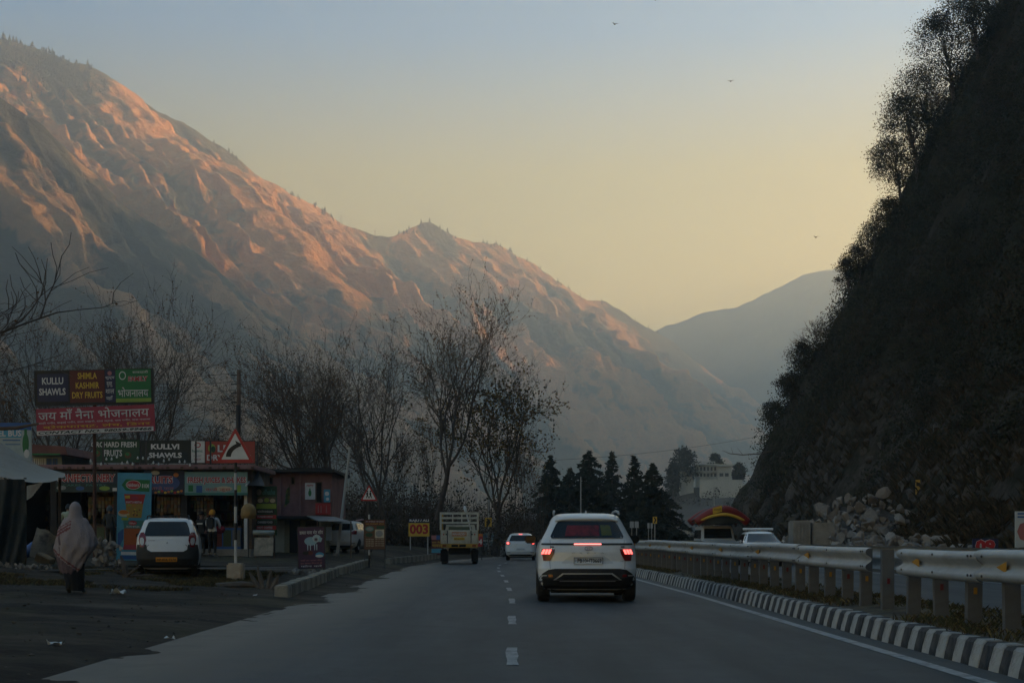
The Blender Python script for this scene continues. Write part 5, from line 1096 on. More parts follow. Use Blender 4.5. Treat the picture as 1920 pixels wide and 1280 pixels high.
MB().box(-.25, .25, -.032, -.002, 1.12, 1.24).build('number_plate', YL, tg); text('HP 66 4471', .44, .07, BK, tg, (0, -.038, 1.18), keep=False)
for x in (-.72, -.6, .6, .72): m = MB(); m.lathe([(0, 0), (.035, 0), (.03, .012)], 10, Matrix.Translation((x, -.024, 1.38)) @ Matrix.Rotation(R(90), 4, 'X')); m.build('painted_stud', RD if abs(x) > .65 else DG, tg)
for sg in (-1, 1):
    m = MB(); m.bbox(sg*.86-.02, sg*.86+.02, .06, 2.5, .95, 1.58, .01); sp = m.build('side_panel', M_yel, t)
    for y in (.05, .85, 1.65, 2.45): MB().box(sg*.86-.045, sg*.86+.045, y-.045, y+.045, 1.58, 2.38).build('frame_post', M_yel if y > .1 else M_cream, t)
    for z in (1.80, 2.08, 2.36): MB().box(sg*.86-.016, sg*.86+.016, .09, 2.42, z-.025, z+.025).build('side_rail', M_yel, t)
    m = MB(); m.bbox(sg*.86-(.10 if sg > 0 else -.0)-.22, sg*.86-(.10 if sg > 0 else 0)+.2 if sg < 0 else sg*.86, -.05, .02, .78, .92, .01) if False else m.bbox(min(sg*.56, sg*.84), max(sg*.56, sg*.84), -.03, .05, .79, .93, .012); l = m.build('tail_lamp', M_yel, t); MB().box(min(sg*.60, sg*.78), max(sg*.60, sg*.78), -.036, -.03, .82, .90).build('lamp_lens', M_lampR, l)
for z in (1.92, 2.14): MB().box(-.83, .83, -.01, .05, z-.045, z+.045).build('cross_rail', M_cream, t)
MB().box(-.90, .90, -.02, .08, 2.30, 2.41).build('top_rail', M_cream, t)
for x in (-.30, .12, .5): MB().box(x-.03, x+.03, .0, .045, 1.95, 2.32).build('upright', M_cream, t)
MB().box(-.84, .84, .06, 2.5, .90, .95).build('floor', M_under, t); MB().bbox(-.86, .86, -.02, .05, .76, .945, .015).build('bumper', M_yel, t)
for x in (-.22, .14): MB().box(x-.14, x+.17, -.026, -.02, .80, .91).build('bumper_slot', M_under, t)
m = MB(); m.bbox(-.80, .80, 2.6, 4.0, .6, 1.25, .08); cab = m.build('cab', M_cream, t); m = MB(); m.add([(-.78, 2.6, 1.25), (.78, 2.6, 1.25), (.78, 4.0, 1.25), (-.78, 4.0, 1.25), (-.68, 2.66, 1.86), (.68, 2.66, 1.86), (.68, 3.5, 1.86), (-.68, 3.5, 1.86)], [(0, 3, 2, 1), (4, 5, 6, 7), (0, 1, 5, 4), (1, 2, 6, 5), (2, 3, 7, 6), (3, 0, 4, 7)]); m.build('cab_roof', M_cream, cab); m = MB(); m.add([(-.6, 2.595, 1.34), (.6, 2.595, 1.34), (.55, 2.63, 1.76), (-.55, 2.63, 1.76)], [(0, 1, 2, 3)]); m.build('rear_window', pm('green_glass', (.05, .09, .07), .15, .1, 3), cab)
for x in (-.72, .72):
    for y in (.75, 3.4):
        M = Matrix.Translation((x, y, .36)) @ Matrix.Rotation(R(90), 4, 'Y'); m = MB(); m.lathe([(.2, -.12), (.34, -.12), (.36, -.07), (.36, .07), (.34, .12), (.2, .12), (.2, -.12)], 18, M, cap=False); w = m.build('wheel', M_tyre, t, smooth=True, auto=40); m = MB(); m.lathe([(0, .06), (.2, .07), (.2, -.07), (0, -.06)], 12, M, cap=False); m.build('rim', M_under, w)
MB().bbox(-.5, .5, .2, 3.9, .45, .75, .03).build('chassis', M_under, t)
for sg in (-1, 1): MB().box(sg*.72-.16, sg*.72+.16, .36, .375, .12, .66).build('mud_flap', M_under, t)
t2 = thing('loose_pole', 'white pole with a padded end leaning out of the pickup cargo frame', 'pole', (P(861, 1056, 66).x, 66, 0)); m = MB(); m.tube([(.62, .5, 1.25), (.30, .45, 2.45)], .035, 8); m.build('shaft', M_white, t2); m = MB(); m.lathe([(.02, 0), (.07, .06), (.08, .2), (.05, .32), (.0, .34)], 10, Matrix.Translation((.31, .45, 2.40)) @ Matrix.Rotation(R(-15), 4, 'Y')); m.build('padded_end', M_white, t2, smooth=True)

# ---- parked white pickup with roof frame behind the ram board
g_ = onG(612, 63); t = thing('pickup_truck', 'white pickup with roof-high pipe frame parked behind the ram board', 'truck', g_+Vector((0, 0, .005)), R(80))
m = MB(); prof = [(0, .55), (4.2, .55), (4.2, .95), (3.25, 1.05), (2.85, 1.70), (2.0, 1.72), (1.95, 1.15), (0, 1.15)]
vs_ = [Vector((-.78, y, z)) for y, z in prof]+[Vector((.78, y, z)) for y, z in prof]; n = len(prof); m.add(vs_, [tuple(range(n)), tuple(range(2*n-1, n-1, -1))]+[(i, i+n, (i+1) % n+n, (i+1) % n) for i in range(n)]); bd = m.build('body', M_wht2, t)
for sg in (-1, 1): m = MB(); m.prism([(0, 0), (0, 0)], 0, 0) if False else m.add([(sg*.785, 2.1, 1.15), (sg*.785, 3.1, 1.12), (sg*.785, 2.8, 1.6), (sg*.785, 2.1, 1.62)], [(0, 1, 2, 3)]); m.build('side_window', M_glassD, bd)
m = MB(); m.add([(-.7, 3.26, 1.07), (.7, 3.26, 1.07), (.66, 2.89, 1.66), (-.66, 2.89, 1.66)], [(0, 1, 2, 3)]); m.build('windscreen', M_glassD, bd)
for sg in (-1, 1):
    for y in (.03, 1.0, 1.95): MB().bar((sg*.76, y, 1.15), (sg*.76, y, 2.0), .045).build('frame_post', M_wht2, t)
    for z in (1.4, 1.65, 1.98): MB().bar((sg*.76, 0, z), (sg*.76, 3.0 if z > 1.9 else 1.95, z), .04).build('side_rail', M_wht2, t)
for y in (0.03, 1.0, 1.95, 2.9): MB().bar((-.76, y, 1.98), (.76, y, 1.98), .04).build('roof_bar', M_wht2, t)
for x in (-.68, .68):
    for y in (.75, 3.4): m = MB(); m.lathe([(.0, -.1), (.31, -.1), (.33, -.06), (.33, .06), (.31, .1), (0, .1)], 16, Matrix.Translation((x, y, .33)) @ Matrix.Rotation(R(90), 4, 'Y'), cap=False); m.build('wheel', M_tyre, t)
MB().bbox(-.6, .6, .2, 3.9, .3, .55, .03).build('chassis', M_under, t)

# ---- oncoming jeep carrying a raft
JEEP = [(.30, .1, 3.9, .74, .12), (.45, .03, 4.1, .80, .14), (.70, .02, 4.15, .83, .15), (1.0, .03, 4.1, .83, .15), (1.12, .05, 3.2, .82, .15), (1.20, .06, 3.1, .81, .14), (1.60, .10, 2.85, .77, .13), (1.76, .14, 2.72, .74, .14), (1.82, .25, 2.6, .66, .16)]
jx = P(1352, 1050, 68).x
c = Car('jeep', 'oncoming white jeep under a red raft behind the guard rail', JEEP, M_wht2, (jx, 72, .004), R(180), wheels=[(-.7, .7), (.7, .7), (-.7, 3.35), (.7, 3.35)], wr=.36, ww=.2, bow=.03, bowf=.06)
c.patch('windscreen', [(1.20, -.68, .68), (1.68, -.64, .64)], M_glassD, 'F', .008, 12); c.patch('grille', [(.66, -.5, .5), (.98, -.5, .5)], M_clad, 'F', .01, 10); hy_ = 4.2
for sg in (-1, 1): c.patch('headlamp', [(.70, *sorted((sg*.56, sg*.76))), (.90, *sorted((sg*.56, sg*.76)))], M_lens, 'F', .015, 5)
c.patch('number_plate', [(.48, -.25, .25), (.58, -.25, .25)], YL, 'F', .015, 3); c.under(.6, .3, 3.8, .2, .4)
for sd in 'LR': c.patch('side_window', [(1.2, .2, 2.85), (1.62, .25, 2.7)], M_glassD, sd, .005, 14)
m = MB()
for x in (-.7, -.35, 0, .35, .7): m.bar((x, .2, 1.93), (x, 2.9, 1.93), .03)
for y in (.25, 1.1, 2.0, 2.85): m.bar((-.78, y, 1.90), (.78, y, 1.90), .035)
for x in (-.72, .72):
    for y in (.3, 1.5, 2.6): m.bar((x, y, 1.74), (x, y, 1.93), .03)
tag(m.build('roof_rack', M_frame, c.t), kind='stuff'); c.mirrors(.80, 2.75, 1.28, .16, .2, M_clad)
raft = thing('raft', 'upturned red inflatable raft with yellow trim carried on the jeep roof', 'raft', (jx+.12, 68.2, 1.98), 0)
def arch(r0, hgt, wid, y0, y1, rad, name, mat, n=26):
    m = MB(); pts = []
    for i in range(n+1):
        u = -1+2*i/n; pts.append((u*wid, y0+(y1-y0)*abs(u)**1.5, hgt*(1-abs(u)**1.7)))
    m.tube(pts, rad, 10); return m.build(name, mat, raft, smooth=True)
M_raft = pm('raft_red', (.22, .022, .018), .45, .15, 3, dirt=(.2, .03, .02), damt=.5)
arch(0, .62, 1.22, 0, .35, .21, 'bow_tube', M_raft); arch(0, .37, 1.27, -.16, .26, .075, 'trim', YL)
m = MB(); rows = []
for v in np.linspace(0, 1, 8): rows.append([(u*1.25*(1-.1*(2*v-1)**2), .15+3.1*v, (.62+.12*math.sin(v*3.1))*(1-abs(u)**1.7)+.12) for u in np.linspace(-1, 1, 22)])
m.grid(rows); m.grid([[(x*.96, y, z-.12) for x, y, z in r_] for r_ in rows][::-1]); m.build('floor', pm('raft_dark', (.03, .035, .03), .7, .2, 4), raft, smooth=True)
m = MB(); m.grid([[(u*1.2, .02+.33*abs(u)**1.5, (.40*(1-abs(u)**1.7)-.02)*(1-v)+(-.06)*v) for u in np.linspace(-1, 1, 20)] for v in np.linspace(0, 1, 4)]); m.build('inner_shade_sheet', pm('raft_dark', (.03, .035, .03), .7, .2, 4), raft, smooth=True)  # upright dark sheet closing the arch, added for the shade inside the raft
arch(0, .60, 1.2, 3.2, 3.0, .2, 'stern_tube', M_raft)
for k, v in enumerate((.9, 1.7, 2.5)): m = MB(); m.tube([(-1.0, v, .10), (1.0, v, .10)], .13, 10); m.build('thwart', M_raft, raft, smooth=True)
m = MB(); m.add([(-.52, -.19, .66), (-.08, -.22, .80), (-.08, -.19, .50), (-.50, -.17, .38)], [(0, 3, 2, 1)]); nm = m.build('name_panel', YL, raft); text('मनाली', .34, .16, BRN, nm, (-.29, -.225, .60), keep=False)
rope = MB(); rope.tube([(-1.15, .1, .1), (-.9, .5, -.1), (-.75, 1.5, -.05)], .012, 4); rope.tube([(1.15, .1, .1), (.95, .6, -.2), (.75, 1.6, -.05)], .012, 4); tag(rope.build('rope', M_frame, raft), kind='stuff')
# ================================================================== BUILDINGS, STALLS, RUBBLE
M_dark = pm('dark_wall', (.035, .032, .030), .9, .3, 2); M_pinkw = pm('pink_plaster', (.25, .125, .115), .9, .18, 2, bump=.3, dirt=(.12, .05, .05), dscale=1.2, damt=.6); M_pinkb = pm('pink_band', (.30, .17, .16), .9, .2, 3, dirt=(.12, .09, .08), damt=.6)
M_wood = pm('old_wood', (.11, .07, .045), .9, .3, 3, bump=.4); M_beige = pm('beige_plaster', (.36, .30, .18), .9, .15, 3, dirt=(.15, .12, .08), damt=.6)
M_tin = pm('tin_sheet', (.26, .26, .25), .6, .2, 4, metal=.2, dirt=(.15, .10, .07), damt=.6)
def px2(d, px, py): p = P(px, py, d); return p.x, p.z
# ---- row of shops
g0 = gz(-13.5, 54); sx0 = P(30, 0, 54).x; sx1 = P(468, 0, 54).x
shop = thing('shop_row', 'long single-storey row of open-fronted shops under printed fascia boards', 'building', ((sx0+sx1)/2, 54, g0)); hw = (sx1-sx0)/2; L0 = lambda px: P(px, 0, 54).x-(sx0+sx1)/2
MB().bbox(-hw-.1, hw+.1, -.35, 4.2, -.5, .10, .02).build('plinth', M_conc, shop)
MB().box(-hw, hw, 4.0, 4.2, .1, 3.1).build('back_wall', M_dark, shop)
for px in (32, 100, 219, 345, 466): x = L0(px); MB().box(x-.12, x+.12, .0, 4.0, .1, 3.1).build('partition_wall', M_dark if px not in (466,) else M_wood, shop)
rf = MB().bbox(-hw-.25, hw+.25, -.5, 4.4, 3.1, 3.28, .02).build('roof', M_pinkb, shop)
for i, x in enumerate(np.linspace(-hw-.2, hw+.2, 36)): MB().box(x-.05, x+.05, -.56, -.5, 3.12, 3.2).build('roof_batten', M_wood if i % 2 else M_pinkb, rf)
for px in (180, 262, 357, 385, 474): x = L0(px); MB().box(x-.03, x+.03, .9, .96, 3.28, 4.25).build('board_post', M_frame, shop)
MB().box(L0(458), L0(464), -.06, -.01, .1, 2.3).build('shutter_edge', W_, shop)
M_pk = [pm('packet_'+n, c_, .35, .25, 20) for n, c_ in (('red', (.10, .02, .02)), ('yellow', (.13, .09, .03)), ('green', (.03, .06, .03)), ('blue', (.025, .035, .08)), ('white', (.13, .125, .11)), ('orange', (.12, .05, .02)))]  # packet colours darkened to stand in for the dim light inside the shops
def rack(lab, px0, px1, d, z0, z1, n, depth=.35):
    x0 = P(px0, 0, d).x; x1 = P(px1, 0, d).x; t = thing('shop_shelf', lab, 'shelf', ((x0+x1)/2, d, g0+.1), 0, 'shelves in the shops'); w = (x1-x0)/2; r = random.Random(int(px0)); m = MB()
    for k in range(n+1): z = z0+(z1-z0)*k/n; MB().box(-w, w, 0, depth, z-.015, z+.015).build('shelf_board', M_wood, t)
    for sg in (-1, 1): MB().box(sg*w-.02, sg*w+.02, 0, depth+.01, 0, z1+.05).build('upright', M_wood, t)
    for k in range(n):
        x = -w+.05
        while x < w-.1:
            ww_ = r.uniform(.06, .15); h = (z1-z0)/n*r.uniform(.45, .85); z = z0+(z1-z0)*k/n+.016
            if r.random() < .9: m.box(x, x+ww_*.9, .02+r.random()*.05, .2, z, z+h, r.randrange(6))
            x += ww_
    tag(m.build('goods', M_pk, t), kind='stuff')
rack('dim shelf at the back of the leftmost shop behind the stall', 40, 92, 56.9, .3, 2.3, 5); rack('tall shelf of packets at the back of the confectionery shop', 112, 152, 56.8, .3, 2.3, 5); rack('second shelf of packets in the confectionery shop', 160, 214, 57.2, .2, 2.5, 6); rack('wide shelf of packets in the shop behind the parked hatchback', 290, 340, 57.0, .3, 2.5, 6); rack('shelf of bottles left in the juice shop', 350, 395, 57.2, .3, 2.4, 5); rack('shelf of bottles right in the juice shop', 400, 455, 57.4, .3, 2.4, 5)
for k, (px0, px1, lab) in enumerate([(160, 214, 'rows of snack packets hanging in the confectionery shop'), (290, 342, 'strips of snack packets hanging behind the hatchback roof'), (352, 400, 'strips of packets hanging at the left of the juice shop')]):
    x0 = P(px0, 0, 54.4).x; x1 = P(px1, 0, 54.4).x; t = thing('hanging_packets', lab, 'packets', ((x0+x1)/2, 54.6, g0+2.1), 0, 'packets hung in the shops'); MB().bar((-(x1-x0)/2, 0, 0), ((x1-x0)/2, 0, 0), .03).build('rod', M_wood, t); m = MB(); r = random.Random(k)
    for x in np.arange(-(x1-x0)/2+.05, (x1-x0)/2-.05, .13):
        for j in range(r.randint(3, 6)): m.box(x, x+.10, -.02+r.random()*.02, .015+r.random()*.02, -.14*(j+1), -.14*j-.02, r.randrange(6))
    tag(m.build('packet_strips', M_pk, t), kind='stuff')
def counter(lab, px0, px1, d, h, mat, top=M_wood):
    x0 = P(px0, 0, d).x; x1 = P(px1, 0, d).x; t = thing('counter', lab, 'counter', ((x0+x1)/2, d, g0+.1), 0, 'shop counters'); w = (x1-x0)/2
    MB().bbox(-w, w, 0, .5, -.12, h-.04, .01).build('cabinet', mat, t); MB().bbox(-w-.03, w+.03, -.03, .53, h-.04, h, .01).build('top', top, t)
    for i in range(3): x = -w+2*w*(i+.5)/3; MB().box(x-w/3.4, x+w/3.4, -.012, 0, .1, h-.12).build('front_panel', M_pk[(i*2) % 6], t)
counter('wooden counter with coloured front in the confectionery shop', 165, 212, 53.9, .95, M_wood); counter('blue and red counter right of the person in white', 400, 452, 54.3, .85, BL); counter('stacked box counter left in the confectionery shop', 112, 140, 54.4, 1.35, M_wood)
# string of bulbs under the roof boards
t = thing('string_lights', 'string of small white bulbs sagging along the shop roof edge', 'lights', P(170, 862, 53.3)); m = MB(); pts = []
for i in range(40): px = 170+i*4.9; pts.append(P(px, 860+6*math.sin(i*.55)+3*math.sin(i*1.7), 53.3)-t.location)
m.tube(pts, .008, 3); tag(m.build('cable', M_frame, t), kind='stuff'); bm_ = MB(); bm_.lathe([(.0, -.09), (.035, -.07), (.042, -.04), (.02, 0), (.015, .03)], 8); bme = bm_.mesh('bulb', pm('bulb_white', (.62, .62, .60), .3, .05, 5), True)
for i in range(0, 40, 2 if True else 1): link('bulb', bme, t, loc=pts[i]-Vector((0, 0, .03)))
# roof clutter, tall flue
# ---- pink two-storey building
DPB = 61.0; gx_ = (P(470, 0, DPB).x+P(622, 0, DPB).x)/2; g1 = gz(gx_, DPB)
pb = thing('pink_building', 'flat-roofed pink plaster building beside the shop row', 'building', (gx_, DPB, g1)); k = F/DPB; lx = lambda px: (px-960)/k-gx_; lz = lambda py: CAMH-(py-HOR)/k-g1
MB().box(lx(468), lx(622), 0, 5, lz(968), lz(886)).build('upper_wall', M_pinkw, pb); MB().box(lx(470), lx(600), .45, 5, -.5, lz(968)).build('ground_floor_wall', M_beige, pb)
rf = MB().bbox(lx(462), lx(630), -.5, 5.3, lz(886), lz(880), .02).build('roof', M_dark, pb); MB().box(lx(538), lx(620), -.05, .4, lz(879.8), lz(877)).build('parapet', M_dark, rf)
MB().box(lx(470), lx(600), -.25, .5, lz(972), lz(967)).build('floor_band', M_dark, pb)
def win(par, a, b, c_, d_, y=-.004, mat=M_glassD, name='window'):
    f = MB(); t_ = .04
    for q in ((lx(a), lx(c_), lz(b)-t_, lz(b)), (lx(a), lx(c_), lz(d_), lz(d_)+t_), (lx(a), lx(a)+t_, lz(d_), lz(b)), (lx(c_)-t_, lx(c_), lz(d_), lz(b))): f.box(q[0], q[1], y-.03, y, q[2], q[3])
    w = f.build(name, M_wood, par); MB().box(lx(a)+t_, lx(c_)-t_, y-.012, y-.002, lz(d_)+t_, lz(b)-t_).build('pane', mat, w)
win(pb, 545, 893, 553, 908); win(pb, 592, 903, 604, 942, name='door', mat=M_under); win(pb, 500, 893, 512, 908)
for a, b in ((525, 545), (562, 566)): MB().box(lx(a), lx(a+2), -.06, -.003, lz(966), lz(888)).build('drain_pipe', M_pinkb, pb)
MB().box(lx(592), lx(620), -.10, -.02, lz(964), lz(943)).build('balcony_panel', RD, pb)
for a in (596, 601, 611): m = MB(); m.prism([(lx(a), lz(961)), (lx(a+3), lz(961)), (lx(a+2), lz(947)), (lx(a+1), lz(947))], -.108, -.101); m.build('painted_figure', PK, pb)
for a, b, mt in ((474, 490, W_), (492, 500, M_beige), (502, 530, CRM), (540, 560, M_dark), (570, 596, M_dark)): MB().box(lx(a), lx(b), .40, .448, -.3, lz(975)).build('shutter', mt, pb)
x = Board('wall_sign', 'small white sign with a green bottle on the pink wall', 'sign', 572, 905, 591, 936, DPB-.06, W_, .03, base=g1); x.txt('PEPPY', 575, 908, 588, 912, RD, .02); x.disc(581, 924, 3, 6, GR); x.panel(579.8, 915, 582.2, 919, GR, .006)
x = Board('wall_poster', 'pale blue poster on the right end of the pink wall', 'poster', 607, 917, 619, 941, DPB-.06, SB, .02, base=g1); x.disc(613, 925, 4, 4, W_); x.disc(614, 935, 3, 3, W_)
t = thing('awning', 'grey sheet awning sticking out beside the pink building', 'awning', P(612, 975, 60)); m = MB(); a = [P(575, 966, 60.5), P(628, 968, 60.5), P(658, 977, 59.0), P(595, 975, 58.6)]; m.add([v-t.location for v in a]+[v-t.location-Vector((0, 0, .04)) for v in a], [(0, 1, 2, 3), (7, 6, 5, 4), (0, 4, 5, 1), (1, 5, 6, 2), (2, 6, 7, 3), (3, 7, 4, 0)]); m.build('sheet', M_tin, t)
for v in a[2:]: m = MB(); q = v-t.location; m.bar((q.x, q.y, q.z), (q.x, q.y, gz(v.x, v.y)-t.location.z-.2), .05); m.build('prop', M_wood, t)
t = thing('awning', 'black peaked awning at the right end of the shop row', 'awning', P(480, 910, 54.6)); a = [P(484, 880, 55.5), P(462, 910, 53.6), P(496, 910, 53.6), P(496, 908, 56), P(464, 908, 56)]; m = MB(); m.add([v-t.location for v in a], [(0, 1, 2), (0, 2, 3), (0, 3, 4), (0, 4, 1)]); m.build('sheet', M_frame, t); m = MB(); m.bar(a[0]-t.location, a[1]-t.location-Vector((.0, .05, 0)), .06); m.build('rafter', W_, t)
t = thing('umbrella', 'folded-down yellow umbrella at the end of the shop row', 'umbrella', onG(466, 52)); z = P(466, 943, 52).z-t.location.z; m = MB(); m.lathe([(.26, z-.55), (.29, z-.4), (.27, z-.2), (.17, z-.05), (.02, z)], 14); m.build('canopy', pm('umbrella_yellow', (.26, .165, .06), .7, .15, 4), t, smooth=True); pole(t, 0, 0, -.2, z-.05, .02, M_frame)
t = thing('flag', 'drooping green and yellow flag on the pink wall', 'flag', P(538, 945, 59.5)); m = MB(); m.bar((0, 0, 0), (.12, 0, .85), .025); m.build('staff', M_wood, t); m = MB(); rows = []
for i in range(6): rows.append([(.11-.13*j/4*(1+.8*i/5)+.015*math.sin(i+j), .03*math.sin(j*1.7+i*.5), .8-.72*i/5-.05*j) for j in range(5)])
m.grid(rows); m.build('cloth', pm('flag_green', (.05, .09, .03), .8, .3, 4, dirt=(.4, .28, .04), dscale=2, damt=.9), t, smooth=True)
# display stand with prints
t = thing('display_stand', 'low stand with framed prints in front of the green menu board', 'stand', onG(494, 52)); k2 = F/52
MB().bbox(-.36, .34, 0, .04, .10, .78, .01).build('print_board', pm('print_board', (.30, .27, .22), .7, .4, 3, dirt=(.12, .14, .12), dscale=5, damt=.9), t, rot=(R(-12), 0, 0)); m = MB(); m.tube([(-.42, .2, .95), (.36, .2, .93)], .09, 10); m.build('plastic_roll', pm('plastic_wrap', (.25, .30, .30), .3, .3, 8), t, smooth=True)
for sg in (-1, 1): MB().bar((sg*.35, .3, -.1), (sg*.35, .18, .95), .04).build('leg', M_wood, t)
# ---- lean-to stall on the left: pale sheet roof over dark hanging tarpaulin
M_tarp = pm('pale_tarp', (.34, .31, .26), .85, .15, 1.5, bump=.3, bscale=6, dirt=(.2, .17, .12), damt=.6); M_dtarp = pm('dark_tarp', (.030, .040, .042), .75, .3, 2, bump=.4, bscale=8, dirt=(.07, .06, .05), damt=.7)
st = thing('tarp_stall', 'roadside stall under a sagging pale tarpaulin with dark hanging sheets', 'stall', onG(10, 38)); o_ = st.location.copy(); m = MB(); rows = []
for v in np.linspace(0, 1, 12):
    row = []
    for u in np.linspace(0, 1, 18):
        px = -130+u*252; top = float(np.interp(px, [-130, -10, 30, 75, 122], [800, 822, 848, 874, 887])); bot = float(np.interp(px, [-130, 0, 60, 100, 122], [880, 893, 905, 903, 893])); d = 41-3.2*v
        p = P(px, top+(bot-top)*v+3.0*math.sin(u*9+v*3)*(1-v)*v, d); p.z -= .10*math.sin(v*3.14); row.append(p-o_)
    rows.append(row)
m.grid(rows); m.build('roof_sheet', M_tarp, st, smooth=True)
m = MB(); rows = []
for v in np.linspace(0, 1, 16):
    row = []
    for u in np.linspace(0, 1, 36):
        px = -130+u*(176+4*math.sin(v*3)); py = 898+v*(1058-898); p = P(px, py, 37.4+.16*math.sin(u*52+2.5*v*(1+u*3))*(.35+.65*v)+.10*math.sin(u*21+v*5)); row.append(p-o_)
    rows.append(row)
m.grid(rows); m.build('hanging_sheet', M_dtarp, st, smooth=True)
for px in (-60, 47, 112): b_ = P(px, 1000, 38.5 if px < 100 else 39); g = gz(b_.x, b_.y); m = MB(); m.tube([(b_.x-o_.x, b_.y-o_.y, g-.3-o_.z), (b_.x-o_.x, b_.y-o_.y, P(px, 895, b_.y).z-o_.z)], .04, 6); m.build('prop', M_wood, st)
t = thing('roof_pole', 'rough wooden pole resting over the pale tarpaulin', 'pole', P(30, 800, 40)); m = MB(); m.tube([P(-60, 806, 40)-t.location, P(30, 802, 40)-t.location, P(72, 794, 40)-t.location], [.06, .05, .03], 6); m.build('shaft', M_wood, t)
t = thing('corrugated_sheet', 'tilted corrugated tin sheet under the tarpaulin edge', 'sheet', P(62, 925, 40)); m = MB(); rows = []
for i in range(25): u = i/24; rows.append([P(44+u*2, 912+u*28+1.0*math.sin(i*1.57), 40.5)-t.location, P(82-u*22, 905+u*28-2+1.0*math.sin(i*1.57), 39.2)-t.location])
m.grid(rows); m.build('sheet', M_tin, t, smooth=True); 
x = Board('poster_board', 'blue and white advertising board with a bottle at the left edge', 'sign', -60, 792, 59, 866, 46, flatm('poster_pale', (.34, .42, .42)), .05, base=2.0); x.panel(-60, 792, 59, 806, BL, .004); x.panel(-60, 806, 40, 820, SB, .005); x.txt('TRAVEL BUS', -40, 806, 40, 818, W_, .03); x.disc(48, 832, 6, 20, GR); x.panel(45.5, 804, 50.5, 816, GR, .008); x.disc(50, 850, 5, 8, W_, .009); x.panel(5, 824, 38, 826, BL, .006); x.panel(10, 832, 38, 833.5, BL, .006)
# small hut behind with red roof
t = thing('hut', 'small green and white hut with a rusty red roof behind the tarpaulin', 'house', onG(98, 60)); k = F/60; o_ = t.location; hx_ = lambda px: (px-960)/k-o_.x; hz_ = lambda py: CAMH-(py-HOR)/k-o_.z
MB().box(hx_(62), hx_(116), 0, 4, -.5, hz_(850)).build('wall', pm('hut_wall', (.24, .28, .26), .9, .2, 3, dirt=(.1, .12, .1), damt=.6), t); m = MB(); m.prism([(hx_(54), hz_(852)), (hx_(134), hz_(853)), (hx_(128), hz_(838)), (hx_(62), hz_(834))], -.5, 4.2); m.build('roof', pm('rust_roof', (.17, .07, .06), .8, .3, 3, dirt=(.1, .05, .04), damt=.6), t); MB().box(hx_(54), hx_(120), -.54, -.5, hz_(854), hz_(851)).build('eave_board', GR, t)
for a, b in ((64, 74), (76, 86), (88, 97), (99, 108)):
    w = MB().box(hx_(a), hx_(b), -.03, -.003, hz_(874), hz_(859)).build('window', W_ if a < 80 else BL, t); m = MB()
    for f in (.3, .62): m.box(hx_(a)+(hx_(b)-hx_(a))*f-.01, hx_(a)+(hx_(b)-hx_(a))*f+.01, -.04, -.03, hz_(873), hz_(860))
    m.build('glazing_bar', M_frame, w)
# ---- clutter by the stall
g = G(75, 1040); t = thing('drum', 'tipped blue plastic drum by the dark tarpaulin', 'drum', g+Vector((-.35, .6, .35))); m = MB(); m.lathe([(.0, -.42), (.15, -.42), (.17, -.38), (.165, -.1), (.175, -.08), (.175, .08), (.165, .1), (.17, .38), (.15, .42), (0, .42)], 18); m.build('shell', pm('drum_blue', (.03, .10, .33), .4, .1, 4), t, smooth=True, rot=(0, R(58), R(10)))
t = thing('bucket', 'grey-blue bucket beside the person in the shawl', 'bucket', G(96, 1048)+Vector((0, .3, 0))); m = MB(); m.lathe([(.0, .0), (.13, .0), (.18, .42), (.195, .43), (.195, .46), (.17, .46), (.15, .1), (0, .08)], 18); m.build('shell', pm('bucket_grey', (.13, .19, .21), .5, .15, 4), t, smooth=True); m = MB(); m.tube([(.19*math.cos(a), -.05, .45+.16*math.sin(a)) for a in np.linspace(0, 3.14, 9)], .008, 5); m.build('handle', M_frame, t)
t = thing('cardboard_box', 'crushed cardboard box leaning on the blue drum', 'box', G(78, 1056)+Vector((0, .2, 0))); m = MB(); m.bbox(-.26, .22, -.12, .14, .0, .24, .02); m.build('carton', pm('cardboard', (.30, .22, .13), .9, .2, 4, dirt=(.15, .1, .06), damt=.6), t, rot=(R(8), R(24), R(-15))); m = MB(); m.add([(-.24, -.14, .3), (.2, -.14, .14), (.28, -.36, .12), (-.16, -.36, .3)], [(0, 1, 2, 3)]); m.build('flap', MATS['cardboard'], t)
t = thing('covered_heap', 'heap of goods under a white and dark blue plastic sheet behind the drum', 'heap', G(75, 1036)+Vector((.1, 1.4, 0))); m = MB(); rows = []
for v in np.linspace(0, 1, 9): rows.append([(u*.62*(1+.2*v), -.1+.35*math.sin(u*2+1)*v, .62*(1-v)**.8*(1-.45*u)+.04*math.sin(u*9+v*5)+.10) for u in np.linspace(-1, 1, 16)])
m.grid(rows); m.build('sheet', pm('plastic_white', (.34, .34, .31), .5, .2, 2, dirt=(.03, .045, .09), dscale=2.2, damt=1.0), t, smooth=True)
def rockmesh(seed, sub=1, rough=.35):
    bm = bmesh.new(); bmesh.ops.create_icosphere(bm, subdivisions=sub, radius=1); r = random.Random(seed)
    for k in range(11):
        n = Vector((r.gauss(0, 1), r.gauss(0, 1), r.gauss(0, 1))).normalized(); dd = r.uniform(.30, .72)
        for v in bm.verts:
            q = v.co.dot(n)
            if q > dd: v.co -= n*(q-dd)
    for v in bm.verts: v.co *= 1+r.uniform(-rough, rough)*.16
    me = bpy.data.meshes.new('rock'); bm.to_mesh(me); bm.free(); return me
M_rock = pm('rubble_rock', (.20, .175, .148), .95, .3, 2.2, bump=.6, bscale=7, dirt=(.10, .08, .06), dscale=2, damt=.7); M_rockp = pm('rubble_pale', (.31, .28, .245), .95, .22, 2.2, bump=.6, bscale=7, dirt=(.15, .125, .1), dscale=2, damt=.6)
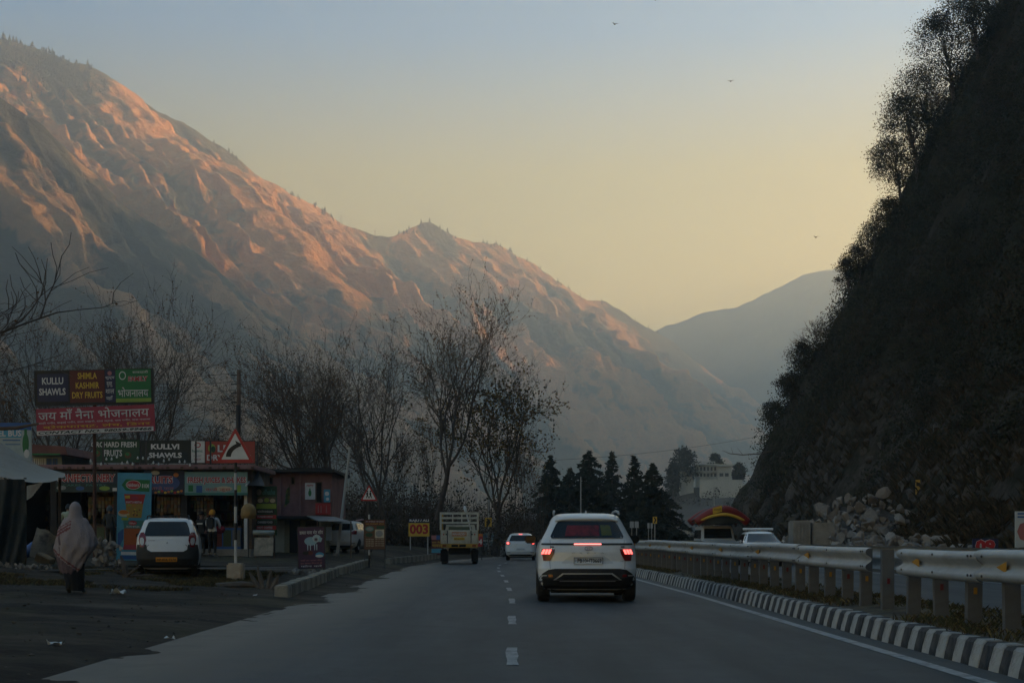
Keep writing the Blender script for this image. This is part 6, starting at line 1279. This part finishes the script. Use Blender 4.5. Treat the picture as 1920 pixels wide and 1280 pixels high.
RK = []; RKD = []; M_rockd = pm('dark_outcrop', (.085, .072, .057), .95, .35, 1.5, bump=.8, bscale=5, dirt=(.03, .027, .018), dscale=1.2, damt=.8)
for i in range(12):
    me = rockmesh(i+40, 2); me.materials.append(M_rockd); RKD.append(me)
for i in range(12):
    me = rockmesh(i, 2); me.materials.append(M_rock if i % 3 else M_rockp); RK.append(me)
def rubble(label, fn, n, seed, smin, smax):
    r = random.Random(seed); t = thing('rubble_pile', label, 'rubble', fn(.5, .5)); o_ = t.location.copy()
    for i in range(n):
        p = fn(r.random(), r.random()); s = smin*(smax/smin)**(r.random()**1.8)
        o = link('rock', RK[r.randrange(12)], t, loc=p-o_+Vector((0, 0, s*.25))); o.scale = (s*r.uniform(.8, 1.4), s*r.uniform(.8, 1.3), s*r.uniform(.6, 1.0)); o.rotation_euler = (r.uniform(0, 6), r.uniform(0, 6), r.uniform(0, 6))
    return t
def surf(px, py, d0=40):
    """first ground or hillside point along this pixel's ray"""
    d = np.arange(d0, 130, .25); x = (px-960)*d/F; z = CAMH-(py-HOR)*d/F; top = np.maximum(hillz(x, d), gza(x, d)); hit = np.nonzero(top >= z)[0]
    i = hit[0] if len(hit) else len(d)-1; return Vector((x[i], d[i], top[i]))
def pile1(u, v):
    d = 66+10*v; px = 1480+u*290-20*v; h = .8+2.9*math.exp(-((u-.52)/.36)**2)*v; x = (px-960)*d/F; return Vector((x, d, gz(x, d)+h*(.35+.65*v)*random.Random(int(u*9999)).uniform(.8, 1.05)))
def pile2(u, v):
    d = 55+8*v; px = 1560+u*300; h = (1.25-.55*u)*v**.7; x = (px-960)*d/F; return Vector((x, d, gz(x, d)+h))
rubble('tall pile of pale broken rock at the foot of the hillside', pile1, 295, 3, .15, .58); rubble('long low bank of broken rock behind the guard rail', pile2, 295, 4, .11, .42)
# earth under the piles
m = MB(); rows = []
for v in np.linspace(-.15, 1.25, 16): rows.append([pile1(u, min(max(v, 0), 1)).lerp(pile1(u, min(max(v, 0), 1)), 0)+Vector((0, (v-.5)*2 if not 0 <= v <= 1 else 0, -.35-(.9 if not 0 <= v <= 1 else 0))) for u in np.linspace(-.05, 1.05, 26)])
m.grid(rows); tag(m.build('rubble_earth', pm('rubble_earth', (.085, .072, .058), .95, .35, 1.5, bump=.8, bscale=5)), kind='structure')
# dim rocks showing through the growth on the slope
r = random.Random(77); t = thing('slope_rocks', 'scattered boulders and outcrops half buried in the dark slope above the rubble', 'rocks', surf(1700, 930)); o_ = t.location.copy()
for i in range(70):
    px = r.uniform(1440, 1915); py = r.uniform(800, 985); p = surf(px, py); s = r.uniform(.12, .5)*(2.2 if r.random() < .12 else 1)
    if p.y > 125: continue
    o = link('rock', RKD[r.randrange(12)], t, loc=p-o_); o.scale = (s*1.2, s, s*1.1); o.rotation_euler = (r.uniform(0, 6), r.uniform(0, 6), r.uniform(0, 6))
t = thing('rock_nose', 'large fractured grey cliff face at the end of the dark hillside', 'rock', surf(1440, 880)); o_ = t.location.copy(); r = random.Random(5)
for i in range(60):
    px = r.uniform(1402, 1500); py = r.uniform(775, 940); p = surf(px, py, 90); s = r.uniform(.7, 1.7); o = link('rock', RKD[r.randrange(1, 12)], t, loc=p-o_+Vector((.9, .9, -.3))); o.scale = (s, s*1.2, s*1.5); o.rotation_euler = (r.uniform(-.5, .5), r.uniform(-.5, .5), r.uniform(0, 6))
# concrete remains
for px0, px1, py0, lab, mt in ((1488, 1520, 975, 'left, fluted broken concrete block behind the oncoming white car', 1), (1524, 1566, 979, 'right, smooth concrete block between the fluted block and the rubble', 0)):
    d = 62; x0 = P(px0, 0, d).x; x1 = P(px1, 0, d).x; zt = P(0, py0, d).z; t = thing('concrete_block', lab, 'concrete block', ((x0+x1)/2, d, gz((x0+x1)/2, d))); w = (x1-x0)/2; m = MB(); m.bbox(-w, w, 0, 1.2, -.3, zt-t.location.z, .05); bl = m.build('block', M_conc, t)
    if mt:
        for i in range(5): x = -w+2*w*(i+.5)/5; MB().bbox(x-.07, x+.07, -.07, .0, -.2, zt-t.location.z-.08-.05*(i % 2), .03).build('flute', M_conc, bl)
t = thing('marker_post', 'small yellow marker post standing on the slope above the rubble', 'post', surf(1721, 925)); MB().box(-.12, .12, -.04, .04, -.3, .75).build('post', M_yel, t); MB().box(-.10, .10, -.05, -.041, .4, .6).build('band', BK, t)
# ---- far white house on the bank
DH = 470.0; k = F/DH; hxw = P(1336, 0, DH).x; t = thing('white_house', 'distant pale two-storey house with balconies on the far bank', 'house', (hxw, DH, float(bankz(hxw, DH)))); o_ = t.location; hx_ = lambda px: (px-960)/k-o_.x; hz_ = lambda py: CAMH-(py-HOR)/k-o_.z
M_hw = pm('house_white', (.58, .57, .50), .8, .08, .3); M_hd = pm('house_dark', (.06, .065, .07), .5, .2, .5)
MB().box(hx_(1304), hx_(1345), 0, 10, -3, hz_(872)).build('wall', M_hw, t); MB().box(hx_(1345), hx_(1370), -1.5, 9, -3, hz_(874)).build('wing', M_hw, t); MB().box(hx_(1342), hx_(1373), -2.5, 10, hz_(874), hz_(870.5)).build('roof', M_hw, t); MB().box(hx_(1301), hx_(1346), -1.5, 10.5, hz_(872), hz_(869.5)).build('roof_slab', M_hw, t)
MB().box(hx_(1303), hx_(1345), -1.6, -.1, hz_(885), hz_(883.5)).build('balcony', M_hw, t)
for a in range(6): px = 1306+a*6.6; MB().box(hx_(px), hx_(px+3.6), -.06, -.01, hz_(882), hz_(875)).build('window', M_hd, t); MB().box(hx_(px), hx_(px+3.6), -.06, -.01, hz_(893), hz_(887)).build('window', M_hd, t); MB().box(hx_(px+4.6), hx_(px+5.4), -1.5, -1.3, hz_(897), hz_(870)).build('pillar', M_hw, t)
for px in (1348, 1358): MB().box(hx_(px), hx_(px+7), -1.56, -1.51, hz_(893), hz_(887)).build('window', M_hd, t)
for a in range(8): px = 1305+a*5; MB().box(hx_(px), hx_(px+1), 0, .4, hz_(869.4), hz_(864.5)).build('roof_post', M_hw, t)
MB().box(hx_(1305), hx_(1341), .1, .3, hz_(866), hz_(864.6)).build('roof_railing', M_hw, t)
t = thing('retaining_wall', 'pale retaining wall below the distant white house', 'wall', (P(1350, 0, 452).x, 452, 5)); MB().box(P(1313, 0, 452).x-t.location.x, P(1392, 0, 452).x-t.location.x, 0, 2, -4, P(0, 899, 452).z-5).build('wall_face', M_hw, t)
t = thing('shed', 'small pale shed left of the distant white house', 'shed', (P(1288, 0, 460).x, 460, float(bankz(P(1288, 0, 460).x, 460)))); MB().box(-2.2, 2.2, 0, 4, -2, P(0, 884, 460).z-t.location.z).build('wall', M_hw, t); MB().box(-2.6, 2.6, -.4, 4.4, P(0, 884, 460).z-t.location.z, P(0, 882, 460).z-t.location.z).build('roof', M_tin, t)
for px, top, w_, lab, d in ((1283, 840, 8.5, 'round dark tree left of the distant white house', 462), (1341, 851, 6, 'dark tree behind the distant white house', 492), (1385, 868, 4, 'dark narrow tree right of the distant white house', 480), (1262, 868, 5, 'small tree at the left end of the far bank', 455)):
    x_ = P(px, 0, d).x; b_ = Vector((x_, d, float(bankz(x_, d)))); broad_tree('far_tree', lab, b_, max(4, P(0, top, d).z-b_.z), w_, int(px), [M_leafgreen, M_leafolive], 90, 34, .7, 'trees round the distant white house')
# ---- deadwood and stones by the plinth
t = thing('deadwood', 'broken logs and a split stump beside the curve sign plinth', 'wood', G(470, 1104)); m = MB(); m.tube([(-.75, .1, .06), (-.2, .0, .09), (.15, .05, .07)], [.06, .075, .05], 7); m.build('log', M_bark2, t)
for dx, h, ln in ((.28, .5, -.2), (.36, .42, .1), (.22, .35, -.35), (.42, .3, .25)): m = MB(); m.tube([(dx, 0, -.05), (dx+ln*.5, .02, h*.6), (dx+ln*.7, 0, h)], [.06, .05, .012], 6); m.build('splinter', M_bark2, t)
m = MB(); m.tube([(.5, .1, .04), (.9, .3, .08)], .05, 6); m.build('log', M_bark, t)
t = thing('deadwood', 'dark broken stump and sticks left of the parked hatchback', 'wood', G(238, 1082)); m = MB(); m.tube([(0, 0, -.1), (-.05, 0, .25), (-.16, .05, .5)], [.09, .07, .02], 7); m.build('stump', M_bark, t)
for i in range(5): m = MB(); a = i*1.3; m.tube([(0, 0, .03), (.5*math.cos(a)+.1, .3*math.sin(a), .06+.05*i)], [.035, .015], 5); m.build('stick', M_bark, t)
def stones(label, gen, n, seed, s0, s1):
    r = random.Random(seed); c = gen(r); t = thing('stone_heap', label, 'stones', c); 
    for i in range(n): p = gen(r); s = r.uniform(s0, s1); o = link('stone', RK[r.randrange(12)], t, loc=p-c); o.scale = (s*1.3, s, s*.8); o.rotation_euler = (r.uniform(0, 6), r.uniform(0, 6), r.uniform(0, 6))
def heapgen(px0, px1, py, d, h):
    def f(r): px = r.uniform(px0, px1); q = onG(px, d+r.uniform(-.5, .5)); q.z += h*r.random(); return q
    return f
stones('heap of grey stones between the shawled person and the snack panel', heapgen(178, 228, 0, 38, .75), 60, 3, .06, .17); stones('stones and debris at the foot of the dark tarpaulin', heapgen(-20, 100, 0, 35.5, .10), 40, 5, .04, .10); stones('stones round the foot of the ram board', heapgen(548, 592, 0, 39.5, .12), 14, 6, .06, .16)
def scatter_pebbles():
    g = np.random.RandomState(4); m = MB(); me = RK[0]; n = 2600; X = g.uniform(-13, -3.9, n); Y = 10+g.uniform(0, 1, n)**1.6*45; Z = gza(X, Y); base = np.array([v.co[:] for v in rockmesh(2, 1).vertices]); fs = np.array([p.vertices[:] for p in rockmesh(2, 1).polygons]); S = .012+.035*g.uniform(0, 1, n)**3
    rot = g.uniform(0, 6.28, n); c_, s_ = np.cos(rot), np.sin(rot); B = base[None]*S[:, None, None]; V = np.stack([B[..., 0]*c_[:, None]-B[..., 1]*s_[:, None], B[..., 0]*s_[:, None]+B[..., 1]*c_[:, None], B[..., 2]*.6], -1)+np.stack([X, Y, Z], 1)[:, None]
    Fq = (fs[None]+np.arange(n)[:, None, None]*len(base)).reshape(-1, 3); return tag(link('pebbles', npmesh('pebbles', V.reshape(-1, 3), Fq, M_rockd, False)), kind='stuff')
scatter_pebbles()
for px, py, lab, s in ((222, 1114, 'crumpled white paper on the dirt right of the shawled person', .16), (106, 1210, 'small white scrap at the lower left on the dirt', .09), (478, 1117, 'tiny white scrap near the concrete kerb', .05), (318, 1200, 'pale scrap lying by the asphalt edge', .07), (405, 1032, 'tiny white scrap on the yard before the juice shop', .06)):
    q = G(px, py); m = MB(); r = random.Random(px); m.grid([[(s*(u-.5)*1.6+r.gauss(0, s*.1), s*(v-.5)*1.4+r.gauss(0, s*.1), .012+abs(r.gauss(0, s*.3))) for u in np.linspace(0, 1, 5)] for v in np.linspace(0, 1, 4)]); tag(m.build('paper_scrap', pm('paper', (.55, .56, .55), .7, .1, 8), loc=q), lab, 'litter', 'scraps on the dirt')
# ---- birds
for px, py, d, a, lab in ((1153, 46, 110, 25, 'small dark bird high in the middle of the sky'), (1370, 153, 120, -10, 'tiny dark bird in the upper right sky'), (1530, 445, 115, 5, 'small bird near the hillside low in the sky'), (1229, 0, 100, 0, 'bird at the very top edge of the sky')):
    t = thing('bird', lab, 'bird', P(px, py, d), R(a), 'birds in the sky'); m = MB(); m.lathe([(.0, -.16), (.025, -.12), (.04, 0), (.03, .10), (.012, .16), (.03, .22), (0, .24)], 7, Matrix.Rotation(R(90), 4, 'X')); m.build('body', M_under, t)
    for sg in (-1, 1): m = MB(); m.add([(0, .06, .01), (0, -.07, .01), (sg*.16, -.06, .09), (sg*.33, -.07, .05), (sg*.18, .06, .10), (0, 0, .03)], [(0, 1, 2, 4), (4, 2, 3), (5, 4, 2)]); m.build('wing', M_under, t)
# ================================================================== PEOPLE
M_skin = pm('skin', (.20, .11, .075), .6, .1, 6); M_hair = pm('black_hair', (.010, .009, .008), .6, .3, 20); M_shoe = pm('shoe', (.02, .018, .016), .6, .3, 6)
def person(label, loc, rz, H=1.7, top=None, legs=None, pose=None, sleeve=True, shoes=M_shoe, group=None):
    """one continuous body grown over a joint skeleton; faces coloured by garment"""
    t = thing('person', label, 'person', loc, rz, group); q = dict(hip=(0, 0, .95), chest=(0, 0, 1.28), neck=(0, .0, 1.47), head=(0, .01, 1.60), crown=(0, .0, 1.70), lsh=(-.19, 0, 1.41), rsh=(.19, 0, 1.41), lel=(-.25, -.03, 1.13), rel=(.25, -.03, 1.13), lha=(-.24, .10, .90), rha=(.24, .10, .90), lhip=(-.10, 0, .90), rhip=(.10, 0, .90), lkn=(-.11, .03, .50), rkn=(.11, .03, .50), lan=(-.11, -.02, .09), ran=(.11, -.02, .09), lto=(-.12, .16, .035), rto=(.12, .16, .035))
    q.update(pose or {}); names = list(q); k = H/1.74
    rad = dict(hip=.15, chest=.16, neck=.058, head=.095, crown=.07, lsh=.075, rsh=.075, lel=.052, rel=.052, lha=.036, rha=.036, lhip=.10, rhip=.10, lkn=.066, rkn=.066, lan=.048, ran=.048, lto=.038, rto=.038)
    E_ = [('hip', 'chest'), ('chest', 'neck'), ('neck', 'head'), ('head', 'crown'), ('chest', 'lsh'), ('chest', 'rsh'), ('lsh', 'lel'), ('rsh', 'rel'), ('lel', 'lha'), ('rel', 'rha'), ('hip', 'lhip'), ('hip', 'rhip'), ('lhip', 'lkn'), ('rhip', 'rkn'), ('lkn', 'lan'), ('rkn', 'ran'), ('lan', 'lto'), ('ran', 'rto')]
    me = bpy.data.meshes.new('body'); me.from_pydata([Vector(q[n])*k for n in names], [(names.index(a), names.index(b)) for a, b in E_], []); o = bpy.data.objects.new('body', me); C.objects.link(o)
    sk = o.modifiers.new('s', 'SKIN'); sk.use_smooth_shade = True
    for i, n in enumerate(names): v = me.skin_vertices[0].data[i]; v.radius = (rad[n]*k, rad[n]*k*(.72 if n in ('hip', 'chest') else 1)); v.use_root = (n == 'hip')
    sb = o.modifiers.new('u', 'SUBSURF'); sb.levels = 2; sb.render_levels = 2; dg = bpy.context.evaluated_depsgraph_get(); nm = bpy.data.meshes.new_from_object(o.evaluated_get(dg)); bpy.data.objects.remove(o); nm.name = 'body'
    nm.materials.clear()
    for m_ in (top, legs, M_skin, shoes): nm.materials.append(m_)
    lh = Vector(q['lha'])*k; rh = Vector(q['rha'])*k; nk = q['neck'][2]*k; hp = q['hip'][2]*k; hd = Vector(q['head'])*k
    for p in nm.polygons:
        c = p.center; p.use_smooth = True
        if min((c-lh).length, (c-rh).length) < .09: p.material_index = 2
        elif (c-hd).length < .16 or (c.z > nk+.02): p.material_index = 2
        elif c.z < .11*k: p.material_index = 3
        elif c.z < hp-.02: p.material_index = 1
        else: p.material_index = 0
    b = link('body', nm, t); t['k'] = k
    for sx, hn in ((-1, lh), (1, rh)):                     # fingers and thumb on each hand
        el = Vector(q['lel' if sx < 0 else 'rel'])*k; d = (hn-el).normalized(); sd_ = d.cross(Vector((0, 0, 1))); sd_ = sd_.normalized() if sd_.length > .1 else Vector((0, 1, 0)); m = MB()
        for i, ln in enumerate((.062, .074, .078, .068)):
            a = hn+d*.03+sd_*(i-1.5)*.016; m.tube([a, a+d*ln*.55, a+d*ln+Vector((0, .012, -.014))], [.0085, .008, .006], 6)
        a = hn+sd_*.03*sx; m.tube([a, a+d*.03+sd_*.02*sx, a+d*.055+sd_*.018*sx], [.010, .009, .007], 6); tag(m.build('fingers', M_skin, t, smooth=True), kind='stuff')
    fc = hd+Vector((0, .085*k, 0)); m = MB()                # face: nose, eyes, mouth, ears
    m.add([fc+Vector(v) for v in ((0, .012, .03), (-.016, .0, -.02), (.016, .0, -.02), (0, .032, -.018))], [(0, 1, 3), (0, 3, 2), (1, 2, 3)]); m.build('nose', M_skin, t)
    for sx in (-1, 1):
        m = MB(); m.lathe([(0, -.008), (.012, 0), (0, .008)], 8, Matrix.Translation(fc+Vector((sx*.034, -.006, .022)))); m.build('eye', M_hair, t); m = MB(); m.lathe([(0, -.03), (.014, -.012), (.016, .012), (0, .03)], 8, Matrix.Translation(hd+Vector((sx*.098*k, .0, 0)))); m.build('ear', M_skin, t, smooth=True)
    m = MB(); m.bbox(-.022, .022, -.004, .006, -.006, .004, .003); m.build('mouth', pm('lips', (.14, .05, .045), .5, .1, 5), t, loc=fc+Vector((0, .0, -.05)))
    return t, hd
def hair(t, hd, mat, name='hair', s=1.1, back=.0, zs=1.0):
    m = MB(); rows = []
    for i in range(8):
        a = i/7*R(118); rows.append([(.105*s*math.sin(a)*math.cos(b_), -.012-back*math.sin(a)+.115*s*math.sin(a)*math.sin(b_)-(.03*math.sin(a) if i > 5 else 0), .02+.125*s*zs*math.cos(a)+(.05 if (math.sin(b_) > .2 and i > 5) else 0)) for b_ in np.linspace(0, 2*math.pi, 17)[:-1]])
    m.grid(rows, closed=True); return m.build(name, mat, t, smooth=True, loc=hd)
# ---- woman in the shawl, walking away
base = G(141, 1111); M_shawl = pm('mauve_shawl', (.29, .245, .245), .9, .12, 5, bump=.35, bscale=40); M_stripe = pm('shawl_red', (.17, .06, .06), .9, .2, 8); M_sdark = pm('shawl_hem', (.12, .085, .095), .9, .2, 8); M_salwar = pm('dark_salwar', (.012, .012, .014), .9, .3, 6)
t, hd = person('person wrapped in a pale mauve shawl walking away on the dirt verge', base, 0, 1.60, M_shawl, M_salwar, dict(lha=(-.10, .2, 1.0), rha=(.12, .2, 1.0), lan=(-.10, -.14, .10), lto=(-.11, .03, .035), lkn=(-.11, .0, .50), ran=(.10, .10, .09), rto=(.10, .27, .035)))
RW = [(1.615, -.015, .015, .0, .02), (1.59, -.06, .06, .005, .075), (1.53, -.095, .095, .005, .11), (1.46, -.105, .11, .0, .12), (1.38, -.11, .12, -.01, .115), (1.32, -.15, .155, -.01, .12), (1.25, -.23, .22, .0, .15), (1.12, -.31, .30, .01, .18), (.98, -.345, .345, .02, .21), (.84, -.35, .36, .02, .225), (.76, -.345, .33, .02, .22), (.68, -.335, .26, .02, .205), (.58, -.30, .19, .015, .19), (.48, -.27, .15, .01, .17), (.40, -.22, .10, .0, .15), (.345, -.15, .03, -.02, .12)]
A = np.array(RW)[::-1]; zz = np.linspace(.345, 1.615, 60); rows = []; mi = []
for z in zz[::-1]:
    l, r_, cy_, ry = [float(np.interp(z, A[:, 0], A[:, i])) for i in range(1, 5)]; row = []; f = max(0, min(1, (1.35-z)/.5))
    for j in range(64):
        a = 2*math.pi*j/64; w = (r_-l)/2; cxx = (l+r_)/2; fold = 1+f*(.065*math.sin(a*5+z*7+.8*math.sin(z*5))+.045*math.sin(a*11-z*11+1)+.02*math.sin(a*23+z*14))
        hem = 0
        row.append((cxx+w*fold*math.cos(a), cy_+ry*fold*math.sin(a), z+.03*f*math.sin(a*3+1)))
    rows.append(row)
m = MB(); m.grid(rows, closed=True); mi = []
for f_ in m.f:
    c = sum((Vector(m.v[i]) for i in f_), Vector())/4; s_ = 0
    band = c.z-.55*c.x
    if c.x < -.03 and c.y < .1 and (1.16 < band < 1.20 or 1.225 < band < 1.255 or 1.28 < band < 1.30): s_ = 1
    elif c.y < .1 and (.62 < c.z+.75*(c.x+.2) < .655): s_ = 1
    elif c.y < .1 and c.z+.75*(c.x+.2) < .60: s_ = 2
    elif c.y < .1 and -.245 < c.x < -.225 and .7 < c.z < 1.2: s_ = 2
    mi.append(s_)
m.mi = mi; m.build('shawl', [M_shawl, M_stripe, M_sdark], t, smooth=True)
m = MB(); rows = []
for z, hw_, c0 in ((.66, .19, -.04), (.45, .19, -.03), (.28, .165, -.02), (.12, .14, -.01), (.05, .12, 0)): rows.append([(c0+hw_*(1+.07*math.sin(a*5+z*7))*math.cos(a), .0+.13*math.sin(a)*(1+.08*math.sin(a*7)), z) for a in np.linspace(0, 2*math.pi, 33)[:-1]])
m.grid(rows, closed=True); m.build('salwar', M_salwar, t, smooth=True)
# ---- man in white with orange cap at the juice shop
g = onG(398, 52.6); t, hd = person('person in white with an orange cap, black backpack and dark trousers at the juice shop', g, R(-8), 1.70, pm('white_shirt', (.52, .54, .54), .85, .08, 6), pm('dark_trousers', (.012, .013, .015), .9, .3, 6), dict(rel=(.28, .05, 1.15), rha=(.20, .24, 1.02), lel=(-.24, .04, 1.14), lha=(-.12, .24, 1.05)), shoes=pm('pale_shoe', (.35, .35, .34), .6, .2, 8))
hair(t, hd, pm('orange_cloth', (.50, .22, .02), .85, .15, 9), 'cap', 1.12); m = MB(); m.bbox(-.16, .15, -.26, -.12, 1.0, 1.42, .05); m.build('backpack', pm('backpack_black', (.012, .013, .014), .8, .2, 8), t, smooth=True, auto=40)
for sg in (-1, 1): m = MB(); m.tube([(sg*.11, -.13, 1.40), (sg*.12, .0, 1.47), (sg*.12, .12, 1.35)], .018, 6); m.build('strap', MATS['backpack_black'], t)
b_ = thing('bundle', 'red cloth bundle held by the person in white', 'bundle', g+Vector((.22, .30, .98))); m = MB(); m.lathe([(.0, -.16), (.14, -.12), (.2, 0), (.15, .1), (.05, .14), (0, .14)], 12); m.build('cloth', pm('bundle_red', (.24, .02, .04), .85, .25, 6), b_, smooth=True)
g = onG(378, 53.2); t, hd = person('person in dark jacket with pale chest print standing left of the person in white', g, R(160), 1.62, pm('dark_jacket', (.018, .020, .022), .85, .3, 5), pm('dark_trousers', (.012, .013, .015), .9, .3, 6)); hair(t, hd, M_hair); MB().bbox(-.12, .12, .125, .135, 1.15, 1.19, .004).build('chest_print', W_, t)
g = onG(127, 51.5); t, hd = person('person in a pale green shirt with black hair at the confectionery counter', g, R(10), 1.66, pm('pale_green_shirt', (.34, .40, .32), .85, .1, 6), pm('grey_trousers', (.05, .05, .055), .9, .2, 6), dict(chest=(0, .06, 1.27), neck=(0, .12, 1.44), head=(.01, .17, 1.56), crown=(.01, .19, 1.65), lsh=(-.19, .08, 1.38), rsh=(.19, .08, 1.38), lha=(-.2, .32, 1.02), rha=(.2, .32, 1.02), lel=(-.26, .12, 1.12), rel=(.26, .12, 1.12))); hair(t, hd, M_hair)
g = onG(206, 51.8); t, hd = person('person in dark grey standing just left of the snack panel', g, R(-15), 1.64, pm('slate_jacket', (.03, .036, .04), .85, .3, 5), pm('dark_trousers', (.012, .013, .015), .9, .3, 6)); hair(t, hd, pm('grey_cap', (.05, .06, .065), .85, .2, 5), 'cap', 1.12)
